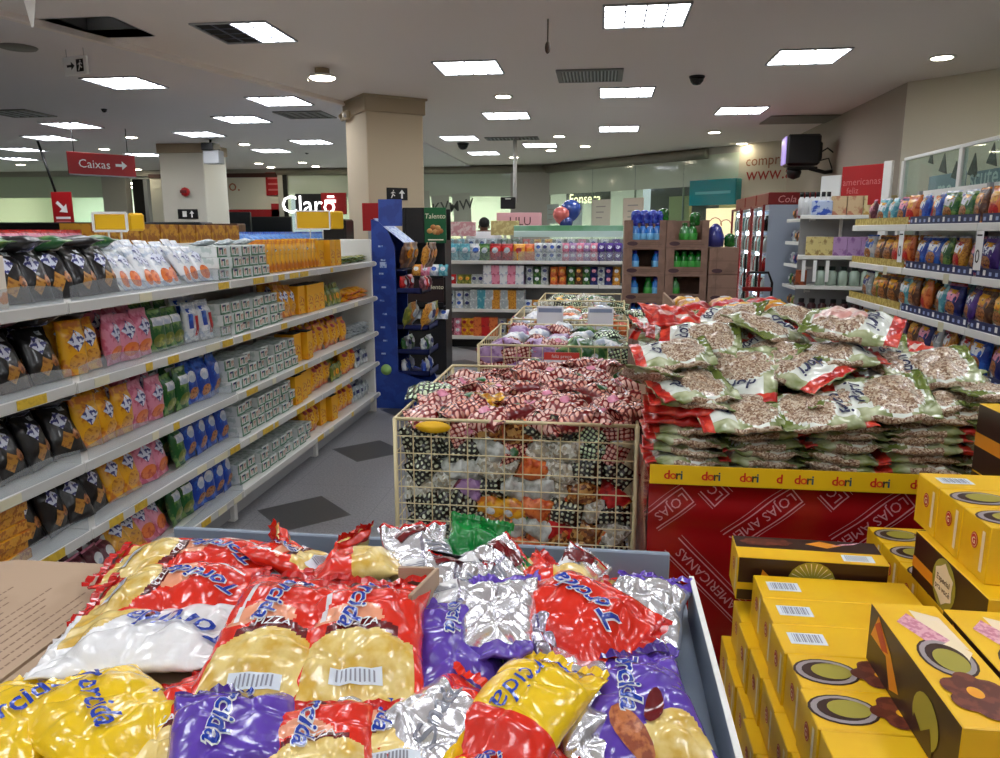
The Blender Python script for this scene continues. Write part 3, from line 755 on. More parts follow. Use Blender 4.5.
# ================================================================== biscuit gondola along the aisle
GX = -1.94; BX = -2.42
ACRYL_G = mat_clear('guard_acrylic', (.90, .93, .95), .22, .1, .16)
SZ = [1.30, 1.0, .69, .42, .14]; SH = .045          # lower edge of each shelf rail, rail height
TAGM = mat('price_tag_yellow', (.86, .72, .22), .5, c2=(.80, .66, .2), cs=40); TAGW = mat('price_tag_pale', (.84, .82, .70), .5)
rg = random.Random(3)
def guard(mb, y0, y1, z, h):
    n = 12
    mb.grid(lambda u, v: (GX + .012 + .004 * math.sin(u * 9), y0 + (y1 - y0) * u, z + v * (h + .018 * math.sin(u * 2 * PI * 1.5))), n, 1, ACRYL_G)
def bay(y0, y1, label, guards, end=False):
    t = thing('shelf_unit', label, 'shelving', TRS((0, 0, 0)), 'biscuit aisle shelf units')
    b = MB(); b.box(BX - .03, BX, y0, y1, 0.02, 1.53, METAL_W); b.box(BX + .0, BX + .004, y0, y0 + .04, .02, 1.52, METAL_G); part('back_panel', b, t)
    b = MB(); b.box(BX, GX - .07, y0, y1, 0.02, .12, METAL_G); part('plinth', b, t)
    b = MB(); b.box(GX - .09, GX - .045, y0 - .02, y0 + .02, 0, .14, METAL_W, .004); part('foot', b, t)
    for k, z in enumerate(SZ):
        b = MB(); b.box(BX, GX, y0 + .003, y1 - .003, z + SH - .03, z + SH - .004, METAL_W); s = part('shelf', b, t)
        b = MB(); b.box(GX - .002, GX + .012, y0 + .004, y1 - .004, z, z + SH, METAL_W, .004); b.box(GX + .012, GX + .0135, y0 + .006, y1 - .006, z + .004, z + SH - .006, mat('rail_insert', (.80, .80, .78), .25))
        part('price_rail', b, s)
        y = y0 + .1
        while y < y1 - .12:
            if rg.random() < .4:
                w = rg.choice((.05, .09, .14)); b = MB(); b.box(GX + .0135, GX + .0152, y, min(y + w, y1 - .02), z + .005, z + SH - .006, TAGM if rg.random() < .6 else TAGW); part('price_label', b, s)
            y += .17
        if k in guards:
            b = MB(); guard(b, y0 + .02, y1 - .02, z + SH, .055); part('clear_guard', b, s)
    if end:
        b = MB(); b.box(BX - .03, GX - .02, y1, y1 + .03, 0, 1.53, METAL_W, .006); part('end_panel', b, t)
        for z in SZ:
            b = MB(); b.lathe([(.001, 0), (.02, 0), (.02, .03), (.001, .03)], METAL_W, 10, TRS((GX - .0, y1, z + .02), 0, R(-90))); part('rail_end', b, t)
    return t
bay(1.29, 2.54, 'white shelf unit of the biscuit aisle with toast boxes, closest to the tray', (0, 1, 2, 3))
bay(2.54, 3.79, 'white shelf unit of the biscuit aisle with wafers and cookies', (0, 1, 2, 3, 4))
bay(3.79, 5.04, 'white shelf unit of the biscuit aisle with green and white boxes', ())
bay(5.04, 6.42, 'white shelf unit of the biscuit aisle with yellow cartons, by the blue stand', (), True)

LINE = [lambda x: 323.7 - .154 * x, lambda x: 416.8 - .3093 * x, lambda x: 508 - .4586 * x, lambda x: 598.8 - .617 * x, lambda x: 688 - .767 * x]
SHELFNAME = ['top shelf', 'second shelf', 'third shelf', 'fourth shelf', 'bottom shelf']
def yof(k, x): return at_x(x, LINE[k](x), GX).y
def fill(k, x0, x1, key, mode='up', rows=1, levels=1, lean=0, gap=.004):
    y0, y1 = yof(k, x0), min(yof(k, x1), 6.40); me, w, h, t = PK[key]
    z = SZ[k] + SH; where = 'on the %s of the biscuit aisle' % SHELFNAME[k]
    n = max(1, round((y1 - y0) / (w * .86 + gap)))
    if mode == 'box': n = max(1, int((y1 - y0) / (w + .002)))
    if mode == 'side': n = max(1, int((y1 - y0) / (t + .01)))
    if mode == 'up' and rows == 1: rows = 2
    for r_ in range(rows):
        for i in range(n):
            y = y0 + (y1 - y0) * (i + .5) / n
            for l in range(levels):
                j = rg.uniform
                if mode == 'up': M = TRS((GX - .06 - t * .55 - r_ * (t + .035) + j(-.012, .008), y + j(-.012, .012) + .04 * r_, z + .03 * r_), j(-.22, .22), 0, R(-7) + lean * 1.25 + j(-.09, .09), j(.98, 1.06))
                elif mode == 'box': M = TRS((GX - .022 - r_ * (t + .01) + j(-.022, .004) - (.03 if l == levels - 1 and j(0, 1) < .3 else 0), y, z + l * (h + .001)), j(-.05, .05))
                elif mode == 'side': M = TRS((GX - .05 - w / 2 - r_ * w, y, z), R(-90) + j(-.15, .15) + R(25), 0, R(-18) + j(-.06, .06))
                elif mode == 'flat': M = TRS((GX - .05 - h - r_ * h * .9, y, z + .02 + l * (t * .62)), j(-.15, .15), 0, R(90) + j(-.08, .08))
                stock(key, M, where)
# top shelf
fill(0, -30, 26, 'toast_box', 'box', 1)
fill(0, 26, 142, 'toast_pack', 'up', 2, 1, R(-12))
fill(0, 142, 226, 'stick_pack', 'up', 2, 1, R(-22), 0)
fill(0, 226, 274, 'biscuit_box', 'box', 2, 3)
fill(0, 274, 328, 'cracker_pack', 'side', 1)
fill(0, 328, 345, 'yellow_carton', 'box', 1)
fill(0, 346, 374, 'seed_sachet', 'flat', 1, 2)
for i, x in enumerate((30, 55, 82, 110, 136)):       # packs laid flat over the standing ones
    stock('toast_pack' if i % 2 else 'herb_cracker_pack', TRS((GX - .26, yof(0, x), SZ[0] + SH + .2), R(20 * i), 0, R(84)), 'flat on the top shelf of the biscuit aisle')
for i, x in enumerate((232, 250, 268)):
    stock('grey_sachet', TRS((GX - .2, yof(0, x), SZ[0] + SH + .185), R(30 * i), 0, R(80)), 'lying flat over the top shelf of the biscuit aisle')
# second shelf
fill(1, -10, 84, 'toast_pack', 'up', 1, 1, R(-14))
fill(1, 84, 126, 'cracker_pack', 'up', 1)
fill(1, 126, 173, 'wafer_pack', 'up', 1)
fill(1, 173, 204, 'herb_cracker_pack', 'up', 1)
fill(1, 204, 229, 'mixed_pack', 'up', 1)
fill(1, 229, 290, 'biscuit_box', 'box', 1, 3)
fill(1, 290, 308, 'cracker_pack', 'up', 1)
fill(1, 308, 332, 'yellow_carton', 'box', 1)
fill(1, 333, 352, 'seed_sachet', 'up', 1); fill(1, 352, 374, 'noodle_pack', 'flat', 1, 2)
# third shelf
fill(2, -8, 106, 'toast_pack', 'up', 1, 1, R(-12))
fill(2, 106, 150, 'cracker_pack', 'up', 1)
fill(2, 150, 182, 'wafer_pack', 'up', 1)
fill(2, 182, 206, 'herb_cracker_pack', 'up', 1)
fill(2, 206, 236, 'cookie_pack', 'up', 1)
fill(2, 236, 302, 'biscuit_box', 'box', 1, 3)
fill(2, 302, 318, 'yellow_carton', 'box', 1); fill(2, 318, 340, 'noodle_pack', 'up', 1)
fill(2, 341, 356, 'noodle_pack', 'up', 1); fill(2, 356, 376, 'grey_sachet', 'flat', 1, 4)
# fourth shelf
fill(3, -48, 46, 'flat_yellow_pack', 'box', 1, 6)
fill(3, 50, 132, 'toast_pack', 'up', 1, 1, R(-12))
fill(3, 132, 160, 'cracker_pack', 'up', 1, 1, R(-8)); fill(3, 160, 190, 'wafer_pack', 'up', 1, 1, R(-8))
fill(3, 190, 203, 'herb_cracker_pack', 'up', 1)
fill(3, 203, 246, 'cookie_pack', 'up', 1)
fill(3, 246, 300, 'biscuit_box', 'box', 1, 3)
fill(3, 300, 322, 'yellow_carton', 'box', 1); fill(3, 322, 340, 'noodle_pack', 'up', 1)
fill(3, 340, 352, 'seed_sachet', 'up', 1); fill(3, 352, 364, 'noodle_pack', 'up', 1); fill(3, 364, 376, 'grey_sachet', 'up', 1)
# bottom shelf
fill(4, 70, 142, 'bean_sachet', 'up', 1, 1, R(-15))
fill(4, 142, 166, 'cracker_pack', 'up', 1, 1, R(-20)); fill(4, 166, 192, 'wafer_pack', 'up', 1, 1, R(-20))
fill(4, 192, 212, 'herb_cracker_pack', 'up', 1)
fill(4, 212, 248, 'cookie_pack', 'up', 1)
fill(4, 248, 316, 'biscuit_box', 'box', 1, 2)
fill(4, 316, 330, 'noodle_pack', 'up', 1); fill(4, 330, 348, 'yellow_carton', 'box', 1)
fill(4, 348, 362, 'noodle_pack', 'up', 1); fill(4, 362, 377, 'grey_sachet', 'up', 1)

for k in (1, 2, 3):
    for i in range(5 if k < 3 else 4):
        stock('toast_pack' if (i + k) % 3 else 'bean_sachet', TRS((GX - .25 + rg.uniform(-.02, .02), yof(k, 4 + 24 * i + 30 * (k == 3)), SZ[k] + SH + .232), rg.uniform(-.5, .5), 0, R(86)), 'flat over the %s of the biscuit aisle' % SHELFNAME[k])
# yellow price holders standing on top of the biscuit gondola
def yellow_sign(px, py, Y, label):
    q = at_x(px, py, -2.435)
    t = thing('price_holder', label, 'price sign', TRS((q.x, q.y, 0), R(7)), 'yellow sign boxes on wire legs')
    zt = at_x(px, py - 9, -2.435).z; zb = at_x(px, py + 9, -2.435).z; w = (zt - zb)
    b = MB(); b.box(-w * 1.05, w * .85, -.012, .012, zb, zt, YELLOW, .012); part('front_panel', b, t)
    b = MB(); b.box(0, w * .9, -.012, .012, zb, zt, YELLOW, .012, TRS((w * .86, .0, 0), R(48))); part('side_panel', b, t)
    b = MB()
    for a in ((-w * 1.05, w * .85, zt - .006, zt + .006), (-w * 1.05, w * .85, zb - .006, zb + .006), (-w * 1.05 - .006, -w * 1.05 + .006, zb, zt), (w * .85 - .006, w * .85 + .006, zb, zt)):
        b.box(a[0], a[1], -.016, -.010, a[2], a[3], WHITE)
    part('white_edge', b, t)
    b = MB(); b.tube([(-w * .3, 0, zb), (-w * .3, 0, 1.53)], .005, METAL_W, 5); b.tube([(w * .42, 0, zb), (w * .42, 0, 1.53)], .005, METAL_W, 5); b.tube([(-w * .3, 0, 1.533), (w * .42, 0, 1.533)], .005, METAL_W, 5)
    part('wire_leg', b, t)
yellow_sign(113, 222, 0, 'yellow sign box on wire legs above the toast packs')
yellow_sign(315, 220, 0, 'yellow sign box on wire legs above the yellow cartons')

# ================================================================== next gondola row behind it (only its top shows)
t = thing('shelf_unit', 'white shelf unit of the row behind the biscuit aisle', 'shelving', TRS((0, 0, 0)))
b = MB(); b.box(-4.5, -4.46, 3.2, 11.5, 0, 1.5, METAL_W); part('back_panel', b, t)
b = MB(); b.box(-4.46, -3.98, 3.2, 11.5, 0, .12, METAL_W); part('plinth', b, t)
for z in (.4, .8, 1.215): b = MB(); b.box(-4.46, -3.98, 3.2, 11.5, z, z + .03, METAL_W); part('shelf', b, t)
std_pouch('napkin_pack', .24, .34, .16, film('film_sky', (.22, .46, .80), (.40, .62, .90), 12), F_BLUE, [(.55, .5, 0, .12, .14, F_WHITE, True)])
std_box('amber_carton', .30, .41, .3, mat('amber_print', (.80, .58, .16), .5, c2=(.62, .38, .12), cs=12), None, mat('amber_top', (.82, .60, .2), .5))
std_pouch('pink_bag', .26, .36, .14, F_PINK, F_RED, [(.5, .5, 0, .12, .12, F_WHITE, True)])
DESC['napkin_pack'] = ('sky blue soft pack', 'soft pack'); DESC['amber_carton'] = ('amber yellow carton', 'carton'); DESC['pink_bag'] = ('pink bag', 'bag')
Z0 = 1.25; w_ = 'on the row behind the biscuit aisle'
for i in range(4): stock('pink_bag', TRS((-4.1, 4.9 + i * .22, Z0), 0, 0, R(-4)), w_)
for i in range(8): stock('amber_carton', TRS((-4.03, 5.86 + i * .315, Z0)), w_)
for i in range(20): stock('napkin_pack', TRS((-4.12, 8.42 + i * .15, Z0), 0, 0, R(-3) + rg.uniform(-.04, .04)), w_)

# ================================================================== checkout area beyond, low counters and screens
b = MB(); b.box(-8.6, -5.4, 9.9, 10.25, 0, 1.72, mat('counter_black', (.10, .11, .12), .4), .02); solo('checkout_partition', b, 'long dark partition behind the yellow sign box', 'partition')
b = MB(); b.box(-5.38, -4.9, 9.95, 10.2, 0, 1.7, mat('wood_brown', (.42, .28, .16), .5, c2=(.36, .23, .13), cs=12), .01); solo('wooden_stand', b, 'brown wooden stand at the end of the dark partition', 'stand')
q = at_y(66, 232, 7.0)
b = MB(); b.box(-.25, .25, -.15, .15, 0, q.z - .02, METAL_W, .02); solo('counter_post', b, 'white counter block under the red banner', 'counter', TRS((q.x + .3, q.y, 0)))
# stack of dark boxes with a desk fan at the far edge
q = at_x(26, 225, -2.9)
t = thing('display_column', 'dark blue product column beside the grey fan', 'display column', TRS((-4.9, 5.25, 0)))
zz = at_y(28, 208, 5.25).z
b = MB(); b.box(-.2, .12, -.15, .15, 0, zz, mat('column_navy', (.10, .12, .20), .4), .012); part('body', b, t)
b = MB(); b.box(-.18, .0, -.156, -.15, zz - .06, zz - .03, WHITE); b.box(.02, .1, -.156, -.15, zz - .3, zz - .1, METAL_G); part('label_panel', b, t)
b = MB(); b.box(-.06, .12, -.17, -.15, zz - .75, zz - .42, WHITE); b.text('S', F_NAVY, plane_fn((.03, -.172, zz - .52), (1, 0, 0), (0, 0, 1)), .14); part('price_card', b, t)
# clothes racks and tills seen in front of the panel wall
for i, (px, py, w, l) in enumerate([(228, 222, 1.1, 'dark checkout screen before the red band'), (268, 226, 1.2, 'dark rack of goods beside the shop post'), (196, 236, .5, 'small dark till screen on the pale column side')]):
    Yv = (16.5, 17.5, 12.2)[i]; q = at_y(px, py, Yv)
    t = thing('till_screen', l, 'checkout', TRS((q.x, q.y, 0)))
    b = MB(); b.box(-w / 2, w / 2, -.05, .05, q.z - .3, q.z + .22, mat('till_dark', (.08, .10, .11), .3), .02); part('screen', b, t)
    b = MB(); b.box(-w / 2, w / 2, -.25, .25, 0, q.z - .4, METAL_G, .02); part('counter', b, t)
    b = MB(); b.tube([(0, 0, q.z - .42), (0, 0, q.z - .28)], .05, BLACK); part('stand', b, t)
# panel wall lettering, red band and notices (all on the shop panel at the back)
def backy(px, py, off=0): return at_y(px, py, YB - off)
PALE = mat('pale_beige_text', (.72, .45, .32), .6)
a, c = backy(201, 206, .012), backy(283, 224, .012)
t = thing('shop_counter_band', 'dark red band across the white shop panel', 'sign', TRS((0, 0, 0)))
b = MB(); b.box(a.x, c.x, YB - .03, YB - .002, c.z, c.z + .36, RED); b.box(a.x, a.x + .42, YB - .03, YB - .002, c.z, a.z + .1, RED); b.box(c.x - .28, c.x, YB - .03, YB - .002, c.z, a.z + .05, RED); part('band', b, t)
b = MB(); q = backy(216, 185, .012); b.text('r vinho.', PALE, plane_fn(q, (1, 0, 0), (0, 0, 1)), .42)
q2 = backy(208, 192, .012); b.text('re!', PALE, plane_fn(q2, (1, 0, 0), (0, 0, 1)), .42); solo('wall_lettering', b, 'pale red painted words on the white shop panel', 'lettering')
q = backy(276, 184, .012); t = thing('small_notice', 'small red notice with pale lines high on the white panel', 'sign', TRS(q))
b = MB(); b.box(-.26, .26, -.02, 0, -.28, .28, RED, .005); part('board', b, t)
b = MB()
for k in range(3): b.box(-.2, .2, -.023, -.02, -.16 + .14 * k, -.12 + .14 * k, mat('pale_red', (.8, .45, .45), .5))
part('lettering', b, t)
# white letters of the phone shop
YL = YB - .05
a, c = at_y(288, 199, YL), at_y(334, 199, YL)
t = thing('shop_sign', 'white glowing shop letters on a dark red board', 'shop sign', TRS((0, 0, 0)))
zb, zt = at_y(310, 212, YL).z, at_y(310, 198, YL).z
b = MB(); b.box(-7.55, c.x + .32, YL - .04, YL, zb - .06, zt + .1, mat('dark_sign_board', (.08, .08, .09), .4)); b.box(c.x - .32, c.x + .32, YL - .045, YL + .005, zb - .05, zt + .12, RED); part('board', b, t)
b = MB(); LW = mat_emit('sign_letter_white', (1, 1, 1), 1.5)
f = plane_fn(((a.x + c.x) / 2 - .05, YL - .06, (zb + zt) / 2 + .02), (1, 0, 0), (0, 0, 1)); b.text('Claro', LW, f, .62)
b.box(c.x - .22, c.x + .06, YL - .065, YL - .05, zt - .12, zt - .05, LW); b.box(c.x - .15, c.x + .02, YL - .065, YL - .05, zt + .0, zt + .05, LW); part('lettering', b, t)
# shop furnishing seen through the back glass
SL = mat_emit('shop_strip_light', (1, .99, .92), 9.0)
for i, (x0, x1, y0, y1) in enumerate([(-16.6, -12.2, 19.2, 19.8), (-16.6, -12.2, 21, 21.5), (-7.6, -2.0, 19.1, 19.7), (-7.6, -2.0, 20.6, 21.2), (-1.0, 3.2, 19.6, 20.2)]):
    t = thing('shop_light', 'long white strip light in the shop behind the glass, %s one' % nth(i), 'ceiling light', TRS((0, 0, 0)))
    b = MB(); b.box(x0, x1, y0, y1, 2.86, 2.915, METAL_W); part('housing', b, t); b = MB(); b.box(x0 + .05, x1 - .05, y0 + .05, y1 - .05, 2.85, 2.86, SL); part('diffuser', b, t)
b = MB(); b.box(-16.8, -12.3, 21.9, 22.5, 0, 1.75, mat('teal_counter', (.55, .80, .74), .4), .02); b.box(-16.8, -12.3, 21.88, 21.9, 1.15, 1.4, mat('teal_light', (.35, .85, .68), .4)); solo('shop_counter', b, 'pale teal counter inside the shop behind the glass', 'counter')
b = MB(); b.box(-7.4, -2.4, 21.6, 22.2, 0, 1.5, mat('shop_shelf_cream', (.84, .80, .70), .5), .02); solo('shop_counter', b, 'cream counter inside the shop behind the man', 'counter')
for i, (px, w) in enumerate([(447, .44), (467, .44), (429, .4)]):
    q = at_y(px, 212 - i * 2, 19.3)
    t = thing('shop_poster', 'grey picture sheet stuck inside the shop glass, %s from the screen' % nth((1, 0, 2)[i]), 'poster', TRS((q.x, YB - .01, q.z), 0, 0, R(-4)))
    b = MB(); b.box(-w / 2, w / 2, -.004, 0, -.42, .38, mat('poster_grey', (.74, .76, .70), .6)); part('sheet', b, t)
    if i < 2: b = MB(); b.text(['KV', 'MW'][i], mat('poster_print', (.34, .35, .33), .6), plane_fn((0, -.006, .1), (1, 0, .12), (0, 0, 1)), .34, .5, 0, .01); part('lettering', b, t)
# ================================================================== generic packs for the other shelves
def put(key, M, desc, where, cat='packet', name=None):
    lab = '%s %s %s' % (count((desc, where)), desc, where)
    return solo(name or 'sweet_packet', PK[key][0], lab, cat, M, '%ss %s' % (desc, where))
CC = {'sky': F_TEAL, 'white': F_WHITE, 'red': F_RED, 'yellow': F_YEL, 'orange': F_ORANGE, 'pink': F_PINK, 'purple': F_PURP, 'lilac': F_LIL, 'grey': F_GREY, 'green': F_GREEN, 'maroon': F_MAROON, 'brown': F_BROWN, 'blue': F_BLUE, 'navy': F_NAVY, 'olive': F_OLIVE, 'gold': F_GOLD}
dec = {'sky': F_WHITE, 'white': F_BLUE, 'red': F_WHITE, 'yellow': F_RED, 'orange': F_YEL, 'pink': F_WHITE, 'purple': F_LOGO, 'lilac': F_WHITE, 'grey': F_NAVY, 'green': F_WHITE, 'maroon': F_PINK, 'brown': F_YEL, 'blue': F_WHITE, 'navy': F_PINK, 'olive': F_YEL, 'gold': F_WHITE}
for c in CC:
    std_pouch('sweet_' + c, .17, .23, .07, CC[c], CC[c], [(.58, .5, .12, .08, .09, dec[c], True)], .006, 12, 8)
    std_pouch('snack_' + c, .20, .27, .08, CC[c], dec[c], [(.66, .5, .15, .07, .13, dec[c], False), (.78, .45, .1, .03, .10, F_YEL if c != 'gold' else F_RED, False), (.32, .52, 0, .10, .12, F_COOK if c not in ('orange', 'gold') else F_RED, True), (.14, .3, 0, .03, .05, F_WHITE, False)], .010, 16, 11)
    std_pouch('tiny_' + c, .11, .13, .05, CC[c], CC[c], [(.55, .5, .12, .05, .06, dec[c], True)], .004, 10, 7)
    std_box('carton_' + c, .12, .13, .12, CC[c], dec[c] if c in ('lilac', 'maroon') else CC[c])
WORDS = {'sky': 'pale blue', 'olive': 'olive green', 'gold': 'golden', 'navy': 'navy blue'}
cw = lambda c: WORDS.get(c, c)

# ================================================================== sweets gondola across the back
BY = 10.3; BX0, BX1 = -2.2, 1.1
BZ = [1.16, .84, .50, .12]
for i, (x0, x1, l) in enumerate([(BX0, -1.1, 'beside the black stand'), (-1.1, 0.0, 'behind the far wire baskets'), (0.0, BX1, 'behind the pallet of bottles')]):
    t = thing('shelf_unit', 'white shelf unit of the sweets wall %s' % l, 'shelving', TRS((0, 0, 0)), 'sweets wall shelf units')
    b = MB(); b.box(x0, x1, BY + .5, BY + .53, 0, 1.48, METAL_G); part('back_panel', b, t)
    b = MB(); b.box(x0, x1, BY + .08, BY + .5, 0, .12, DARK); part('plinth', b, t)
    for z in BZ:
        b = MB(); b.box(x0 + .003, x1 - .003, BY, BY + .5, z + .015, z + .04, METAL_W); s = part('shelf', b, t)
        b = MB(); b.box(x0 + .003, x1 - .003, BY - .012, BY, z, z + .045, METAL_W, .004); part('price_rail', b, s)
    b = MB(); b.box(x0 + .01, x1 - .01, BY + .0, BY + .006, 1.205, 1.33, ACRYL); b.box(x0 + .01, x1 - .01, BY + .28, BY + .286, 1.205, 1.5, ACRYL); part('clear_bin', b, t)
rb = random.Random(11)
def backrow(k, px0, px1, pat, kind, levels=1, rows=1, step=None):
    z = BZ[k] + .04; yp = 0
    xa = at_y(px0, 262 + 24 * k, BY).x; xb = at_y(px1, 262 + 24 * k, BY).x
    key0 = kind + '_' + pat[0]; w = PK[key0][1] * .92; h = PK[key0][2]
    n = max(1, round((xb - xa) / (step or w)))
    for r_ in range(rows):
        for i in range(n):
            c = pat[(i + r_) % len(pat)]
            for l in range(levels):
                M = TRS((xa + (xb - xa) * (i + .5) / n, BY + .05 + r_ * .13 + (.06 if kind != 'carton' else 0), z + l * h * (1.0 if kind == 'carton' else .86)), R(-90) + rb.uniform(-.15, .15), 0, R(-8) if kind != 'carton' else 0)
                put(kind + '_' + c, M, cw(c) + (' sweet carton' if kind == 'carton' else ' sweet packet'), 'on the %s of the sweets wall' % ['top shelf', 'second shelf', 'third shelf', 'bottom shelf'][k], 'carton' if kind == 'carton' else 'packet', 'sweet_carton' if kind == 'carton' else 'sweet_packet')
backrow(0, 446, 470, ['sky'], 'sweet'); backrow(0, 470, 488, ['white', 'green'], 'sweet'); backrow(0, 488, 512, ['red'], 'sweet'); backrow(0, 512, 524, ['yellow'], 'sweet'); backrow(0, 524, 534, ['orange'], 'sweet')
backrow(0, 534, 562, ['white', 'grey'], 'tiny', 2); backrow(0, 562, 597, ['pink', 'lilac'], 'tiny', 2); backrow(0, 597, 622, ['purple'], 'tiny', 2); backrow(0, 622, 700, ['blue', 'pink'], 'sweet')
backrow(1, 446, 456, ['red'], 'tiny'); backrow(1, 456, 470, ['olive'], 'tiny'); backrow(1, 470, 483, ['grey'], 'tiny'); backrow(1, 483, 523, ['lilac', 'maroon'], 'carton', 2); backrow(1, 525, 548, ['grey', 'green'], 'tiny', 2)
backrow(1, 549, 566, ['orange'], 'tiny', 2); backrow(1, 567, 590, ['green', 'brown'], 'tiny', 2); backrow(1, 590, 612, ['navy', 'grey'], 'tiny', 2); backrow(1, 612, 621, ['gold'], 'tiny', 2)
backrow(2, 446, 470, ['grey', 'white'], 'tiny', 2); backrow(2, 470, 492, ['grey', 'sky'], 'carton', 2); backrow(2, 492, 523, ['gold', 'grey'], 'carton', 2); backrow(2, 524, 560, ['white', 'gold'], 'tiny', 1)
backrow(3, 446, 460, ['maroon', 'pink'], 'tiny', 2); backrow(3, 460, 474, ['yellow'], 'tiny', 2); backrow(3, 473, 497, ['orange', 'red'], 'carton', 2); backrow(3, 497, 522, ['grey', 'gold'], 'tiny', 2)
for i in range(16):
    c = ['sky', 'white', 'grey', 'green', 'red', 'yellow', 'white', 'pink', 'white', 'purple'][i * 10 // 16]
    put('tiny_' + c, TRS((BX0 + .1 + i * .155, BY + .36, 1.36), R(-90), 0, R(-6)), cw(c) + ' small packet', 'standing in the clear bin atop the sweets wall')
# green and white header over the sweets wall
a, c = at_y(514, 227, BY + .4), at_y(623, 235, BY + .4)
t = thing('header_strip', 'long pale green and white header strip over the sweets wall', 'sign', TRS((0, 0, 0)))
GH = mat('header_green', (.42, .68, .50), .3, c2=(.62, .82, .72), cs=1.5, thr=(.4, .6))
b = MB(); b.box(a.x, c.x, BY + .38, BY + .42, (a.z + c.z) / 2, a.z + .02, GH, .004); part('green_band', b, t)
b = MB(); b.box(a.x, c.x, BY + .37, BY + .43, c.z - .03, (a.z + c.z) / 2, mat('header_white', (.80, .90, .88), .3), .004); part('white_band', b, t)
b = MB(); b.tube([(a.x + .1, BY + .41, 1.45), (a.x + .1, BY + .41, c.z)], .01, METAL_W); b.tube([(c.x - .1, BY + .41, 1.45), (c.x - .1, BY + .41, c.z)], .01, METAL_W); part('post', b, t)
for i, (px, py, c) in enumerate([(462, 229, 'pink'), (505, 228, 'gold')]):
    q = at_y(px, py, BY + .44); b = MB(); b.box(-.2, .2, -.01, .01, -.1, .1, mat('card_' + c, (.86, .62, .64) if c == 'pink' else (.80, .72, .48), .5, c2=(.93, .82, .82) if c == 'pink' else (.9, .85, .6), cs=18), .003)
    b.box(-.02, .02, .0, .02, -.3, 0, METAL_W); solo('topper_card', b, '%s patterned topper card on the sweets wall' % ('pink' if i == 0 else 'yellow beige'), 'sign', TRS(q))
PINKL = mat('pink_board', (.88, .66, .68), .5); DKL = mat('dark_letter', (.35, .16, .2), .5)
q = at_y(519, 221, 11.2); t = thing('letter_board', 'pink board with dark letters behind the sweets wall', 'sign', TRS(q))
b = MB(); b.box(-.33, .33, -.01, .01, -.12, .12, PINKL, .004); b.tube([(0, .02, -.1), (0, .02, -q.z)], .015, METAL_G); part('board', b, t)
b = MB(); b.text('LILU', DKL, plane_fn((.02, -.012, 0), (1, 0, 0), (0, 0, 1)), .17); part('lettering', b, t)

# ================================================================== man in white behind the sweets wall
def skinned(name, verts, edges, root, m, parent=None, sub=2):
    me = bpy.data.meshes.new(name); me.from_pydata([v[:3] for v in verts], edges, []); me.materials.append(m)
    o = bpy.data.objects.new(name, me); COL.objects.link(o)
    md = o.modifiers.new('Skin', 'SKIN'); md.use_smooth_shade = True
    lay = me.skin_vertices[0].data
    for i, v in enumerate(verts):
        r_ = v[3]; lay[i].radius = r_ if isinstance(r_, tuple) else (r_, r_)
        lay[i].use_root = (i == root)
    sd = o.modifiers.new('Subsurf', 'SUBSURF'); sd.levels = sub; sd.render_levels = sub
    if parent: o.parent = parent
    return o
SKIN = mat('brown_skin', (.42, .27, .20), .55, c2=(.40, .25, .19), cs=12)
q = at_y(484, 216, 11.7); HT = 1.80
t = thing('person', 'man with short dark hair in a white T-shirt behind the sweets wall', 'person', TRS((q.x, q.y, 0), R(200)))
SHO = lambda L_: [(x, y, z * (1.075 if z < 1.5 else 1.0) + (.075 if 1.5 <= z < 1.52 else 0), r_) for x, y, z, r_ in L_]
V = [(0, 0, .95, (.15, .11)), (0, 0, 1.15, (.145, .10)), (0, 0, 1.36, (.17, .11)), (0, .0, 1.46, (.10, .075)), (0, .0, 1.54, .055), (0, -.012, 1.62, (.066, .074)), (0, -.012, 1.70, (.074, .090)), (0, -.0, 1.765, (.058, .072)),
     (-.19, 0, 1.42, .062), (-.25, .02, 1.16, .045), (-.27, -.06, .92, .034), (-.27, -.09, .84, (.03, .02)), (.19, 0, 1.42, .062), (.25, .02, 1.16, .045), (.27, -.06, .92, .034), (.27, -.09, .84, (.03, .02)),
     (-.09, 0, .86, .09), (-.1, -.01, .5, .062), (-.1, .02, .1, .042), (-.1, -.12, .04, .035), (.09, 0, .86, .09), (.1, -.01, .5, .062), (.1, .02, .1, .042), (.1, -.12, .04, .035)]
Ed = [(0, 1), (1, 2), (2, 3), (3, 4), (4, 5), (5, 6), (6, 7), (3, 8), (8, 9), (9, 10), (10, 11), (3, 12), (12, 13), (13, 14), (14, 15), (0, 16), (16, 17), (17, 18), (18, 19), (0, 20), (20, 21), (21, 22), (22, 23)]
for side, h in ((-1, 11), (1, 15)):
    for kf, (dx, dy, dz) in enumerate([(.022, -.02, -.085), (.008, -.03, -.095), (-.007, -.03, -.09), (-.02, -.025, -.075), (.035, -.03, -.03)]):
        a = len(V); hx, hy, hz = V[h][:3]
        V.append((hx + side * dx * .7, hy + dy * .5, hz + dz * .55, .009)); V.append((hx + side * dx, hy + dy, hz + dz, .008)); Ed += [(h, a), (a, a + 1)]
V1 = SHO(V); V1[4] = (0, 0, 1.60, .055)
skinned('body', V1, Ed, 0, SKIN, t)
b = MB(); b.blob((0, .012, 1.725), (.083, .098, .085), mat('black_hair', (.05, .04, .04), .8, bump=.6, bs=120), 10, .04); part('hair', b, t)
b = MB()
for sx in (-1, 1): b.blob((sx * .078, .0, 1.665), (.012, .022, .034), SKIN, 6)
b.blob((0, -.105, 1.65), (.014, .02, .022), SKIN, 6); part('ear_and_nose', b, t)
b = MB()
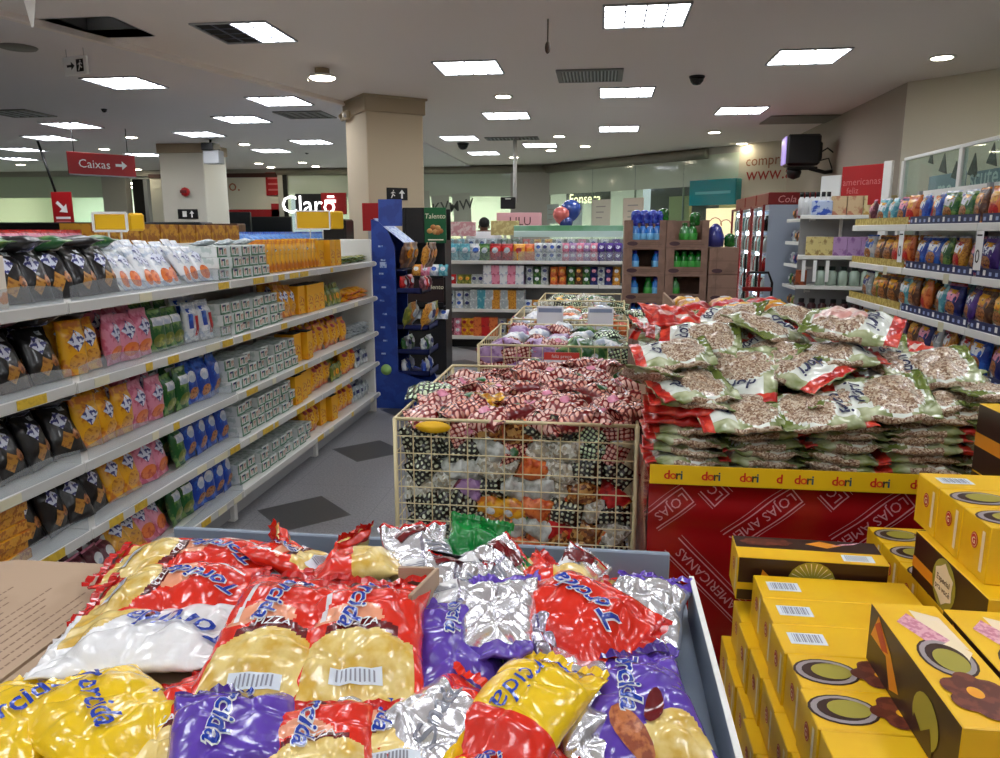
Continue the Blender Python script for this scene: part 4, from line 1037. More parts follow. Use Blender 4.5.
for sx in (-1, 1): b.blob((sx * .03, -.088, 1.685), (.014, .008, .008), WHITE, 6); b.blob((sx * .03, -.095, 1.685), (.006, .004, .006), BLACK, 5)
part('eye', b, t)
b = MB(); b.blob((0, -.092, 1.61), (.024, .008, .007), mat('lip', (.38, .18, .16), .5), 6); part('mouth', b, t)
SHIRT = mat('white_shirt', (.90, .90, .91), .85, bump=.15, bs=14)
skinned('shirt', SHO([(0, 0, .92, (.19, .145)), (0, 0, 1.15, (.19, .14)), (0, 0, 1.34, (.215, .15)), (0, 0, 1.44, (.16, .12)), (0, 0, 1.49, (.09, .085)), (-.2, 0, 1.41, .092), (-.25, .02, 1.20, .078), (.2, 0, 1.41, .092), (.25, .02, 1.20, .078)]),
        [(0, 1), (1, 2), (2, 3), (3, 4), (3, 5), (5, 6), (3, 7), (7, 8)], 0, SHIRT, t)
skinned('trousers', [(0, 0, .98, (.17, .13)), (-.09, 0, .84, .1), (-.1, -.01, .5, .075), (-.1, .02, .1, .06), (.09, 0, .84, .1), (.1, -.01, .5, .075), (.1, .02, .1, .06)], [(0, 1), (1, 2), (2, 3), (0, 4), (4, 5), (5, 6)], 0, mat('dark_jeans', (.12, .14, .2), .8), t)
# head top of a second shopper
q = at_y(445, 229, 11.4)
t = thing('person', 'shopper mostly hidden behind the green header, only dark hair showing', 'person', TRS((q.x - .02, q.y, 0), R(150), 0, 0, q.z / 1.78 + .03))
bo = skinned('body', V, Ed, 0, SKIN, t)
b = MB(); b.blob((0, .012, 1.725), (.09, .105, .085), MATS['black_hair'], 10, .06); part('hair', b, t)
skinned('shirt', [(0, 0, .92, (.17, .125)), (0, 0, 1.15, (.165, .12)), (0, 0, 1.34, (.18, .12)), (0, 0, 1.455, (.125, .09)), (0, 0, 1.5, (.075, .07)), (-.2, 0, 1.415, .078), (-.245, .02, 1.22, .066), (.2, 0, 1.415, .078), (.245, .02, 1.22, .066)],
        [(0, 1), (1, 2), (2, 3), (3, 4), (3, 5), (5, 6), (3, 7), (7, 8)], 0, mat('grey_shirt', (.3, .3, .32), .8), t)

# ================================================================== balloons, posters, hanging screen, far shop details
for px, py, r_, c, l in [(571, 210, .17, (.22, .34, .66), 'blue balloon, uppermost of the three over the sweets wall'), (561, 215, .135, (.88, .45, .42), 'salmon pink balloon before the blue ones'), (566, 223, .11, (.20, .28, .55), 'small dark blue balloon below the pink one')]:
    q = at_y(px, py, 12.6 + (0 if r_ > .15 else -.25)); t = thing('balloon', l, 'balloon', TRS(q), 'balloons over the sweets wall')
    b = MB(); b.lathe([(.001, -r_ * 1.25), (r_ * .12, -r_ * 1.15), (r_ * .55, -r_ * .8), (r_ * .9, -r_ * .3), (r_, .1 * r_), (r_ * .9, r_ * .5), (r_ * .55, r_ * .85), (.001, r_)], mat('balloon_%d' % int(c[0] * 100), c, .2, coat=.5), 18); part('skin', b, t)
    b = MB(); b.tube([(0, 0, -r_ * 1.2), (.03, 0, -.6), (0, 0, 0 - q.z + .02)], .004, WHITE, 4); part('string', b, t)
for px, py, w, h, c, l in [(601, 213, .5, .58, (.86, .84, .78), 'white paper poster on the shop glass'), (633, 212, .5, .58, (.88, .82, .76), 'pinkish white poster on the glass above the blue bottles'), (552, 214, .42, .45, (.72, .76, .74), 'wide grey poster on the glass behind the pink letters'), (577, 214, .3, .5, (.70, .78, .77), 'pale blue poster beside the balloons')]:
    q = diag(px, py, -.03); t = thing('shop_poster', l, 'poster', TRS(q, R(-45)))
    b = MB(); b.box(-w / 2 * 1.15, w / 2 * 1.15, -.004, .004, -h / 2, h / 2, mat('poster_%d' % int(c[0] * 100 + c[1] * 10), c, .6)); part('sheet', b, t)
    b = MB()
    for k in range(3): b.box(-w * .3, w * .28 - .05 * k, -.006, -.004, h * .22 - .12 * k, h * .26 - .12 * k, mat('poster_line', (.66, .62, .60), .6))
    part('print', b, t)
q = at_y(508, 203, 13.4)
t = thing('hanging_screen', 'small black screen hanging on a white ceiling post', 'screen', TRS(q, R(8)))
b = MB(); b.box(-.13, .13, -.03, .03, -.1, .1, BLACK, .012); part('screen', b, t)
b = MB(); b.box(-.05, .05, -.032, -.03, .06, .08, METAL_W); part('badge', b, t)
b = MB(); b.tube([(.12, .03, .0), (.12, .03, CZ - q.z)], .035, METAL_W, 10); part('post', b, t)
# dark shop with yellow lettering, teal sign, warm poster
q = diag(586, 189, .9); t = thing('shop_sign', 'small cream glowing lettering in the dark shop behind glass', 'shop sign', TRS(q, R(-45)))
LY = mat_emit('sign_letter_cream', (.98, .95, .72), 1.6)
b = MB(); b.text('Fonseca', LY, plane_fn((0, -.03, -.22), (1, 0, 0), (0, 0, 1)), .34); part('lettering', b, t)
b = MB(); b.box(.1, .62, -.04, -.02, -.02, .16, LY); b.box(-.7, .8, .0, .03, -.28, .4, mat('sign_board_dark', (.10, .13, .13), .5)); b.tube([(-.5, .02, .4), (-.5, .02, 2.9 - q.z)], .012, BLACK); b.tube([(.5, .02, .4), (.5, .02, 2.9 - q.z)], .012, BLACK); part('board', b, t)
q = diag(712, 192.5, -.12); t = thing('teal_sign', 'glossy teal sign box behind the glass beside the cream wall', 'shop sign', TRS(q, R(-45)))
b = MB(); b.box(-.50, .56, -.05, .2, -.235, .235, mat('teal_panel', (.05, .58, .62), .15, coat=.6), .01); part('panel', b, t)
b = MB(); b.box(-.35, .45, -.056, -.05, -.03, .02, mat('teal_line', (.45, .80, .82), .3)); part('print', b, t)
q = diag(720, 227, .38); t = thing('warm_poster', 'orange and cream lit poster below the teal sign', 'poster', TRS(q, R(-45)))
b = MB(); b.box(-.34, .38, -.02, .03, -1.2, .36, mat('lit_poster', (1, .86, .70), .5, c2=(1, .70, .45), cs=1.6, thr=(.35, .7), emit=.9), .01); part('panel', b, t)
b = MB(); b.tube([(-.1 + .16 * math.cos(k * .5), -.03, .02 + .16 * math.sin(k * .5)) for k in range(9)], .01, mat('poster_pink', (.85, .45, .3), .5), 5); b.tube([(.15 + .14 * math.cos(k * .5), -.03, .0 + .14 * math.sin(k * .5)) for k in range(9)], .01, MATS['poster_pink'], 5); part('print', b, t)
q = diag(679, 220, .06); b = MB(); b.box(-.26, .26, -.02, .05, -q.z, 2.28 - q.z, mat('lime_wall', (.80, .80, .58), .7)); solo('shop_pilaster', b, 'lime cream pilaster beside the teal sign', 'pilaster', TRS(q, R(-45)))
# cream niche wall lettering
q = diag(746, 164, -.012); q2 = diag(746, 177.5, -.012); dx = Vector((1, -1, 0)).normalized()
b = MB(); bt = mat('wall_text_tan', (.58, .36, .24), .6); b.text('compre pelo site', bt, plane_fn(q + Vector((0, 0, .05)), dx, (0, 0, 1)), .26, 0)
b.text('www.americanas', mat('wall_text_red', (.62, .16, .10), .6), plane_fn(q2 + Vector((0, 0, .06)), dx, (0, 0, 1)), .33, 0)
solo('wall_lettering', b, 'red and tan web address painted on the cream wall over the coolers', 'lettering')

# ================================================================== blue display stand at the gondola end
BLUE = mat('stand_blue', (.12, .24, .58), .35, c2=(.15, .29, .65), cs=10); BLUED = mat('stand_blue_dark', (.06, .12, .36), .4); PALEB = mat('stand_pale_print', (.72, .80, .92), .4, c2=(.35, .5, .8), cs=30)
SX0, SX1, SXF = -2.0, -1.79, -1.5; SY0, SY1 = 6.58, 7.0
t = thing('display_stand', 'tall blue cardboard display stand with curved foot at the aisle end', 'display stand', TRS((0, 0, 0)))
prof = [(SX0, 0), (SXF + .05, 0), (SXF + .05, .08), (SXF, .16), (SXF - .04, .26), (SX1 + .06, .32), (SX1, .34), (SX1, 1.46), (SX1 - .06, 1.60), (SX1 - .14, 1.68), (SX0, 1.70)]
def panel(y0, y1, m, mb):
    n = len(prof); vs = [(x, y, z) for y in (y0, y1) for x, z in prof]
    mb.add(vs, [tuple(range(n)), tuple(range(2 * n - 1, n - 1, -1))] + [(i, n + i, n + (i + 1) % n, (i + 1) % n) for i in range(n)], m)
b = MB(); panel(SY0, SY0 + .02, BLUE, b); part('side_panel', b, t)
b = MB(); panel(SY1 - .02, SY1, BLUE, b); part('side_panel', b, t)
b = MB(); b.box(SX0, SX0 + .02, SY0 + .02, SY1 - .02, 0, 1.7, BLUE); part('back_panel', b, t)
b = MB(); b.lathe([(0, 0), (.05, 0), (.05, .004), (0, .004)], mat('badge_lime', (.62, .80, .45), .5), 16, TRS((-1.9, SY0 - .0, .36), 0, R(90)))
part('badge', b, t)
b = MB(); b.box(-1.93, -1.87, SY0 - .003, SY0, 1.28, 1.33, PALEB); part('printed_mark', b, t)
for k in range(9): b = MB(); b.box(-1.94 + .02 * (k % 2), -1.90 + .02 * (k % 2), SY0 - .003, SY0, .5 + .12 * k, .515 + .12 * k, PALEB); part('printed_mark', b, t)
b = MB(); M = TRS((-1.9, SY0 + .08, 1.74), 0, 0, R(-6)); b.box(-.01, .20, -.05, -.035, -.06, .17, BLUE, .003, TRS((-1.93, SY0 + .06, 1.7), R(6), R(-4))); part('header_card', b, t)
b = MB(); b.add([(SX0 + .02, SY0 + .0, 1.71), (SX1 + .08, SY0 + .0, 1.50), (SX1 + .08, SY1, 1.50), (SX0 + .02, SY1, 1.71)], [(0, 1, 2, 3)], PALEB); part('sloping_top', b, t)
for k, z in enumerate((1.05, .72, .5, .3)):
    b = MB(); x1 = SXF + (.0 if k else -.06); b.box(SX0 + .02, x1, SY0 + .02, SY1 - .02, z, z + .012, BLUED); b.box(x1 - .012, x1, SY0 + .02, SY1 - .02, z, z + .05, BLUED); b.box(SX0 + .05, x1, SY0 + .02, SY0 + .03, z, z + .05, BLUED); part('tray', b, t)
def stand_items(z, cols, n, key, lean, desc, x0=-1.74, x1=-1.56):
    for r_ in range(2):
        for i in range(n):
            c = cols[(i + r_) % len(cols)]
            put(key + '_' + c, TRS((x0 + (x1 - x0) * r_, SY0 + .08 + (SY1 - SY0 - .16) * i / max(1, n - 1), z + .014), rb.uniform(-.3, .3), 0, lean), cw(c) + ' ' + desc, 'on the blue display stand')
stand_items(1.26, ['brown', 'gold', 'brown'], 3, 'sweet', R(10), 'sachet, upper tier')
b = MB(); b.box(SX0 + .02, SX1 + .06, SY0 + .02, SY1 - .02, 1.25, 1.262, BLUED); part('tray', b, t)
stand_items(1.06, ['red', 'maroon'], 3, 'tiny', R(-6), 'box like packet, middle tier')
stand_items(.72, ['olive', 'gold', 'grey'], 3, 'sweet', R(12), 'packet, lower middle tier')
stand_items(.5, ['green', 'grey'], 3, 'tiny', R(-10), 'packet, low tier')
stand_items(.3, ['white', 'blue'], 3, 'tiny', R(-10), 'packet, lowest tier')

# ================================================================== black stand with green header
KG = mat('header_dark_green', (.04, .34, .18), .35); KB = mat('stand_black', (.05, .045, .05), .4)
KX0, KX1, KY0, KY1 = -2.14, -1.68, 8.2, 8.6
t = thing('display_stand', 'black display stand with dark green header picturing nuts', 'display stand', TRS((0, 0, 0)))
b = MB(); b.box(KX0, KX1, KY0 + .05, KY1, 0, .62, KB, .006); b.box(KX0, KX0 + .03, KY0, KY1, .62, 1.84, KB); b.box(KX1 - .03, KX1, KY0 + .05, KY1, .62, 1.5, KB); b.box(KX0, KX1, KY1 - .03, KY1, .62, 1.84, KB); part('body', b, t)
b = MB(); b.box(-1.90, KX1 + .02, KY0 + .02, KY0 + .05, 1.47, 1.85, KG, .004); b.box(KX0, -1.90, KY0 + .02, KY0 + .05, 1.47, 1.85, KB, .004); part('header', b, t)
b = MB(); f = plane_fn((-1.78, KY0 + .017, 1.76), (1, 0, 0), (0, 0, 1)); b.text('Talento', mat('header_cream', (.92, .90, .78), .5), f, .075, .5, .15)
b.box(-1.86, -1.69, KY0 + .016, KY0 + .02, 1.50, 1.512, mat('header_cream', (.92, .90, .78), .5)); part('lettering', b, t)
b = MB()
for i, (x, z) in enumerate([(-.06, -.02), (-.02, .02), (.03, .015), (.06, -.02), (0, -.03), (.03, -.035)]): b.blob((-1.78 + x, KY0 + .018, 1.62 + z), (.032, .008, .028), mat('nut_%d' % (i % 2), (.62, .40, .20) if i % 2 else (.74, .55, .32), .5), 7)
part('nut_picture', b, t)
for z in (.78, 1.1):
    b = MB(); b.box(KX0 + .03, KX1 - .0, KY0 - .06, KY1 - .03, z, z + .012, KB); b.box(KX0 + .03, KX1, KY0 - .07, KY0 - .06, z, z + .05 if z < 1 else z + .02, KB); part('tray', b, t)
b = MB(); b.box(KX0 + .03, KX1, KY0 - .05, KY0 - .03, .83, 1.09, mat('stand_maroon', (.14, .07, .06), .4), .004); b.text('Talento', MATS['header_cream'], plane_fn((-1.79, KY0 - .053, 1.0), (1, 0, 0), (0, 0, 1)), .07, .5, .15); part('front_print', b, t)
for i in range(4):
    c = ['gold', 'pink', 'white', 'sky'][i]; put('tiny_' + c, TRS((-2.0 + .1 * i, KY0 + .02, 1.115), R(-90), 0, R(-20)), cw(c) + ' packet', 'on the middle tray of the black stand')
    c = ['grey', 'white', 'grey', 'white'][i]; put('tiny_' + c, TRS((-2.0 + .1 * i, KY0 - .0, .64 if i < 4 else .8), R(-90), 0, R(-40)), cw(c) + ' packet', 'lying on the low ledge of the black stand')
# red counter card and dark bin left of the blue stand
q = at_x(368, 230, -2.6)
b = MB(); b.box(-.14, .14, -.15, .15, -.12, .12, mat('bin_black', (.07, .06, .06), .4), .02); b.box(-.13, .13, -.17, -.15, -.3, -.1, mat('bin_brown', (.42, .34, .28), .6), .01); b.box(-.1, .1, -.1, .1, -q.z, -.12, METAL_W); solo('bin_display', b, 'black topped bin behind the yellow sign by the blue stand', 'bin', TRS((q.x - .35, q.y - .0, q.z)))
q = at_y(371, 217, 8.8)
b = MB(); b.box(-.1, .1, -.02, .02, -.16, .16, RED, .004); b.box(-.03, .03, -.03, .0, -q.z, -.16, METAL_G); solo('red_card', b, 'small red card showing beside the blue header card', 'sign', TRS(q))
# ================================================================== wire baskets
def wire_panel(mb, o, ax, ay, w, h, nx, ny, r=.0026):
    o, ax, ay = Vector(o), Vector(ax), Vector(ay)
    for i in range(nx + 1): p = o + ax * (w * i / nx); mb.tube([p, p + ay * h], r, BASKETW, 4)
    for j in range(ny + 1): p = o + ay * (h * j / ny); mb.tube([p, p + ax * w], r, BASKETW, 4)
def basket(x0, x1, y0, y1, z0, z1, label, nx, ny):
    t = thing('wire_basket', label, 'wire basket', TRS((0, 0, 0)), 'wire baskets down the aisle')
    b = MB(); b.tube([(x0, y0, z1), (x1, y0, z1), (x1, y1, z1), (x0, y1, z1)], .0075, BASKETW, 8, True); part('rim', b, t)
    b = MB(); wire_panel(b, (x0, y0, z0), (1, 0, 0), (0, 0, 1), x1 - x0, z1 - z0, nx, ny); part('front_mesh', b, t)
    b = MB(); wire_panel(b, (x0, y1, z0), (1, 0, 0), (0, 0, 1), x1 - x0, z1 - z0, nx, ny); part('rear_mesh', b, t)
    ns = int(nx * (y1 - y0) / (x1 - x0))
    for x in (x0, x1): b = MB(); wire_panel(b, (x, y0, z0), (0, 1, 0), (0, 0, 1), y1 - y0, z1 - z0, ns, ny); part('side_mesh', b, t)
    b = MB(); wire_panel(b, (x0, y0, z0), (1, 0, 0), (0, 1, 0), x1 - x0, y1 - y0, nx, ns, .003); part('floor_mesh', b, t)
    for x in (x0, x1):
        for y in (y0, y1): b = MB(); b.tube([(x, y, z1), (x, y, 0)], .009, BASKETW, 8); part('leg', b, t)
    return t
BW = [(-.80, .163, 2.87, 4.1, .22, .86), (-.78, .24, 4.9, 6.05, .22, .86), (-.72, .25, 6.3, 7.4, .3, .87), (-.62, .27, 7.95, 8.9, .3, .88)]
BL = ['cream wire basket heaped with checked sweet bags, nearest of the row'.replace('nearest', 'first'), 'cream wire basket with the red topped price card, second of the row', 'cream wire basket with two white price cards, third of the row', 'cream wire basket last of the row, before the sweets wall']
for k, w in enumerate(BW): basket(*w, BL[k], [13, 12, 12, 10][k], [9, 8, 7, 6][k])
CHK_R = mat_dots('check_red', (.50, .10, .10), (.95, .76, .70), 120, .42)
CHK_R2 = mat_dots('check_deep_red', (.44, .06, .08), (.94, .68, .60), 130, .48)
CHK_G = mat_dots('check_green', (.08, .16, .10), (.86, .94, .78), 130, .48)
CHK_D = mat_dots('check_dark', (.07, .08, .06), (.80, .82, .70), 105, .66)
SWEETS = mat_speckle('sweets_brown', [(.52, .30, .14), (.68, .42, .18), (.40, .22, .12), (.80, .60, .32)], 55)
SWEETA = mat_speckle('sweets_amber', [(.90, .66, .12), (.80, .54, .08), (.95, .76, .22), (.70, .44, .06)], 60)
PALEW = mat_speckle('sweets_pale', [(.80, .80, .74), (.62, .60, .54), (.90, .90, .86), (.70, .66, .56)], 60)
CLEARF = mat('cloudy_film', (.82, .84, .82), .18, 0, .4, 40, (.62, .64, .60), 14, (.45, .6), coat=.5)
BK = {}
def flat_bag(key, L, W, T, main, seal, seed, accents=(), wr=.007, bend=0, dent=.01, nu=26, nv=12):
    if key in BK: return BK[key]
    mb = MB(); S = make_surf(L, W, T, seed, wr, bend, flat=.45, seal=.06, dent=dent, crease=.012)
    bag_into(mb, S, lambda u, v, s: seal if (u < .06 or u > .94) else main, nu, nv)
    for (u, v, a, dw, dh, m, ell) in accents: patch(mb, on_surf(S, L, W, u, v, a, .003), dw, dh, m, 3, ell)
    BK[key] = mb.mesh(key); return BK[key]
for s in range(4):
    flat_bag('gingham_%d' % s, .215, .14, .085, CHK_R if s % 2 == 0 else CHK_R2, CHK_R2, s + 3, [(.5, .45, .3, .05, .05, F_GREEN if s == 1 else F_PINK, True)] if s in (1, 2) else (), .010, .018 * (s - 1.5), .02)
flat_bag('green_check', .24, .15, .08, CHK_G, CHK_G, 9, (), .008, -.015)
flat_bag('amber_sweets', .26, .19, .08, SWEETA, SWEETA, 13, [(.35, .5, .1, .05, .08, mat('amber_label', (.62, .46, .12), .3), True)], .008)
for key, m, sl in [('dark_check', CHK_D, CHK_D), ('brown_sweets', SWEETS, F_ORANGE), ('pale_sweets', PALEW, CLEARF), ('cloudy_bag', CLEARF, CLEARF), ('yellow_label_bag', F_YEL, F_GREEN), ('orange_bag', F_ORANGE, SWEETS), ('red_label_bag', F_RED, SWEETS), ('green_wrap_bag', F_GREEN, F_WHITE), ('lilac_wrap_bag', F_LIL, F_MAROON), ('white_wrap_bag', F_WHITE, F_PINK)]:
    flat_bag(key, .21, .155, .08, m, sl, len(key), [(.5, .5, .2, .05, .05, F_WHITE, True)] if key in ('yellow_label_bag', 'green_wrap_bag') else (), .008, 0, .01, 18, 10)
BD = {'gingham': 'red and white checked sweet bag', 'green_check': 'green and white checked sweet bag', 'amber_sweets': 'amber yellow sweet bag', 'dark_check': 'dark green checked sweet bag', 'brown_sweets': 'brown sweet bag', 'pale_sweets': 'pale sweet bag', 'cloudy_bag': 'cloudy clear sweet bag', 'yellow_label_bag': 'yellow sweet bag', 'orange_bag': 'orange sweet bag', 'red_label_bag': 'red sweet bag', 'green_wrap_bag': 'green sweet bag', 'lilac_wrap_bag': 'lilac sweet bag', 'white_wrap_bag': 'white sweet bag'}
def sweetbag(key, M, where, desc=None):
    d = desc or BD[key.rsplit('_', 1)[0] if key.startswith('gingham') else key]
    return solo('sweet_bag', BK[key], '%s %s %s' % (count((d, where)), d, where), 'sweet bag', M, '%ss %s' % (d, where))
rk = random.Random(21)
# bags pressed against the front mesh of the first basket: rows from the top down
ROWS = [['dark_check', 'gingham_2', 'brown_sweets', 'gingham_1', 'dark_check', 'green_check', 'gingham_0'],
        ['dark_check', 'dark_check', 'cloudy_bag', 'gingham_1', 'pale_sweets', 'green_check', 'gingham_0'],
        ['dark_check', 'cloudy_bag', 'pale_sweets', 'orange_bag', 'pale_sweets', 'dark_check', 'gingham_3'],
        ['pale_sweets', 'lilac_wrap_bag', 'dark_check', 'cloudy_bag', 'pale_sweets', 'brown_sweets', 'red_label_bag'],
        ['dark_check', 'dark_check', 'yellow_label_bag', 'orange_bag', 'dark_check', 'pale_sweets', 'dark_check'],
        ['dark_check', 'dark_check', 'brown_sweets', 'cloudy_bag', 'red_label_bag', 'brown_sweets', 'pale_sweets'],
        ['dark_check', 'brown_sweets', 'dark_check', 'orange_bag', 'pale_sweets', 'brown_sweets', 'dark_check']]
x0, x1, y0, y1, z0, z1 = BW[0]
for r_, row in enumerate(ROWS):
    row = [row[min(6, int(i_ * 7 / 9 + rk.uniform(-.4, .4)) % 7)] for i_ in range(9)]
    for i, key in enumerate(row):
        x = x0 + .05 + (x1 - x0 - .1) * (i + .5 + rk.uniform(-.2, .2)) / 9; z = z1 - .05 - r_ * .083 + rk.uniform(-.014, .014)
        M = TRS((x, y0 + .058 + rk.uniform(-.006, .02), z), rk.uniform(-.35, .35)) @ Matrix.Rotation(R(90) + rk.uniform(-.3, .3), 4, 'X') @ Matrix.Rotation(rk.choice([0, PI]) + rk.uniform(-.8, .8), 4, 'Z') @ Matrix.Scale(.72, 4)
        sweetbag(key, M, 'behind the front mesh of the first wire basket')
# heap on the first basket
heap = []
W1 = 'heaped on the first wire basket'
for j, y in enumerate((2.96, 3.14, 3.34, 3.56, 3.8)):
    for i in range(7):
        u = (i + .5) / 7; x = x0 + .08 + (x1 - x0 - .16) * u
        z = .85 + (.012 * j if u > .45 else -.002 * j)
        sweetbag('gingham_%d' % ((i * 3 + j * 2) % 4), TRS((x, y + rk.uniform(-.03, .03), z + rk.uniform(-.01, .015)), rk.uniform(-.9, .9) + (1.2 if (i + j) % 3 == 0 else 0), rk.uniform(-.35, .45), rk.uniform(-.3, .3)), W1)
for px, py, Y, rz, ry in [(560, 383, 3.35, .4, -.2), (590, 372, 3.6, -.5, .1), (612, 385, 3.4, 1.0, .25), (628, 376, 3.6, .2, -.2), (580, 398, 3.15, -.7, .2), (545, 395, 3.2, .3, -.15), (615, 402, 3.1, -.3, -.1), (640, 395, 3.25, 1.3, .2), (600, 390, 3.25, -.6, 0.2), (565, 403, 3.05, -.4, .1), (530, 405, 3.08, .5, -.1), (632, 408, 3.0, .6, .1), (460, 400, 3.35, .4, .1), (520, 388, 3.5, -.2, .2), (480, 412, 3.0, .15, .1)]:
    q = at_y(px, py, Y)
    sweetbag('gingham_%d' % rk.randrange(4), TRS((q.x, q.y, q.z - .035), rz, rk.uniform(-.1, .5), ry), W1)
q = at_y(433, 393, 3.25); sweetbag('green_check', TRS((q.x, q.y, q.z), R(6), R(12), 0), 'lying on the red checked heap')
for px, py, Y, s in [(500, 392, 3.4, 0), (488, 402, 3.15, .3)]:
    q = at_y(px, py, Y); sweetbag('amber_sweets', TRS((q.x, q.y, q.z - .02), .1 + s, R(10), 0), 'lying among the red checked bags')
# yellow oval tag wired on the first basket rim
q = at_y(433, 427, BW[0][2] - .012)
b = MB(); b.lathe([(0, 0), (.055, 0), (.055, .003), (0, .003)], YELLOW, 20, TRS((0, 0, 0), 0, R(90)) @ Matrix.Diagonal((1.3, .45, 1, 1))); solo('price_tag', b, 'yellow oval tag under the rim of the first wire basket', 'price tag', TRS(q))
# lower content mass of the other baskets: bags at the front mesh and on top
def fill_basket(k, front, top, where, sc=1.0):
    x0, x1, y0, y1, z0, z1 = BW[k]
    for r_ in range(3):
        for i in range(6):
            key = front[(i + r_ * 2) % len(front)] if not isinstance(front[0], list) else front[0 if i < 3 else 1][(i + r_) % len(front[0])]
            M = TRS((x0 + (x1 - x0) * (i + .5) / 6, y0 + .07, z1 - .07 - r_ * .11), 0) @ Matrix.Rotation(R(90), 4, 'X') @ Matrix.Rotation(rk.uniform(-.5, .5), 4, 'Z') @ Matrix.Scale(.95, 4)
            sweetbag(key, M, 'behind the mesh of the %s' % where)
    for j in range(5):
        for i in range(5):
            key = top[0 if i < 3 else 1][(i + j * 2) % len(top[0])]
            M = TRS((x0 + .1 + (x1 - x0 - .2) * (i + .5) / 5, y0 + .14 + (y1 - y0 - .26) * j / 4, z1 - .05 + rk.uniform(-.02, .035)), rk.uniform(0, 3), rk.uniform(-.3, .3), rk.uniform(-.3, .3))
            sweetbag(key, M, 'on top of the %s' % where)
fill_basket(1, [['lilac_wrap_bag', 'gingham_2', 'lilac_wrap_bag'], ['green_wrap_bag', 'green_wrap_bag', 'green_check']], [['lilac_wrap_bag', 'white_wrap_bag', 'gingham_2'], ['green_wrap_bag', 'white_wrap_bag', 'green_check']], 'second wire basket')
fill_basket(2, [['white_wrap_bag', 'brown_sweets', 'pale_sweets'], ['pale_sweets', 'green_check', 'orange_bag']], [['pale_sweets', 'orange_bag', 'white_wrap_bag'], ['white_wrap_bag', 'brown_sweets', 'green_check']], 'third wire basket')
fill_basket(3, [['pale_sweets', 'dark_check', 'green_check'], ['pale_sweets', 'white_wrap_bag', 'green_check']], [['yellow_label_bag', 'pale_sweets', 'green_check'], ['pale_sweets', 'green_wrap_bag', 'pale_sweets']], 'last wire basket')
PC = mat('price_card_white', (.95, .95, .98), .4); PCB = mat('price_card_grey', (.55, .60, .72), .5); PCR = mat('price_card_red', (.84, .24, .20), .45)
def card(px0, py0, px1, py1, Y, head, label, hook=False):
    a, c = at_y(px0, py0, Y), at_y(px1, py1, Y); w = c.x - a.x; h = a.z - c.z
    t = thing('price_card', label, 'price card', TRS((a.x, Y, c.z)))
    b = MB(); b.box(0, w, -.003, .003, 0, h, PC, .002); part('card', b, t)
    b = MB(); b.box(0 if head is PCR else w * .06, w * (1 if head is PCR else .94), -.005, -.003, h * .76, h * (1 if head is PCR else .92), head)
    if head is PCR: b.text('feliz preço', WHITE, plane_fn((w / 2, -.0065, h * .88), (1, 0, 0), (0, 0, 1)), h * .15)
    part('heading', b, t)
    b = MB(); b.tube([(w / 2, .004, h * .9), (w / 2, .012, -.06)], .003, BASKETW, 4); part('clip', b, t)
    if hook: b = MB(); b.tube([(w * .45, -.006, 0), (w * .62, -.007, .02), (w * .62, -.007, .05), (w * .72, -.006, .015), (w * .85, -.006, .01)], .006, PCR, 5); part('red_mark', b, t)
card(544, 352, 579, 384, 4.86, PCR, 'white price card with red heading on the second wire basket')
card(537, 306, 563, 332, 6.26, PCB, 'white price card with a red mark on the third wire basket', True)
card(588, 307, 613, 330, 6.26, PCB, 'plain white price card on the third wire basket beside the marked one')

# ================================================================== pallet of display cartons with bottles
PX0, PY0, CWI, CHI, CDE = .255, 8.1, .43, .277, .42
OVAL = mat('oval_mark', (.28, .17, .2), .6)
t = thing('pallet', 'wooden pallet under the display cartons', 'pallet', TRS((0, 0, 0)))
b = MB()
for k in range(5): b.box(PX0, PX0 + 1.3, PY0 + .02 + .09 * k, PY0 + .09 + .09 * k, .03, .05, mat('pallet_wood', (.62, .48, .3), .8))
part('deck_boards', b, t); b = MB()
for k in range(3): b.box(PX0 + .6 * k, PX0 + .6 * k + .08, PY0 + .02, PY0 + .44, 0, .03, MATS['pallet_wood'])
part('runners', b, t)
def bottle(c, capc):
    key = 'bottle_' + c
    if key not in PK:
        bm = {'blue': mat('bottle_blue', (.14, .45, .78), .2, coat=.4), 'green': mat('bottle_green', (.08, .42, .12), .2, coat=.4), 'clear': mat('bottle_clear_green', (.30, .55, .34), .15, coat=.5)}[c]
        cm = {'navy': mat('cap_navy', (.12, .14, .55), .35), 'green': mat('cap_green', (.06, .34, .08), .35)}[capc]
        lb = {'blue': mat('bottle_label_sky', (.45, .72, .90), .35), 'green': mat('bottle_label_green', (.25, .62, .25), .35), 'clear': MATS.get('bottle_label_green') or bm}[c]
        r_ = .05
        b = MB(); b.lathe([(.001, 0), (r_, .004), (r_, .05), (r_ * 1.02, .052), (r_ * 1.02, .13), (r_, .132), (r_ * .9, .165), (r_ * .5, .2), (r_ * .4, .205), (r_ * .45, .206), (r_ * .45, .235), (.001, .238)], [bm, bm, bm, lb, bm, bm, bm, bm, cm, cm, cm], 12)
        PK[key] = (b.mesh(key), .09, .24, .09)
    return PK[key][0]
def fat_bottle(c):
    key = 'jug_' + c
    if key not in PK:
        bm = {'navy': mat('jug_navy', (.15, .20, .62), .25, c2=(.30, .42, .82), cs=18, coat=.4), 'green': mat('jug_green', (.06, .33, .10), .25, c2=(.12, .45, .14), cs=18, coat=.4)}[c]
        b = MB(); b.lathe([(.001, 0), (.05, .004), (.056, .03), (.054, .06), (.057, .09), (.05, .12), (.02, .14), (.001, .142)], bm, 12); PK[key] = (b.mesh(key), .1, .14, .1)
    return PK[key][0]
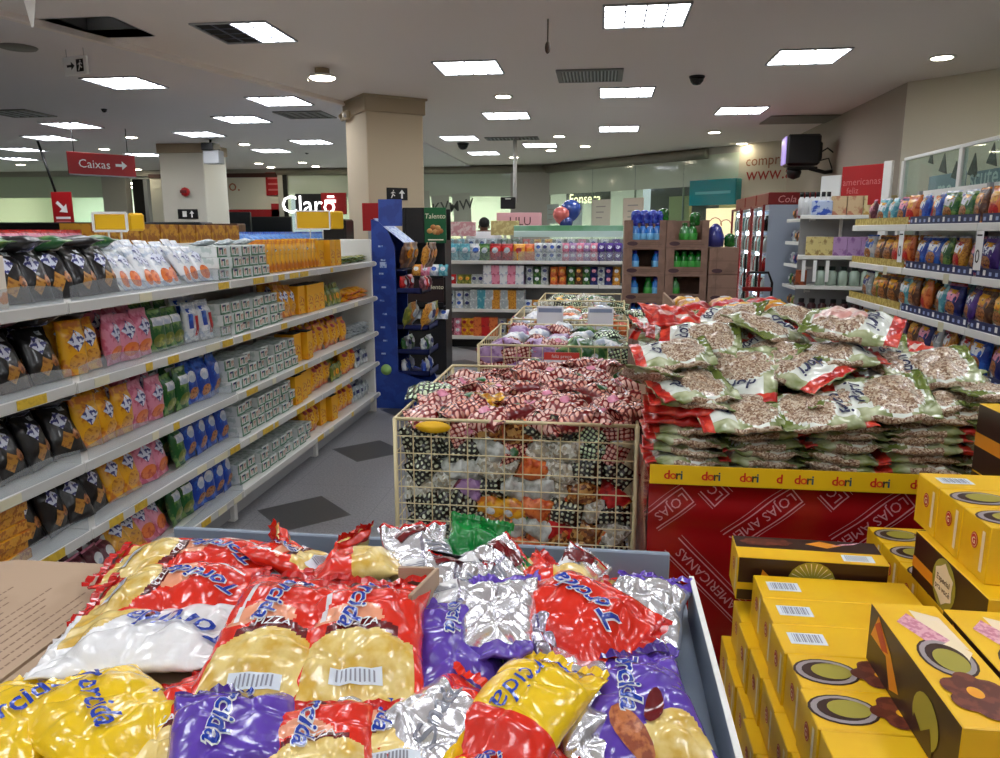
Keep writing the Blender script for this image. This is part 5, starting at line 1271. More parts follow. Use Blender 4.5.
def tray_carton(x0, z0, label, top, third=False):
    t = thing('display_carton', label, 'cardboard carton', TRS((x0, PY0, z0)), 'stacked display cartons')
    w, h, d, e = (CWI if not third else .30) - .006, CHI - .003, CDE, .012
    b = MB()
    if third: b.box(0, w, 0, d, 0, h, CARD_D, .003)
    else:
        b.box(0, e, 0, d, 0, h, CARD_D); b.box(w - e, w, 0, d, 0, h, CARD_D); b.box(e, w - e, d - e, d, 0, h, CARD_D); b.box(e, w - e, 0, d - e, 0, e, CARD_D)
        if not top: b.box(e, w - e, e, d - e, h - e, h, CARD_D)
    part('carton_body', b, t)
    b = MB()
    if not third:
        wl = .085; hb = .075; ht = h if top else h - .02
        b.box(0, wl, -.004, 0, 0, h, CARD_D); b.box(w - wl * .8, w, -.004, 0, 0, h, CARD_D); b.box(wl, w - wl * .8, -.004, 0, 0, hb, CARD_D)
        if not top: b.box(wl, w - wl * .8, -.004, 0, h - .02, h, CARD_D)
    else: b.box(w * .26, w * .27, -.002, 0, 0, h, INK); b.box(0, w, -.002, 0, h * .5, h * .515, INK)
    part('front_panel', b, t)
    b = MB(); fn = lambda a, c: Vector((.085 + a, -.006, .037 + c)); patch(b, fn, .11, .045, OVAL, 3, True); b.box(.16, w - .04, -.0055, -.004, .028, .032, INK); b.box(.16, w - .06, -.0055, -.004, .044, .047, INK); part('printed_mark', b, t)
    return t
RN = ['bottom', 'second lowest', 'third', 'fourth', 'fifth', 'top']
for c in range(2):
    for r_ in range(6):
        side = 'blue bottle' if c == 0 else 'green bottle'
        top = r_ == 5; z = .05 + CHI * r_
        tray_carton(PX0 + CWI * c, z, '%s display carton of the %s column on the pallet' % (RN[r_], side), top)
        if r_ < 2: continue
        kinds = {(0, 5): ['blue'] * 4, (0, 4): ['blue', None, None, 'blue'], (0, 3): ['blue', None, 'green', 'blue'], (0, 2): ['blue', 'blue', 'blue', 'blue'], (1, 5): [None, 'clear', 'green', None], (1, 4): ['green'] * 4, (1, 3): ['clear', None, None, None], (1, 2): [None, 'green', None, None]}[(c, r_)]
        for i, kd in enumerate(kinds):
            if not kd: continue
            x = PX0 + CWI * c + .115 + .076 * i; wh = 'in the %s carton of the %s column' % (RN[r_], side)
            for dy in (.06, .16):
                solo('bottle', bottle(kd, 'navy' if kd == 'blue' else 'green'), '%s %s plastic bottle %s' % (count((kd, wh)), {'blue': 'blue', 'green': 'green', 'clear': 'pale green'}[kd], wh), 'bottle', TRS((x, PY0 + dy, z + .0125), 0, 0, 0, .95 if r_ < 5 else 1), 'bottles ' + wh)
wh = 'lying over the top carton of the blue bottle column'
for i in range(4): solo('bottle', fat_bottle('navy'), '%s dark blue round pack %s' % (nth(i), wh), 'bottle', TRS((PX0 + .12 + .085 * i, PY0 + .1, .05 + CHI * 5 + .24)), 'round packs ' + wh)
for i, (dx, z) in enumerate([(.43 - .03, .05 + CHI * 6 - .02), (.43 + .29, .05 + CHI * 6 - .06)]):
    solo('bottle', fat_bottle('green'), ['dark green round pack at the corner between the two top cartons', 'dark green round pack standing over the pale green bottles'][i], 'bottle', TRS((PX0 + dx, PY0 + .1, z)))
for r_ in range(5): tray_carton(PX0 + CWI * 2 + .01, .05 + CHI * r_, '%s closed carton of the plain column on the pallet' % RN[r_], False, True)
q = Vector((PX0 + CWI * 2 + .08, PY0 + .15, .05 + CHI * 5))
b = MB(); b.lathe([(.001, 0), (.09, .005), (.095, .1), (.06, .2), (.02, .24), (.001, .242)], mat('jug_violet', (.20, .22, .52), .3, coat=.3), 16); solo('bottle', b, 'violet blue jug standing on the plain closed carton', 'bottle', TRS(q))
solo('bottle', fat_bottle('green'), 'dark green round pack beside the violet jug', 'bottle', TRS((q.x + .15, q.y, q.z)))

# ================================================================== drink coolers along the wall
FX0, FX1 = 2.06, 2.75
COOLS = mat('cooler_side', (.66, .71, .78), .35); COOLR = mat('cooler_red', (.50, .06, .06), .35); COOLI = mat('cooler_inside', (.82, .86, .88), .5)
CLIGHT = mat_emit('cooler_light', (.95, .98, 1), 14.0)
def can(c):
    key = 'drink_' + c
    if key not in PK:
        m = {'silver': mat('drink_silver', (.82, .86, .86), .25, .3), 'teal': mat('drink_teal', (.25, .50, .48), .25), 'red': mat('drink_red', (.62, .10, .10), .25), 'dark': mat('drink_dark', (.14, .10, .09), .2)}[c]
        b = MB(); b.lathe([(.001, 0), (.036, .003), (.036, .13), (.028, .16), (.013, .19), (.013, .205), (.001, .206)], [m, m, m, m, METAL_W, METAL_W], 10); PK[key] = (b.mesh(key), .08, .2, .08)
    return PK[key][0]
for k in range(3):
    ya = 9.95 + .78 * k; yb = ya + .74
    t = thing('drink_cooler', ['tall drink cooler with red header and grey side', 'tall drink cooler in the middle of the three', 'tall drink cooler farthest along the wall'][k], 'cooler', TRS((0, 0, 0)), 'drink coolers along the wall')
    b = MB()
    b.box(FX0 + .02, FX1, ya, ya + .03, .0, 1.92, COOLS); b.box(FX0 + .02, FX1, yb - .03, yb, 0, 1.92, COOLS); b.box(FX1 - .04, FX1, ya + .03, yb - .03, 0, 1.92, COOLI); b.box(FX0 + .02, FX1, ya + .03, yb - .03, 0, .22, COOLR); b.box(FX0 + .02, FX1, ya + .03, yb - .03, 1.86, 1.92, COOLI)
    part('cabinet', b, t)
    b = MB(); b.box(FX0, FX1, ya, yb, 1.92, 2.07, COOLR, .01); h = part('header', b, t)
    b = MB(); b.text('Cola', mat('script_white', (.9, .6, .6), .4), plane_fn((FX0 + .22, ya - .003, 1.99), (1, 0, 0), (0, 0, 1)), .12, .5, .2); part('lettering', b, h)
    b = MB()
    for a in ((ya, ya + .03, .22, 1.92), (yb - .03, yb, .22, 1.92), (ya + .03, yb - .03, .22, .25), (ya + .03, yb - .03, 1.89, 1.92)): b.box(FX0 - .06, FX0 - .03, a[0], a[1], a[2], a[3], COOLR, .004)
    d = part('door_frame', b, t); b = MB(); b.box(FX0 - .05, FX0 - .046, ya + .03, yb - .03, .25, 1.89, mat_clear('cooler_glass', (.98, .99, .99), .03, .04, .05)); part('door_glass', b, d)
    b = MB(); b.box(FX0 - .09, FX0 - .06, ya + .06, ya + .09, .9, 1.3, BLACK, .005); part('door_handle', b, d)
    b = MB(); b.box(FX0 + .03, FX0 + .06, yb - .05, yb - .035, .3, 1.85, CLIGHT); part('light_strip', b, t)
    for s in range(6):
        z = .30 + .26 * s
        b = MB(); b.box(FX0 - .02, FX1 - .05, ya + .035, yb - .035, z - .012, z - .001, STEEL); part('wire_shelf', b, t)
        for i in range(7):
            c = ['silver', 'teal', 'silver', 'red', 'silver', 'dark'][(i + s + k) % 6] if s > 1 else ['silver', 'red', 'dark'][i % 3]
            wh = 'on the %s shelf of the %s cooler' % (nth(5 - s), ['first', 'second', 'third'][k])
            solo('drink_bottle', can(c), '%s %s drink bottle %s' % (count((c, wh)), c, wh), 'bottle', TRS((FX0 + .02, ya + .08 + .095 * i, z)), 'bottles ' + wh)
t = thing('folding_cart', 'small red and black shopping cart before the coolers', 'cart', TRS((1.86, 9.3, 0)))
b = MB(); b.tube([(-.15, 0, .1), (-.15, 0, 1.0), (-.1, 0, 1.12), (.12, 0, 1.12), (.17, 0, 1.0), (.17, 0, .1)], .015, BLACK, 8); part('frame', b, t)
b = MB(); b.box(-.17, .17, -.2, .12, .3, .72, mat('cart_blue', (.22, .34, .58), .5, c2=(.5, .55, .62), cs=14), .02); b.box(-.19, .19, -.22, .14, .72, .76, COOLR, .01); b.box(-.17, .17, -.03, .02, .9, .95, COOLR, .01); part('basket', b, t)
for x in (-.14, .16): b = MB(); b.lathe([(.001, 0), (.06, 0), (.06, .03), (.001, .03)], BLACK, 14, TRS((x, .03, .062), 0, R(90))); part('wheel', b, t)

# ================================================================== shelving along the other side: three sections
SNZ = [1.60, 1.275, .955, .65, .36]
NAVYS = mat('tray_strip_navy', (.10, .14, .34), .4); YELS = mat('tray_strip_yellow', (.68, .58, .22), .45, c2=(.80, .72, .40), cs=30)
RX = 2.3; RBX = 2.85
for nm, ya, yb, strip in [('snack shelf unit with navy strips, toward the yellow boxes', 4.0, 5.05, NAVYS), ('snack shelf unit with navy strips, before the yellow strips', 5.05, 6.15, NAVYS), ('snack shelf unit with yellow edge strips, by the corner', 6.15, 7.4, YELS)]:
    t = thing('shelf_unit', 'white ' + nm, 'shelving', TRS((0, 0, 0)), 'snack aisle shelf units')
    b = MB(); b.box(RBX, RBX + .03, ya, yb, 0, 1.95, METAL_W); part('back_panel', b, t)
    b = MB(); b.box(RX + .06, RBX, ya, yb, 0, .12, METAL_G); part('plinth', b, t)
    b = MB(); b.box(RX + .3, RBX, yb - .03, yb, .12, 1.6, METAL_W) if False else b.box(RBX - .03, RBX, yb - .04, yb, .12, 1.95, METAL_G); part('upright', b, t)
    for k, z in enumerate(SNZ):
        b = MB(); b.box(RX, RBX, ya + .004, yb - .004, z + .01, z + .04, METAL_W); s = part('shelf', b, t)
        b = MB(); b.box(RX - .012, RX, ya + .004, yb - .004, z, z + .05, METAL_W, .004); part('price_rail', b, s)
        b = MB(); b.box(RX + .004, RX + .008, ya + .02, yb - .02, z + .042, z + .105, strip)
        if strip is NAVYS:
            n = 14
            for i in range(n):
                y = ya + .05 + (yb - ya - .1) * i / (n - 1); hh = .022 if i % 3 else .032
                b.box(RX + .002, RX + .004, y - .014, y + .014, z + .062, z + .062 + hh, WHITE if i % 3 == 0 else mat('strip_pale_blue', (.62, .68, .84), .4))
        part('edge_strip', b, s)
        if k in (1, 2) :
            b = MB(); b.box(RX - .0135, RX - .012, ya + .3, ya + .38, z - .02, z + .045, TAGW); part('price_label', b, s)
wr_ = lambda k: 'on the %s of the snack aisle' % ['top shelf', 'second shelf', 'third shelf', 'fourth shelf', 'bottom shelf'][k]
SN = [['maroon', 'sky', 'sky', 'navy', 'orange', 'blue', 'blue', 'green', 'green', 'brown', 'orange', 'brown', 'blue', 'navy', 'red'],
      ['white', 'brown', 'brown', 'orange', 'orange', 'blue', 'blue', 'green', 'gold', 'navy', 'purple', 'blue', 'green', 'blue', 'pink'],
      ['grey', 'olive', 'brown', 'brown', 'sky', 'brown', 'orange', 'sky', 'navy', 'purple', 'brown', 'olive', 'green', 'gold', 'blue'],
      ['grey', 'pink', 'grey', 'brown', 'lilac', 'brown', 'navy', 'grey', 'gold', 'gold', 'blue', 'navy', 'red', 'blue', 'maroon'],
      ['navy', 'brown', 'navy', 'green', 'navy', 'brown', 'navy', 'brown', 'navy', 'brown', 'navy', 'red', 'brown', 'navy', 'brown']]
for k in range(5):
    n = 15; z = SNZ[k] + .045
    for i in range(n):
        c = SN[k][i]; y = 7.3 - (7.3 - 4.1) * (i + .5) / n
        for r_ in range(2):
            M = TRS((RX + .1 + .17 * r_, y + rk.uniform(-.015, .015), z), PI + rk.uniform(-.25, .25), 0, R(-8) + rk.uniform(-.08, .08), .92 if k else .84)
            put('snack_' + c, M, cw(c) + ' snack bag', wr_(k), 'snack bag', 'snack_bag')
# hanging strips on the snack shelves
for y, l in [(4.98, 'white hanging price strip with black print on the snack shelves'), (6.2, 'narrow white hanging strip at the join of the snack shelves')]:
    t = thing('clip_strip', l, 'price strip', TRS((RX - .018, y, 1.60), PI / 2 + PI))
    b = MB(); b.box(-.045, .045, -.003, 0, -.235, .0, WHITE, .002); part('strip', b, t)
    b = MB(); b.box(-.03, .03, -.005, -.003, -.03, -.02, BLACK); b.text('0', BLACK, plane_fn((0, -.0055, -.15), (1, 0, 0), (0, 0, 1)), .12); part('print', b, t)
# section turned to face the aisle end
t = thing('shelf_unit', 'white shelf unit turned toward the aisle under the red header sign', 'shelving', TRS((2.06, 8.35, 0), R(-14)), 'drugstore shelf units')
TW = 1.0
b = MB(); b.box(0, TW, .42, .45, 0, 1.95, METAL_G); part('back_panel', b, t)
b = MB(); b.box(0, TW, .05, .42, 0, .12, METAL_G); part('plinth', b, t)
TZ = [1.72, 1.31, 1.0, .66]
for z in TZ:
    b = MB(); b.box(0, TW, 0, .42, z + .01, z + .035, METAL_W); s = part('shelf', b, t)
    b = MB(); b.box(0, TW, -.012, 0, z, z + .04, METAL_W, .004); part('price_rail', b, s)
b = MB()
for x in (.05, .16, .28): b.box(x, x + .035, -.016, -.013, 1.08, 1.30, WHITE)
part('hanging_strip', b, t)
TM = TRS((2.06, 8.35, 0), R(-14))
std_box('carton_beige', .145, .19, .2, mat('beige_carton', (.74, .62, .48), .5), mat('beige_print', (.80, .70, .54), .5, c2=(.70, .45, .35), cs=12))
std_box('carton_creme', .145, .19, .2, mat('creme_carton', (.84, .78, .58), .5), mat('creme_print', (.86, .80, .60), .5, c2=(.76, .6, .3), cs=14))
std_box('carton_violet', .13, .19, .2, mat('violet_carton', (.66, .52, .70), .5), mat('violet_print', (.70, .56, .74), .5, c2=(.55, .38, .60), cs=14))
std_box('carton_straw', .13, .19, .2, mat('straw_carton', (.80, .72, .45), .5), mat('straw_print', (.82, .76, .50), .5, c2=(.6, .5, .3), cs=16))
std_box('carton_rust', .11, .15, .2, mat('rust_carton', (.60, .28, .12), .5), mat('rust_print', (.62, .30, .14), .5, c2=(.4, .2, .12), cs=16))
def turned(key, x, z, desc, where):
    solo('product_carton', PK[key][0], '%s %s %s' % (count((desc, where)), desc, where), 'carton', TM @ TRS((x, .02, z), R(-90)), '%ss %s' % (desc, where))
for i in range(5): turned('carton_beige' if i < 2 else 'carton_creme', .36 + .15 * i, TZ[0] + .04, 'beige carton' if i < 2 else 'cream carton', 'on top of the turned shelf unit')
for i in range(2): turned('carton_straw', .14 + .13 * i, TZ[1] + .04, 'straw yellow carton', 'on the second shelf of the turned unit')
for i in range(5): turned('carton_violet', .40 + .132 * i, TZ[1] + .04, 'violet carton', 'on the second shelf of the turned unit')
turned('carton_rust', .05, TZ[2] + .04, 'rust brown carton', 'on the third shelf of the turned unit')
def jar(key, body, cap, r_, h):
    if key not in PK:
        b = MB(); b.lathe([(.001, 0), (r_, .004), (r_, h * .68), (r_ * .6, h * .78), (r_ * .6, h * .8), (r_ * .66, h * .8), (r_ * .66, h), (.001, h)], [body, body, body, body, cap, cap, cap], 12); PK[key] = (b.mesh(key), r_ * 2, h, r_ * 2)
    return PK[key][0]
JW = mat('bottle_pale_mint', (.72, .80, .74), .3); JB = mat('bottle_white', (.85, .86, .86), .3)
for i in range(7):
    wh = 'on the third shelf of the turned unit'; solo('lotion_bottle', jar('mint', JW, mat('cap_dark_green', (.05, .12, .08), .35), .05, .2), '%s pale mint bottle with dark cap %s' % (nth(i), wh), 'bottle', TM @ TRS((.24 + .108 * i, .08, TZ[2] + .037)), 'mint bottles ' + wh)
for i in range(6):
    wh = 'on top of the turned shelf unit'; solo('lotion_bottle', jar('white_black', JB, BLACK, .03, .24), '%s slim white bottle with black cap %s' % (nth(i), wh), 'bottle', TM @ TRS((-.0 + .052 * i, .1 , TZ[0] + .037)), 'slim bottles ' + wh)
b = MB(); b.box(0, .2, 0, .1, 0, .15, mat('blue_multipack', (.72, .78, .88), .4, c2=(.15, .3, .7), cs=14, thr=(.48, .55)), .01); solo('soap_pack', b, 'blue and white multipack under the slim white bottles', 'packet', TM @ TRS((.1, -.005, TZ[0] + .037)))
for i in range(9):
    wh = 'on the lowest shelf of the turned unit'; solo('lotion_bottle', jar('dark_bottle', mat('bottle_maroon', (.26, .12, .13), .3), BLACK, .045, .2), '%s dark bottle %s' % (nth(i), wh), 'bottle', TM @ TRS((.07 + .105 * i, .08, TZ[3] + .037)), 'dark bottles ' + wh)
# narrow section beside the cooler
t = thing('shelf_unit', 'narrow white shelf unit between the cooler and the turned unit', 'shelving', TRS((0, 0, 0)), 'drugstore shelf units')
NX, NY0, NY1 = 2.26, 8.72, 9.75
b = MB(); b.box(2.62, 2.65, NY0, NY1, 0, 1.95, METAL_G); part('back_panel', b, t)
b = MB(); b.box(NX + .05, 2.62, NY0, NY1, 0, .12, METAL_G); part('plinth', b, t)
NZ = [1.70, 1.44, 1.18, .93, .68]
for z in NZ:
    b = MB(); b.box(NX, 2.62, NY0, NY1, z + .01, z + .035, METAL_W); s = part('shelf', b, t); b = MB(); b.box(NX - .012, NX, NY0, NY1, z, z + .04, METAL_W, .004); part('price_rail', b, s)
NCOL = [['maroon', 'brown', 'green', 'maroon'], ['brown', 'grey', 'red', 'brown'], ['navy', 'grey', 'maroon', 'brown'], ['brown', 'green', 'navy', 'grey'], ['olive', 'brown', 'green', 'maroon']]
for k, z in enumerate(NZ):
    for i in range(6):
        c = NCOL[k][i % 4]
        put('tiny_' + c, TRS((NX + .06, NY0 + .09 + .165 * i, z + .037), PI, 0, R(-5)), cw(c) + ' packet', 'on the %s shelf of the narrow unit' % nth(k))
# red header sign with posters over the turned section
q = Vector((2.12, 8.55, 0)); zt = 2.42
t = thing('header_sign', 'red header sign with white words above the beige cartons', 'sign', TRS((0, 0, 0)))
a, c = at_y(843, 171, 8.5), at_y(885, 165, 8.1); d = at_y(843, 200, 8.5)
ax = (c - a); ax.z = 0; wS = ax.length; ang = math.atan2(ax.y, ax.x); M = TRS((a.x, a.y, d.z - .06), ang); hh = a.z - d.z + .1
b = MB(); b.box(0, wS, -.01, .01, 0, hh, RED, .003, M); part('panel', b, t)
b = MB(); PR = mat('pale_red', (.8, .45, .45), .5); b.text('americanas', PR, lambda x, y: M @ Vector((wS / 2 + x, -.013, hh * .60 + y)), .1); b.text('feliz', PR, lambda x, y: M @ Vector((wS * .3 + x, -.013, hh * .38 + y)), .09); part('lettering', b, t)
b = MB(); b.box(wS, wS + .09, -.02, .02, -.4, hh + .02, METAL_W, .005, M); part('post', b, t); b = MB(); b.box(.0, .03, .012, .03, -.5, .1, METAL_W, 0, M); part('post', b, t)
b = MB(); b.box(-.26, -.01, -.01, .01, -.06, hh * .8, mat('poster_white', (.86, .87, .86), .5), .003, M); b.box(-.12, -.02, -.013, -.01, .02, .045, F_BLUE, 0, M); part('white_panel', b, t, 'white panel with a small blue line')
# ================================================================== glass partition behind the snack shelves, with notices
PX_ = 2.91
t = thing('glass_screen', 'tall glass partition with white posts standing behind the snack shelves', 'glass screen', TRS((0, 0, 0)))
ya, yb = at_x(905, 161, PX_).y, at_x(964, 145, PX_).y; zT = at_x(905, 161, PX_).z
ye = 4.0
for y in (ya, yb, (yb + ye) / 2, ye): b = MB(); b.box(PX_ - .02, PX_ + .03, y - .03, y + .03, 0, zT, METAL_W, .004); part('post', b, t)
b = MB(); b.box(PX_ - .01, PX_ + .02, ye, ya, zT, zT + .03, METAL_W, .004); part('top_rail', b, t)
for y0, y1 in ((yb + .03, ya - .03), ((yb + ye) / 2 + .03, yb - .03), (ye + .03, (yb + ye) / 2 - .03)):
    b = MB(); b.box(PX_, PX_ + .008, y0, y1, .1, zT, GLASS); part('pane', b, t)
NB = mat('notice_blue_grey', (.46, .53, .62), .5); PW = mat('pale_words', (.84, .88, .90), .5)
t = thing('notice_board', 'blue grey notice with pale words behind the glass partition', 'notice', TRS((0, 0, 0)))
XN = PX_ + .06
yq = lambda px, py: at_x(px, py, XN)
b = MB(); b.box(XN, XN + .01, yb + .05, yq(929, 180).y, 1.6, yq(940, 175).z, NB); part('board', b, t)
b = MB(); b.box(XN, XN + .01, ye + .1, yb - .05, 1.6, yq(985, 170).z, NB); part('board', b, t)
b = MB()
def wtext(s_, px, py, sz, cx=.5):
    q = yq(px, py); b.text(s_, PW, lambda a, c: Vector((XN - .004, q.y - a, q.z + c)), sz, cx, 0, .01)
wtext('scute', 984, 176, .22); wtext('mo', 945, 188, .22); wtext('pro', 979, 187, .22); part('lettering', b, t)
DT = mat('dark_triangle', (.16, .15, .11), .6)
for i, (px, py, s_) in enumerate([(931, 158, .06), (943, 164, .09), (955, 171, .08), (973, 166, .1), (992, 155, .09)]):
    q = yq(px, py); b = MB(); b.prism([(-s_ * .8, -s_ * .6), (s_, -s_), (.2 * s_, s_)], -.004, .004, DT, TRS((XN, q.y, q.z), R(-90), R(90)))
    solo('paper_triangle', b, 'dark paper triangle hanging behind the glass partition, %s from the end post' % nth(i), 'decoration', None, 'dark paper triangles')
    b = MB()
# ================================================================== wall monitor on its arm
q = at_y(803, 152, 11.3)
t = thing('wall_monitor', 'bulky black monitor on a bracket high by the cream wall', 'monitor', TRS(q, R(-5)))
b = MB(); b.box(-.24, .20, -.2, .22, -.19, .22, BLACK, .03); b.box(-.12, .26, .0, .3, -.14, .17, BLACK, .05); part('housing', b, t)
b = MB(); b.box(-.26, -.235, -.17, .19, -.17, .2, mat('screen_lilac', (.55, .48, .72), .2, emit=.6), .01); part('screen', b, t)
b = MB(); b.box(-.2, .2, -.05, .05, -.24, -.2, BLACK, .01); b.tube([(.1, 0, -.22), (.32, .1, -.27), (.5, .22, -.24)], .028, BLACK, 8); b.box(.46, .52, .1, .3, -.32, -.05, BLACK, .01); part('arm', b, t)
b = MB(); b.lathe([(.09, -.24), (.1, -.27), (.08, -.34), (.001, -.37)], BLACK, 14, TRS((-.1, 0, 0))); part('camera_dome', b, t)
b = MB(); b.tube([(.22, .1, -.02), (.34, .14, .06), (.46, .2, -.02), (.5, .22, -.2)], .012, BLACK, 6); b.tube([(.2, .1, -.12), (.36, .12, -.08), (.44, .2, -.24)], .01, BLACK, 6); part('cable', b, t)
# ================================================================== sweets table with the red cloth
TX0, TX1, TY0, TY1 = .182, 1.46, 2.44, 3.62
t = thing('display_table', 'sweets table hidden under the red store cloth', 'table', TRS((0, 0, 0)))
b = MB(); b.box(TX0 + .02, TX1 - .02, TY0 + .04, TY1, .74, .785, METAL_G); part('top', b, t)
for x in (TX0 + .06, TX1 - .06):
    for y in (TY0 + .1, TY1 - .06): b = MB(); b.box(x - .025, x + .025, y - .025, y + .025, 0, .74, METAL_G); part('leg', b, t)
CLOTH = mat('cloth_red', (.58, .05, .07), .25, bump=.05, bs=6, coat=.5)
RIBW = mat('ribbon_print', (.80, .52, .54), .5)
def clothy(x, z): return TY0 - .004 - .007 * math.sin((z - .785) * 48 + .6 * math.sin(x * 3)) * math.exp(-(.785 - z) * 5) - .010 * math.sin(x * 5 + z * 3) * (.785 - z)
t = thing('tablecloth', 'shiny red store cloth with white ribbon print hanging over the sweets table', 'tablecloth', TRS((0, 0, 0)))
b = MB(); b.grid(lambda u, v: (TX0 + (TX1 - TX0) * u, clothy(TX0 + (TX1 - TX0) * u, .785 - .76 * v), .785 - .76 * v), 40, 60, CLOTH)
b.grid(lambda u, v: (TX0 - .006 * math.sin(v * 9), TY1 + (TY0 - TY1) * u, .785 - .76 * v), 20, 10, CLOTH); b.box(TX0, TX1, TY0 + .01, TY1, .786, .79, CLOTH)
part('cloth', b, t)
b = MB()
def ribbon(px, py, dx, dz, ln, skip=0):
    q = at_y(px, py, TY0); d = Vector((dx, 0, dz)).normalized(); up = Vector((-d.z, 0, d.x)); w = .062
    def fn(a, c):
        p = Vector((q.x, 0, q.z)) + d * a + up * c; z = min(p.z, .784)
        return Vector((p.x, clothy(p.x, z) - .004, z))
    for c0, c1, m in ((-.033, -.029, RIBW), (.029, .033, RIBW), (-.046, -.044, RIBW), (.040, .042, RIBW)):
        b.grid(lambda u, v: fn(u * ln, c0 + (c1 - c0) * v), 24, 1, m)
    b.grid(lambda u, v: fn(u * .004, -.033 + .066 * v), 1, 6, RIBW)
    # text cut to the ribbon's length
    vs, fs = glyphs('LOJAS AMERICANAS'); sz = .046; x0 = min(p[0] for p in vs)
    keep = [f for f in fs if max((vs[i][0] - x0) * sz for i in f) < ln - .02]
    b.add([fn(.012 + (p[0] - x0) * sz, (p[1] - .35) * sz) for p in vs], keep, RIBW)
ribbon(688, 494, -1, -.85, .155); ribbon(722, 500, -1, 1, .07); ribbon(797, 494, -1, -.85, .27); ribbon(841, 503, -1, 1, .065); ribbon(909, 498, -1, -.85, .27); ribbon(764, 637, -1, 1, .455)
part('ribbon_print', b, t)
t = thing('shelf_strip', 'yellow edge strip with repeated red brand words along the sweets table', 'price strip', TRS((TX0, TY0 - .022, .785)))
b = MB(); b.box(0, TX1 - TX0, -.003, .0, 0, .066, mat('strip_yellow', (.92, .74, .08), .4), .001); part('strip', b, t)
b = MB(); LR = mat('letter_red', (.80, .12, .08), .5); LO = mat('letter_orange', (.86, .30, .08), .5); LK = mat('letter_dark', (.25, .22, .14), .5); LB = mat('letter_teal', (.12, .30, .40), .5)
for x in (.055, .175, .295, .41, .465, .58, .695, .815, .93, 1.05, 1.17):
    cut = abs(x - .41) < .001
    b = MB()
    for ch, dx_, m in (('d', 0, LR), ('o', .02, LO), ('r', .037, LK), ('i', .047, LB)):
        if cut and ch != 'd': continue
        b.text(ch, m, lambda a, c: Vector((x + dx_ + a, -.0045, .034 + c)), .042, .5, 0, .02)
    part('lettering', b, t)

# ---- peanut bags
PN_S = mat_speckle('peanut_speckle', [(.58, .46, .36), (.78, .70, .60), (.46, .32, .22), (.66, .56, .46), (.82, .77, .68)], 190, .3, .25)
PN_G = mat('peanut_green', (.40, .46, .20), .22, bump=.45, bs=35, c2=(.84, .86, .72), cs=11, thr=(.44, .72), coat=.5)
PN_R = mat('peanut_red', (.70, .10, .08), .28, bump=.3, bs=45, c2=(.86, .28, .2), cs=20, coat=.4)
PN_W = mat('peanut_white', (.88, .90, .86), .25, bump=.3, bs=45, coat=.4)
PN_P = mat('peanut_pinkish', (.82, .60, .56), .28, bump=.3, bs=45, c2=(.90, .80, .76), cs=30, coat=.4)
INKB = mat('label_ink_blue', (.12, .14, .30), .4)
PB = {}
PL, PW_, PT = .275, .225, .05
def peanut(seed, kind=0):
    k = (seed, kind)
    if k in PB: return PB[k]
    mb = MB(); S = make_surf(PL, PW_, PT, seed, .006, .006 * math.sin(seed * 2.1), flat=.45, seal=.045, flare=.03, dent=.022, crease=.011)
    def zone(u, v, s):
        if kind == 1: return PN_R if (s < 0 or not (.2 < u < .8 and .3 < v < .5)) else PN_P
        if u > .86: return PN_R
        if u < .05: return PN_G
        e = ((u - .36) / .27) ** 2 + ((v - .5) / .43) ** 2
        if abs(v - .5) > (.3 if s < 0 else .46) and .1 < u < .66: return PN_S
        if e < 1: return PN_P if (kind == 2 and v > .5) else PN_S
        if e < 1.12: return PN_W
        if .60 < u < .86 and abs(v - .5) < .30 and s > 0: return PN_W
        return PN_G
    bag_into(mb, S, zone, 44, 22)
    if kind != 1:
        mb.text('dori', INKB, on_surf(S, PL, PW_, .72, .5, R(-90), .005), .062, .5, .25, .015)
    PB[k] = mb.mesh('peanut_bag'); return PB[k]
rp = random.Random(5)
COLN = ['first', 'second', 'third', 'fourth', 'fifth']
def pbag(M, lab, kind=0, seed=None, desc='green and white peanut bag'):
    return solo('peanut_bag', peanut(rp.randrange(5) if seed is None else seed, kind), lab, 'snack bag', M, 'peanut bags on the red table')
colx = [TX0 + .125 + .245 * i for i in range(5)]
for c in range(5):
    n = [8, 7, 8, 8, 9][c]
    for l in range(n):
        kind = 1 if (c == 0 and l in (5, 6)) or (c == 3 and l == 0) else 0
        rz = (0 if (c + l // 3) % 2 == 0 else PI) + rp.uniform(-.1, .1)
        if c == 0: rz = PI + rp.uniform(-.06, .06)
        d = 'red peanut bag' if kind else 'green and white peanut bag'
        wh = '%s stack at the front of the red table' % COLN[c]
        pbag(TRS((colx[c] + rp.uniform(-.012, .012), TY0 + .125 + rp.uniform(-.012, .012), .812 + .0335 * l), rz, rp.uniform(-.05, .05), rp.uniform(-.04, .04)), '%s %s, %s' % (nth(l), d, wh), kind)
RISE = [[1.14, 1.15, 1.15, 1.15, 1.10], [1.19, 1.20, 1.21, 1.19, 1.12], [1.21, 1.23, 1.24, 1.20, 1.08]]
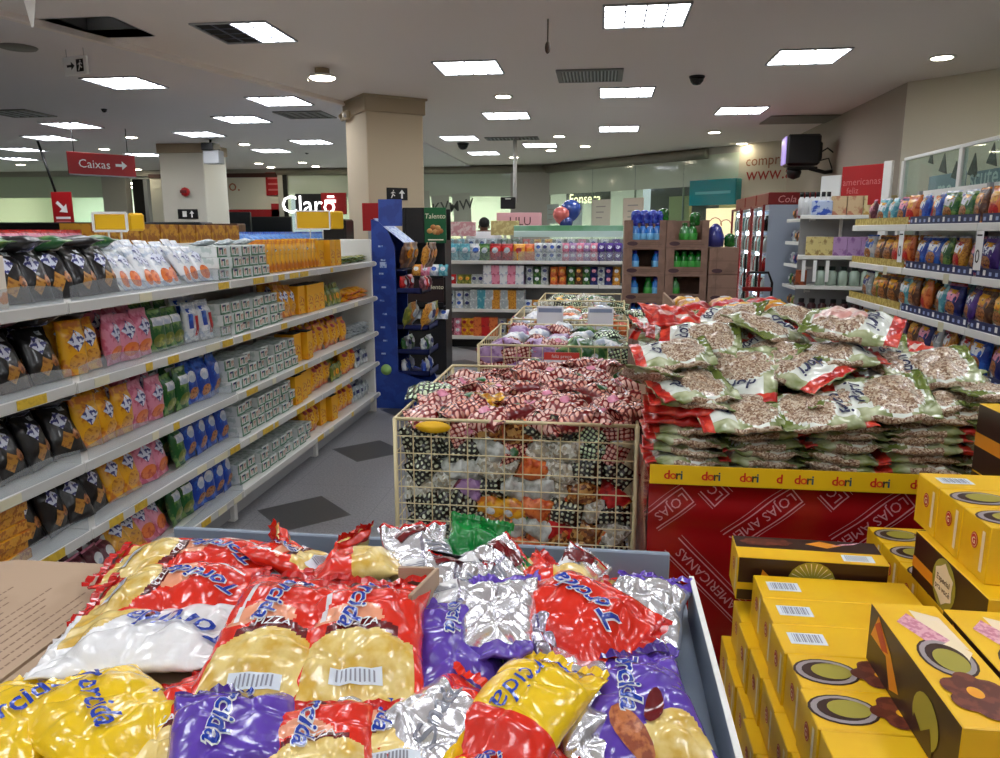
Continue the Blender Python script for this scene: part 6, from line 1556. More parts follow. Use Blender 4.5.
for r_ in range(3):
    y = TY0 + .36 + .235 * r_
    b = MB()
    for c in range(5): b.box(colx[c] - .115, colx[c] + .115, y - .11, y + .11, .792, RISE[r_][c] - .135, CARD, .004)
    solo('cardboard_riser', b, 'plain cardboard riser under the %s row of peanut bags behind the front' % nth(r_), 'carton')
    for c in range(5):
        for l in range(4):
            base_ = rp.choice([0, PI, 0, PI, PI / 2])
            pbag(TRS((colx[c] + rp.uniform(-.03, .03), y + rp.uniform(-.03, .03), RISE[r_][c] - .115 + .034 * l), base_ + rp.uniform(-.35, .35), (rp.uniform(.05, .28) if l > 1 else rp.uniform(-.1, .1)) * (-1 if base_ == PI else 1), (rp.uniform(-.2, .2) if l > 1 else rp.uniform(-.1, .1))),
                 '%s peanut bag up in the %s pile of the %s row behind the front stacks' % (nth(l), COLN[c], nth(r_)), 0)
LOOSE = [(852, 326, 2.82, R(-24), R(30), R(6), 2, 1.18, 'big pinkish peanut bag crowning the pile'), (742, 376, 2.66, R(-100), R(14), R(30), 0, 1.05, 'peanut bag with its red end folded toward the tray'),
         (700, 340, 2.86, R(172), R(34), R(4), 0, 1.08, 'pale peanut bag lying over the first pile'), (672, 356, 2.70, R(185), R(22), R(5), 0, 1, 'pale peanut bag at the outer corner of the pile'), (768, 330, 2.95, R(38), R(34), R(4), 0, 1.08, 'peanut bag leaning with its red seal raised'),
         (798, 368, 2.68, R(-52), R(30), R(10), 0, 1.05, 'peanut bag bent over the gap between the second and third piles'), (878, 398, 2.52, R(176), R(36), R(5), 0, 1.15, 'peanut bag with red seal tipping off the fourth stack'),
         (925, 370, 2.72, R(168), R(34), R(14), 0, 1.1, 'peanut bag sliding down by the snack shelves'), (838, 355, 2.74, R(4), R(16), 0, 0, 1, 'peanut bag just under the pinkish bag'), (690, 386, 2.55, R(200), R(26), 0, 0, 1, 'peanut bag sagging over the red ones'),
         (818, 412, 2.48, R(8), R(24), 0, 0, 1.05, 'peanut bag topping the third front stack'), (740, 416, 2.48, R(186), R(24), R(2), 0, 1.05, 'peanut bag topping the second front stack'), (672, 316, 3.05, R(20), R(30), R(8), 1, .85, 'red peanut bag behind the pile near the baskets'),
         (905, 350, 3.05, R(40), R(14), R(-8), 1, .8, 'red ended peanut bag dropping behind the pile'), (800, 318, 3.15, R(60), R(30), 0, 0, 1, 'peanut bag high at the back of the pile'), (725, 318, 3.1, R(150), R(34), R(5), 0, 1.05, 'peanut bag high at the back beside the cardboard bin'),
         (945, 402, 2.58, R(175), R(24), R(4), 0, 1, 'peanut bag topping the fifth front stack'), (760, 352, 2.8, R(130), R(30), R(-6), 0, 1, 'peanut bag half covered in the middle of the pile'), (650, 375, 2.62, R(95), R(12), R(20), 0, .9, 'peanut bag drooping over the outer edge of the pile')]
for px, py, Y, rz, rx, ry, kind, scl, lab in LOOSE:
    q = at_y(px, py, Y); rx *= .62
    pbag(TRS((q.x, q.y, q.z), rz, rx if abs(math.cos(rz)) > .5 and math.cos(rz) > 0 else (-rx if abs(math.cos(rz)) > .5 else rx), ry, scl), lab, kind)
# bin behind the pile with yellow bags
t = thing('cardboard_bin', 'open cardboard bin with yellow bags behind the peanut pile', 'carton', TRS((0, 0, 0)))
b = MB(); X0, X1, Y0, Y1, ZT = .36, 1.0, 3.75, 4.35, 1.20
b.box(X0, X1, Y0, Y0 + .012, 0, ZT, CARD); b.box(X0, X1, Y1 - .012, Y1, 0, ZT, CARD); b.box(X0, X0 + .012, Y0, Y1, 0, ZT + .06, CARD); b.box(X1 - .012, X1, Y0, Y1, 0, ZT, CARD); b.box(X0, X1, Y0, Y1, ZT - .2, ZT - .19, CARD); part('walls', b, t)
for i in range(9):
    sweetbag('yellow_label_bag' if i % 4 else 'red_label_bag', TRS((X0 + .12 + .2 * (i % 3), Y0 + .12 + .18 * (i // 3), ZT + .0), rp.uniform(0, 3), rp.uniform(-.2, .2), rp.uniform(-.2, .2)), 'in the cardboard bin behind the peanut pile')
for i, (px, py, k) in enumerate([(752, 308, 'green_wrap_bag'), (770, 308, 'yellow_label_bag'), (655, 318, 'red_label_bag'), (648, 345, 'lilac_wrap_bag'), (662, 340, 'lilac_wrap_bag'), (640, 318, 'green_check')]):
    q = at_y(px, py, 4.55 if i < 2 else 4.6); sweetbag(k, TRS(q, .4 * i, R(30), 0), 'propped behind the peanut pile')
b = MB(); b.box(.20, 1.25, 4.42, 4.95, 0, .98, CARD_D, .01); solo('carton_block', b, 'brown carton block behind the cardboard bin', 'carton')

# ================================================================== grey tray table
TRAY = mat('tray_grey_blue', (.50, .55, .61), .45, bump=.03, bs=5); TRAYD = mat('tray_grey', (.42, .44, .47), .45)
t = thing('display_tray', 'wide grey blue tray table holding the snack bags', 'display tray', TRS((0, 0, 0)))
b = MB(); b.box(-1.04, .22, .45, 1.66, .735, .75, TRAY); part('tray_floor', b, t)
b = MB(); b.box(-1.04, .178, 1.66, 1.675, .735, .872, TRAY, .003); b.box(-1.04, .175, 1.60, 1.66, .75, .766, TRAY); part('back_lip', b, t)
b = MB(); b.box(.216, .224, .45, 1.60, .735, .847, TRAY, .002); b.box(.2145, .2255, .45, 1.6, .847, .85, METAL_W, .001); part('side_lip', b, t)
b = MB(); b.box(.172, .203, 1.60, 1.665, .75, .815, mat('peach_corner', (.80, .62, .54), .6), .008); part('corner_piece', b, t)
b = MB(); b.box(-1.03, .2, .47, 1.65, .68, .735, TRAYD); part('apron', b, t)
for x in (-.95, .15):
    for y in (.55, 1.58): b = MB(); b.box(x - .03, x + .03, y - .03, y + .03, 0, .68, TRAYD); part('leg', b, t)
# opened carton lying on the tray
CB = mat('carton_kraft', (.70, .60, .50), .85, bump=.12, bs=22, c2=(.67, .57, .47), cs=4)
t = thing('open_carton', 'opened flat brown carton under the red snack bags', 'cardboard carton', TRS((0, 0, 0)))
b = MB(); b.prism([(-1.62, .5), (-1.004, .5), (-1.004, 1.40), (-1.10, 1.505), (-1.335, 1.50), (-1.62, 1.38)], .835, .842, CB); part('outer_flap', b, t)
b = MB(); b.prism([(-.998, .5), (-.40, .5), (-.40, 1.42), (-.7, 1.5), (-.998, 1.39)], .833, .84, CB); part('inner_flap', b, t)
b = MB(); b.box(-1.02, -.42, .52, 1.38, .752, .832, CB, .003); part('box_body', b, t)
INKL = mat('carton_print', (.53, .43, .35), .8)
for k in range(11):
    x = -1.245 + .0215 * k; y = .62 + .02 * (k % 3); b = MB()
    while y < 1.36 - .03 * (k % 4):
        w = rp.uniform(.006, .02); b.box(x, x + .0035, y, y + w, .842, .8424, INKL); y += w + .0045
    part('printed_line', b, t)
b = MB(); q = at_z(431, 580, .95); b.box(-.09, .03, -.004, .004, -.19, .012, CB, .001, TRS(q, R(78))); b.box(-.07, .0, -.004, .004, -.19, .012, CB, .001, TRS(q + Vector((.0, .03, 0)), R(5))); part('upright_flap', b, t)

# ---- snack bags: printed bags heaped on the tray
def filmx(n, c, c2=None, cs=8): return mat(n, c, .24, 0, .35, 26, c2, cs, (.55, .75), coat=.6)
B_RED = filmx('bag_red', (.86, .16, .08)); B_RED2 = filmx('bag_red_deep', (.74, .09, .07)); B_YEL = filmx('bag_yellow', (.93, .77, .10)); B_CHIP = mat('bag_chip_window', (.90, .80, .50), .26, 0, .3, 30, (.82, .66, .26), 22, (.42, .62), coat=.5)
B_WHITE = filmx('bag_white', (.90, .90, .90)); B_PURP = filmx('bag_purple', (.36, .24, .66)); B_PURD = filmx('bag_purple_dark', (.24, .13, .48)); B_MAR = filmx('bag_maroon', (.40, .06, .08)); B_BLUE = filmx('bag_blue', (.10, .22, .62)); B_GREEN = filmx('bag_green', (.04, .50, .20))
B_SILV = mat('bag_silver', (.93, .93, .95), .24, .85, .4, 20); B_SILD = mat('bag_silver_dark', (.68, .66, .72), .25, .9, .4, 24); B_PEACH = filmx('bag_peach', (.92, .62, .48)); B_LINE = mat('bag_fineprint', (.55, .56, .60), .4); B_BROWN = mat('bag_snack_picture', (.55, .26, .14), .35, 0, .3, 40, (.72, .42, .22), 60, (.45, .55)); B_BARC = mat('barcode_white', (.86, .89, .92), .35)
WORD = 'Torcida'
def snack(kind, L, W, T, seed, wr, bend, dent):
    mb = MB(); S = make_surf(L, W, T, seed, wr, bend, flat=.42, seal=.045, flare=.06, dent=dent, crease=.013 if kind[:3] in ('sil', 'gre') else .007)
    if kind in ('red', 'white', 'yellow', 'purple', 'redplain'):
        base = {'red': B_RED, 'redplain': B_RED, 'white': B_WHITE, 'yellow': B_YEL, 'purple': B_PURP}[kind]
        def zone(u, v, s):
            if u < .035 or u > .965: return {'red': B_RED2, 'redplain': B_RED2, 'white': B_WHITE, 'yellow': B_YEL, 'purple': B_PURD}[kind]
            if s < 0: return base if kind != 'red' else (B_RED2 if abs(v - .5) > .12 else B_SILV)
            c = abs(v - .5)
            if kind == 'white' and u < .5 - .6 * (1 - v) and v > .42: return B_CHIP
            if kind == 'red' and u < .42 - c * c * .5 and c < .42: return B_CHIP
            if kind == 'red' and u < .49 - c * c * .55 and c < .3: return B_MAR
            if kind == 'white' and abs(u - .5) < .03 and v > .62: return B_MAR
            if kind == 'red' and .50 < u < .9 and abs(v - .86 + .12 * (u - .5)) < .022: return B_WHITE
            if kind == 'red' and u > .48 and ((u - .5) / .13) ** 2 + ((v - .62) / .3) ** 2 < 1: return B_PEACH
            if kind == 'purple' and seed == 40 and u < .4 and ((u - .22) / .2) ** 2 + ((v - .3) / .27) ** 2 < 1: return B_CHIP
            return base
    elif kind == 'silver': zone = lambda u, v, s: B_RED2 if u > .965 else (B_SILD if (s < 0 or .47 < v < .53) else B_SILV)
    elif kind == 'silver_purple': zone = lambda u, v, s: B_PURP if (u < .12 or u > .9 or s < 0) else B_SILV
    elif kind == 'silver_dark': zone = lambda u, v, s: B_SILV if u < .25 else B_SILD
    elif kind == 'green': zone = lambda u, v, s: B_GREEN
    elif kind == 'redyellow': zone = lambda u, v, s: B_RED if u > .55 else B_CHIP
    elif kind == 'yellowred': zone = lambda u, v, s: B_RED if u < .34 else B_YEL
    elif kind == 'silver_red': zone = lambda u, v, s: B_RED if u > .74 or s < 0 else (B_YEL if v < .14 else B_SILV)
    bag_into(mb, S, zone, 92, 42)
    if kind in ('red', 'white', 'yellow', 'purple', 'redplain'):
        u0 = .70 if kind not in ('yellow', 'redplain') else .55
        sz = W * (.37 if kind != 'white' else .46)
        if kind[:3] == 'red' or kind == 'purple': mb.text(WORD, B_WHITE, on_surf(S, L, W, u0, .52, R(180) - .25, .0048), sz * .72, .5, .22, .055)
        mb.text(WORD, B_BLUE, on_surf(S, L, W, u0, .52, R(180) - .25, .0062), sz * .72, .5, .22, .018)
        if kind == 'red': mb.text('PIZZA', B_WHITE, on_surf(S, L, W, .455, .5, R(-90), .004), .024, .5, .15, .01)
        if kind == 'red':
            patch(mb, on_surf(S, L, W, .14, .5, R(-90), .003), .085, .022, B_BARC, 5)
            for k in range(9): patch(mb, on_surf(S, L, W, .14, .5 + (k - 4) * .035, R(-90), .0042), .003, .016, B_LINE, 1)
        if kind == 'purple' and seed == 40:
            patch(mb, on_surf(S, L, W, .30, .68, .4, .0035), .10, .045, B_BROWN, 5, True); patch(mb, on_surf(S, L, W, .42, .42, -.5, .0035), .06, .03, B_MAR, 4, True)
    if kind == 'silver':
        for k in range(6): patch(mb, on_surf(S, L, W, .62 - .035 * k, .27, 0, .003), .004, .06 - .006 * (k % 3), B_LINE, 2)
        patch(mb, on_surf(S, L, W, .3, .7, 0, .003), .05, .05, B_WHITE, 3)
        for k in range(6): patch(mb, on_surf(S, L, W, .3 + (k - 2.5) * .02, .7, 0, .004), .0025, .04, B_LINE, 1)
        patch(mb, on_surf(S, L, W, .8, .6, .4, .0035), .03, .08, B_MAR, 4)
    if kind == 'silver_red': mb.text('Snack', B_LINE, on_surf(S, L, W, .45, .55, R(20), .004), .05)
    if kind == 'yellowred': mb.text('Torcida', B_BLUE, on_surf(S, L, W, .68, .5, R(170), .004), .058, .5, .2)
    return mb
def fin(mb, L, W, u, m):
    """crimped end seal standing out past the bag's end"""
    x0 = L / 2 * (1 if u else -1); sg = 1 if u else -1; n = 26; vs = []
    for i in range(n + 1):
        y = (i / n - .5) * W; z = .0022 * math.sin(i * 1.9) + .004 * math.sin(i * .5)
        vs += [(x0 - sg * .004, y, z), (x0 + sg * (.012 + (.003 if i % 2 else 0)), y, z * 1.6)]
    mb.add(vs, [(2 * i, 2 * i + 2, 2 * i + 3, 2 * i + 1) for i in range(n)], m, False)
BAGS = [
 # u=0 end (px, py, z), u=1 end (px, py, z), width, thickness, roll, kind, seed, bend, label
 (110, 563, .885, 272, 561, .90, .18, .075, 8, 'red', 11, -.01, 'red snack bag lying crosswise behind the others by the aisle'),
 (97, 598, .88, 252, 592, .90, .175, .075, 10, 'red', 12, -.012, 'red snack bag lying crosswise just above the white bag'),
 (54, 652, .865, 236, 634, .885, .20, .06, 4, 'white', 13, .004, 'white snack bag with upside down blue word on the carton'),
 (160, 770, .865, 62, 682, .875, .20, .07, 0, 'yellow', 14, -.006, 'yellow snack bag showing a slanted blue word, beside the purple one'),
 (62, 688, .86, -45, 775, .86, .20, .07, 0, 'yellow', 15, -.006, 'yellow snack bag at the outer corner of the carton'),
 (243, 714, .885, 302, 578, .93, .205, .075, 3, 'red', 16, -.008, 'upright red snack bag with broad chip window, between white and twin bag'),
 (353, 704, .89, 374, 583, .94, .215, .08, 0, 'red', 17, -.01, 'large red snack bag with chip window beside the upright flap'),
 (228, 800, .86, 237, 692, .895, .185, .07, 4, 'purple', 18, -.006, 'purple snack bag lying below the upright red bag'),
 (160, 800, .85, 168, 690, .86, .13, .06, -14, 'red', 19, 0, 'red snack bag half hidden between yellow and purple bags'),
 (312, 800, .86, 320, 706, .87, .17, .06, 0, 'red', 20, 0, 'red snack bag peeking from below the twin red bags'),
 (392, 790, .84, 388, 700, .85, .15, .06, 8, 'red', 41, 0, 'deep lying red snack bag below the large red one'),
 (406, 562, .915, 312, 570, .91, .15, .07, 12, 'redyellow', 21, -.01, 'red bag with a wide yellow chip side near the aisle end'),
 (330, 575, .88, 258, 552, .895, .14, .06, 12, 'red', 22, .01, 'red snack bag wedged at the back between its neighbours'),
 (284, 556, .875, 274, 532, .935, .10, .04, 0, 'redyellow', 23, .0, 'small red bag tip standing up at the back'),
 (350, 556, .875, 356, 533, .935, .12, .04, 0, 'redyellow', 24, .0, 'crumpled red bag corner showing its golden inside'),
 (436, 606, .86, 412, 531, .935, .16, .07, 8, 'silver', 25, .01, 'silver bag back with a maroon edge, next to the green one'),
 (468, 580, .85, 482, 523, .95, .15, .05, 14, 'green', 26, .02, 'shiny green bag with its corner standing up'),
 (448, 590, .88, 522, 563, .90, .15, .06, 18, 'silver', 27, .01, 'silver bag with small print lines below the green one'),
 (450, 630, .87, 458, 566, .91, .14, .07, 10, 'silver', 28, .01, 'silver crumpled bag with dark seam in the middle of the heap'),
 (492, 672, .86, 502, 585, .91, .16, .075, -12, 'silver_purple', 29, .01, 'silver bag with purple end at the centre of the heap'),
 (468, 712, .84, 446, 604, .89, .17, .075, 12, 'purple', 30, .01, 'purple bag slumped beside the large red one'),
 (424, 716, .83, 420, 630, .865, .10, .06, 30, 'purple', 31, .0, 'narrow purple bag standing on edge by the flap'),
 (548, 690, .84, 532, 618, .885, .13, .06, 10, 'silver_dark', 32, .02, 'dull silver bag end above the yellow bag'),
 (580, 680, .82, 553, 604, .865, .14, .06, 0, 'purple', 33, .01, 'purple bag mostly under the bright red slanted bag'),
 (522, 588, .905, 640, 648, .875, .20, .085, 10, 'redplain', 34, -.012, 'bright red snack bag slanting across the heap toward the side lip'),
 (604, 585, .885, 512, 578, .895, .13, .06, 10, 'redyellow', 35, -.01, 'yellow chip window bag behind the slanted red bag'),
 (562, 590, .87, 590, 560, .92, .11, .05, 16, 'silver', 36, .02, 'pale silver bag corner rising behind the chip window bag'),
 (528, 580, .87, 548, 562, .905, .11, .05, 0, 'redyellow', 37, .02, 'small red and yellow bag end beside the green scrap'),
 (512, 580, .87, 526, 563, .90, .09, .04, 10, 'green', 38, .02, 'small green bag scrap between silver and red bags'),
 (632, 655, .82, 655, 578, .845, .17, .07, 0, 'silver_purple', 39, .0, 'silver bag with purple rim against the side lip'),
 (668, 790, .82, 618, 656, .875, .185, .07, -4, 'purple', 40, -.008, 'large purple snack bag with snack pictures against the side lip'),
 (606, 790, .82, 572, 646, .86, .13, .07, 16, 'silver_purple', 42, 0, 'slim silver and purple bag beside the large purple one'),
 (478, 768, .865, 562, 664, .895, .165, .075, 0, 'yellowred', 43, -.008, 'yellow snack bag with a red end and dark blue word'),
 (396, 756, .865, 484, 688, .88, .15, .075, 10, 'silver_red', 44, -.005, 'silver bag with red end lying before the purple bags'),
 (470, 800, .84, 548, 748, .84, .15, .06, 0, 'redplain', 45, 0, 'red bag tucked below the yellow and red one'),
 (630, 690, .80, 590, 630, .81, .17, .06, 0, 'purple', 46, 0, 'purple bag deep under the slanted red bag'),
 (510, 730, .80, 500, 650, .82, .18, .06, 0, 'purple', 47, 0, 'purple bag deep in the middle of the heap'),
 (570, 790, .79, 560, 710, .79, .18, .06, 0, 'silver_dark', 48, 0, 'dull silver bag at the bottom of the heap'),
 (425, 650, .80, 430, 580, .81, .18, .06, 0, 'silver', 49, 0, 'silver bag at the bottom of the heap by the flap'),
 (590, 610, .79, 650, 590, .79, .16, .05, 0, 'redyellow', 50, 0, 'chip window bag at the bottom by the back lip'),
]
SEALM = {'red': B_RED2, 'redplain': B_RED2, 'white': B_WHITE, 'yellow': B_YEL, 'purple': B_PURD, 'silver': B_SILV, 'silver_purple': B_PURP, 'silver_dark': B_SILD, 'green': B_GREEN, 'redyellow': B_RED2, 'yellowred': B_YEL, 'silver_red': B_RED}
for ax_, ay_, az_, bx_, by_, bz_, W, T, roll, kind, seed, bend, lab in BAGS:
    soft = kind.startswith('silver') or kind == 'green' or (kind == 'purple' and seed in (30, 31, 33))
    A, B_ = at_z(ax_, ay_, az_), at_z(bx_, by_, bz_); d = B_ - A; L = d.length
    mb = snack(kind, L, W, T, seed, .0085 if soft else .0042, bend, .022 if soft else .008)
    d.normalize(); yv = Vector((0, 0, 1)).cross(d).normalized(); zv = d.cross(yv)
    M = Matrix(((d.x, yv.x, zv.x, 0), (d.y, yv.y, zv.y, 0), (d.z, yv.z, zv.z, 0), (0, 0, 0, 1)))
    o = solo('snack_bag', mb, lab, 'snack bag', Matrix.Translation((A + B_) / 2) @ M @ Matrix.Rotation(R(roll), 4, 'X'), 'snack bags on the grey tray')
    for u in (0, 1):
        f = MB(); fin(f, L, W * .98, u, SEALM[kind]); part('end_seal', f, o)

# ================================================================== yellow gift boxes
GY = mat('gift_yellow', (.93, .74, .10), .38, c2=(.90, .68, .07), cs=9, thr=(.4, .7)); GYL = mat('gift_yellow_light', (.95, .80, .22), .38); GBR = mat('gift_brown', (.20, .09, .05), .38); GOR = mat('gift_orange', (.88, .55, .12), .4)
GCK = mat('gift_cookie', (.36, .15, .09), .35, c2=(.46, .22, .14), cs=50); GWF = mat('gift_wafer', (.88, .66, .70), .4, c2=(.78, .48, .56), cs=90); GPK = mat('gift_cream', (.94, .86, .72), .4); GRD = mat('gift_roundel', (.74, .12, .06), .4); GSL = mat('gift_silver_ring', (.62, .58, .58), .3); GOL = mat('gift_olive', (.62, .58, .20), .4)
GL, GD, GH_ = .36, .12, .1215
def flower(mb, fn, s):
    vs = [fn(0, 0)]; K = 40
    for k in range(K):
        a = 2 * PI * k / K; r_ = s * (.74 + .26 * abs(math.cos(3 * a)) ** .7); vs.append(fn(r_ * math.cos(a) * 1.25, r_ * math.sin(a)))
    mb.add(vs, [(0, 1 + k, 1 + (k + 1) % K) for k in range(K)], GCK)
def disc(mb, fn, rx, ry, m, cx=0, cy=0):
    K = 20; mb.add([fn(cx, cy)] + [fn(cx + rx * math.cos(2 * PI * k / K), cy + ry * math.sin(2 * PI * k / K)) for k in range(K)], [(0, 1 + k, 1 + (k + 1) % K) for k in range(K)], m)
def up(fn, d): return lambda a, c: fn(a, c, d)
def gift(M, lab, top='barcode', front='plain', left='roundel', H=GH_, L=GL, D=GD, group='yellow gift boxes'):
    """x 0..L, y 0..D (near side at 0), z 0..H"""
    t = thing('gift_box', lab, 'gift box', M, group)
    b = MB(); b.box(0, L, 0, D, 0, H, GY, .0018, None, {'-y': GBR if front.startswith('dark') else GY, '+y': GBR, '-z': GBR, '+z': GBR if top == 'dark' else GY}); part('carton', b, t)
    F = lambda a, c, d=.0006: Vector((L / 2 + a, D / 2 + c, H + d))
    b = MB()
    if top == 'barcode':
        x = -L * .34; b.add([F(x + i, j) for i, j in ((-.035, -.022), (.04, -.022), (.04, .024), (-.035, .024))], [(0, 1, 2, 3)], B_BARC)
        for k in range(14):
            w = .0012 + .0011 * (k * 7 % 3); xx = x - .026 + .0042 * k; b.add([F(xx + i, j, .001) for i, j in ((0, -.014), (w, -.014), (w, .019), (0, .019))], [(0, 1, 2, 3)], B_LINE)
        lbl = 'barcode_label'
    elif top in ('cookie', 'wafer'):
        g = up(F, .0008); cx = -.02 if top == 'cookie' else .1
        sh = lambda dx, dy, d: (lambda a, c: F(a + dx, c + dy, d))
        disc(b, sh(cx - .10, .0, .0008), .062, .045, GBR); disc(b, sh(cx - .10, 0, .0012), .057, .041, GSL); disc(b, sh(cx - .10, 0, .0016), .046, .033, GBR); disc(b, sh(cx - .09, .002, .002), .038, .027, GOL)
        flower(b, sh(cx + .01, 0, .0024), .052); disc(b, sh(cx + .005, -.002, .003), .016, .012, GOR if False else YCART)
        if top == 'cookie':
            for k in range(7): b.add([F(cx + .0 + .013 * k + i, j, .0032) for i, j in ((0, -.045 + .003 * k), (.003, -.045 + .003 * k), (.016, -.006), (.013, -.006))], [(0, 1, 2, 3)], GPK)
        else:
            b.add([F(x, y, .001) for x, y in ((-.155, -.01), (-.12, -.04), (-.03, -.005), (-.06, .03))], [(0, 1, 2, 3)], GWF); b.add([F(x, y, .0007) for x, y in ((-.17, .0), (-.145, .045), (-.03, .05), (-.075, .0))], [(0, 1, 2, 3)], GPK)
            b.add([F(x, y, .0014) for x, y in ((-.06, .03), (-.03, -.005), (.0, -.02), (.01, .03), (-.02, .05))], [(0, 1, 2, 3, 4)], GPK)
        lbl = 'cookie_print'
    elif top == 'dark':
        b.add([F(i, j) for i, j in ((-L * .5, -.06), (L * .5, -.06), (L * .5, -.005), (-L * .5, -.005))], [(0, 1, 2, 3)], GY)
        b.add([F(.11 + i, -.033 + j, .001) for i, j in ((-.035, -.018), (.04, -.018), (.04, .016), (-.035, .016))], [(0, 1, 2, 3)], B_BARC)
        for k in range(12): b.add([F(.083 + .0045 * k + i, -.033 + j, .0014) for i, j in ((0, -.014), (.002, -.014), (.002, .012), (0, .012))], [(0, 1, 2, 3)], B_LINE)
        sh = lambda dx, dy, d: (lambda a, c: F(a * .9 + dx, c * .55 + dy, d)); flower(b, sh(-.12, .028, .001), .04); flower(b, sh(-.07, .03, .0014), .035)
        b.add([F(x, y, .001) for x, y in ((.0, .03), (.05, .012), (.09, .03), (.04, .05))], [(0, 1, 2, 3)], GOR); b.add([F(x, y, .0014) for x, y in ((.06, .025), (.12, .04), (.14, .052), (.09, .04))], [(0, 1, 2, 3)], GWF); lbl = 'dark_print'
    if b.v: part(lbl, b, t)
    b = MB(); E = lambda a, c, d=.0006: Vector((-d, D / 2 - a, H / 2 + c))        # end facing -x
    if left == 'roundel':
        disc(b, lambda a, c: E(a, c), .015, .018, GRD, 0, .012); disc(b, lambda a, c: E(a, c, .001), .0125, .015, mat('roundel_pale', (.90, .75, .6), .4), 0, .012); disc(b, lambda a, c: E(a, c, .0014), .011, .0135, GRD, 0, .012)
        b.text('G', GPK, lambda a, c: E(a, c + .012, .002), .02, .5, 0, .02)
        b.add([E(a, c) for a, c in ((.03, -.045), (.042, -.045), (.042, .045), (.03, .045))], [(0, 1, 2, 3)], GPK); part('end_print', b, t)
    b = MB(); Q = lambda a, c, d=.0006: Vector((L / 2 + a, -d, H / 2 + c))
    if front == 'dark':
        b.add([Q(a, c) for a, c in ((-L / 2, -.03), (L / 2, -.03), (L / 2, -.01), (-L / 2, -.01))], [(0, 1, 2, 3)], GY)
        disc(b, lambda a, c: Q(a, c, .0012), .058, .058, GOL, .0, .0)
        for k in range(24): a = 2 * PI * k / 24; b.add([Q(x, y, .0014) for x, y in ((.02 * math.cos(a), .02 * math.sin(a)), (.054 * math.cos(a + .05), .054 * math.sin(a + .05)), (.054 * math.cos(a + .1), .054 * math.sin(a + .1)))], [(0, 1, 2)], GPK)
        b.add([Q(a, c, .0018) for a, c in ((-.13, -.035), (-.08, -.03), (-.09, .0), (-.12, .03))], [(0, 1, 2, 3)], GOR); part('side_print', b, t)
    elif front == 'dark_badge':
        b.add([Q(a, c) for a, c in ((-L / 2, -.03), (-.05, -.03), (-.05, -.002), (-L / 2, -.002))], [(0, 1, 2, 3)], GOR)
        disc(b, lambda a, c: Q(a, c, .0012), .058, .058, GOL, -.01, .0); K = 12
        vs = [Q(-.01, 0, .002)] + [Q(-.01 + (.05 if k % 2 else .041) * math.cos(2 * PI * k / K), (.05 if k % 2 else .041) * math.sin(2 * PI * k / K), .002) for k in range(K)]
        b.add(vs, [(0, 1 + k, 1 + (k + 1) % K) for k in range(K)], GPK)
        b.text('Especial', GBR, lambda a, c: Q(-.01 + a, .009 + c, .003), .021); b.text('pra você', GBR, lambda a, c: Q(-.01 + a, -.012 + c, .003), .021); part('badge_print', b, t)
    elif front == 'dark_ribbon':
        b.add([Q(a, c) for a, c in ((-.18, .0), (-.15, .055), (-.08, .015), (-.03, -.035), (-.07, -.05), (-.1, .0))], [(0, 1, 2, 3, 4, 5)], GOR); b.add([Q(a, c, .001) for a, c in ((-.165, .03), (-.14, .048), (-.09, .01), (-.12, .0))], [(0, 1, 2, 3)], GRD)
        disc(b, lambda a, c: Q(a, c, .001), .05, .045, GOL, .08, -.01); b.add([Q(a, c, .0015) for a, c in ((.03, -.058), (.04, -.02), (.07, -.035), (.1, -.01), (.12, -.058))], [(0, 1, 2, 3, 4)], GBR); part('side_print', b, t)
    elif front == 'dark_band':
        b.add([Q(a, c) for a, c in ((-L / 2, -.025), (L / 2, -.025), (L / 2, .015), (-L / 2, .015))], [(0, 1, 2, 3)], GOR); part('side_band', b, t)
    return t
t = thing('pallet', 'low wooden pallet under the yellow gift boxes', 'pallet', TRS((0, 0, 0)))
b = MB()
for k in range(9): b.box(.28, 1.5, .86 + .165 * k, .98 + .165 * k, .10, .138, MATS['pallet_wood'])
part('deck_boards', b, t); b = MB()
for x in (.28, .86, 1.42): b.box(x, x + .08, .86, 2.3, 0, .10, MATS['pallet_wood'])
part('runners', b, t)
ZG = lambda l: .75 - GH_ - (GH_ + .0005) * l           # base of layer l, counted down from the top
nm = ['first barcode', 'second barcode', 'third barcode', 'first flower cookie', 'second flower cookie', 'hidden', 'nearest']
tops = ['barcode', 'barcode', 'barcode', 'cookie', 'cookie', 'plain', 'cookie']
for i in range(7): gift(TRS((.40 + rp.uniform(-.004, .004), 1.72 - .1215 * i, ZG(0)), rp.uniform(-.006, .006)), 'yellow gift box of the top row beside the tray, %s one' % (nm[i] if i != 6 else 'last'), tops[i])
P0 = None
LN = ['top', 'second', 'third', 'fourth', 'lowest']
for l in range(1, 5):
    for i in range(8):
        M = TRS((.40 - .022 * l + rp.uniform(-.007, .007), 1.85 - .1215 * i - (.03 if l % 2 else 0), ZG(l)), rp.uniform(-.012, .012)); lab = 'yellow gift box beside the tray, %s end of the %s layer' % (nth(i), LN[l])
        if P0 is None: P0 = gift(M, lab, 'plain')
        else: dup(P0, M, lab)
gift(TRS((.37, 1.865, .668), R(-1.5), R(4)), 'yellow gift box with dark printed top standing at the red cloth', 'dark', 'dark')
PC0 = None
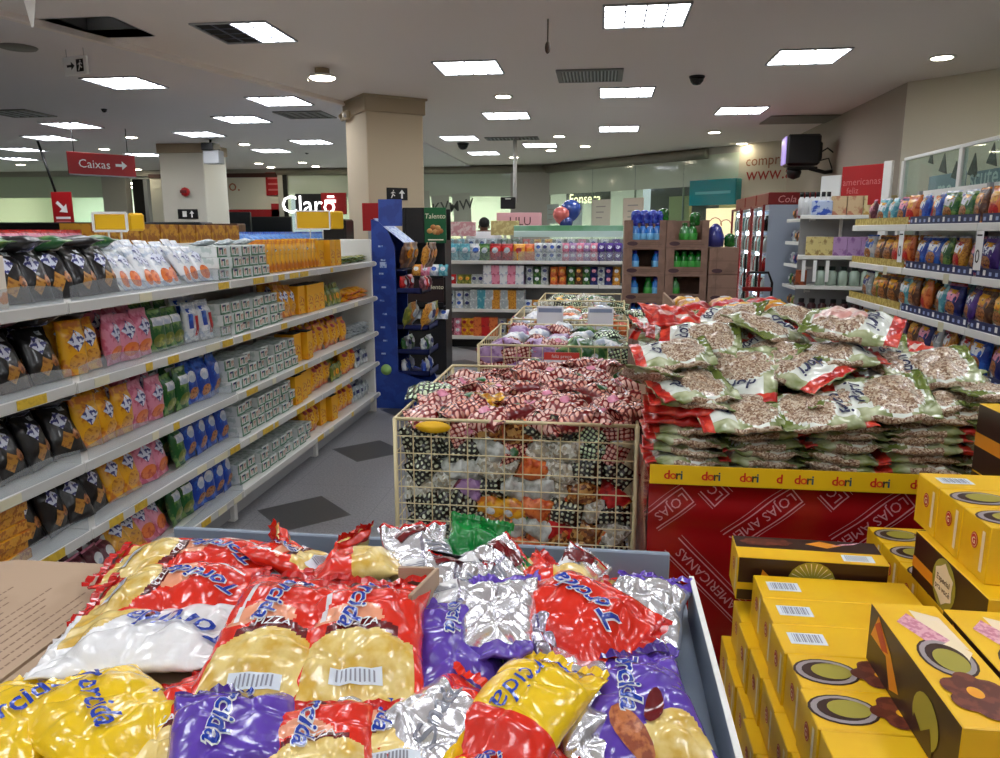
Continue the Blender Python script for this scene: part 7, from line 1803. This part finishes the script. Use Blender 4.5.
for l in range(5):
    for i in range(6):
        M = TRS((.80 + rp.uniform(-.004, .004), 2.09 - .1215 * i, ZG(l))); lab = 'yellow gift box behind the badge box, %s of the %s layer' % (nth(i), LN[l])
        if l == 0 and PC0 is None: PC0 = gift(M, lab, 'cookie')
        else: dup(PC0 if l == 0 else P0, M, lab)
RZ = Matrix.Rotation(R(-90), 4, 'Z')          # long side along the aisle, near side looks to -x
for i in range(3): gift(TRS((.795 + .1225 * i, 1.88, .7515)) @ RZ, 'brown sided gift box %s' % ['with a white flower badge, under the roundel ends', 'second from the badge, raised layer', 'third from the badge, raised layer'][i], 'plain', 'dark_badge', '', .1215)
for i, tp in enumerate(('barcode', 'cookie', 'cookie')): gift(TRS((.815, 1.83 - .1225 * i, .874)), 'yellow gift box with a red roundel end, %s of the topmost three' % nth(i), tp, 'plain', 'roundel', .126)
gift(TRS((.555, 1.475, .7515)) @ RZ, 'gift box with wafer and cookie top lying over the cookie boxes', 'wafer', 'dark_ribbon', '', .1225, .39)
gift(TRS((.685, 1.465, .7515)) @ RZ, 'gift box with wafer top beside the other wafer box', 'wafer', 'dark_ribbon', '', .1225, .39)
for l in range(5): gift(TRS((1.115, 2.32, .1005 + .2012 * l)) @ RZ, 'dark gift box with yellow band, %s up in the stack by the red table' % nth(l), 'plain', 'dark_band', '', .2)

# ================================================================== world, camera, colour
w = bpy.data.worlds.new('World'); SC.world = w; w.use_nodes = True
w.node_tree.nodes['Background'].inputs['Color'].default_value = (.9, .95, 1, 1); w.node_tree.nodes['Background'].inputs['Strength'].default_value = .4
cam = bpy.data.cameras.new('camera'); co = bpy.data.objects.new('camera', cam); COL.objects.link(co)
cam.sensor_width = 36; cam.lens = FPX / 1000 * 36; cam.clip_start = .02; cam.clip_end = 100
co.location = (0, 0, EYE); co.rotation_euler = (PI / 2 - PITCH, 0, YAW)
SC.camera = co
vs = SC.view_settings
vs.view_transform = 'Standard'; vs.look = 'None'; vs.gamma = 1; vs.use_curve_mapping = False; vs.exposure = .95
SC.cycles.use_denoising = True
SC.cycles.max_bounces = 8; SC.cycles.transparent_max_bounces = 16
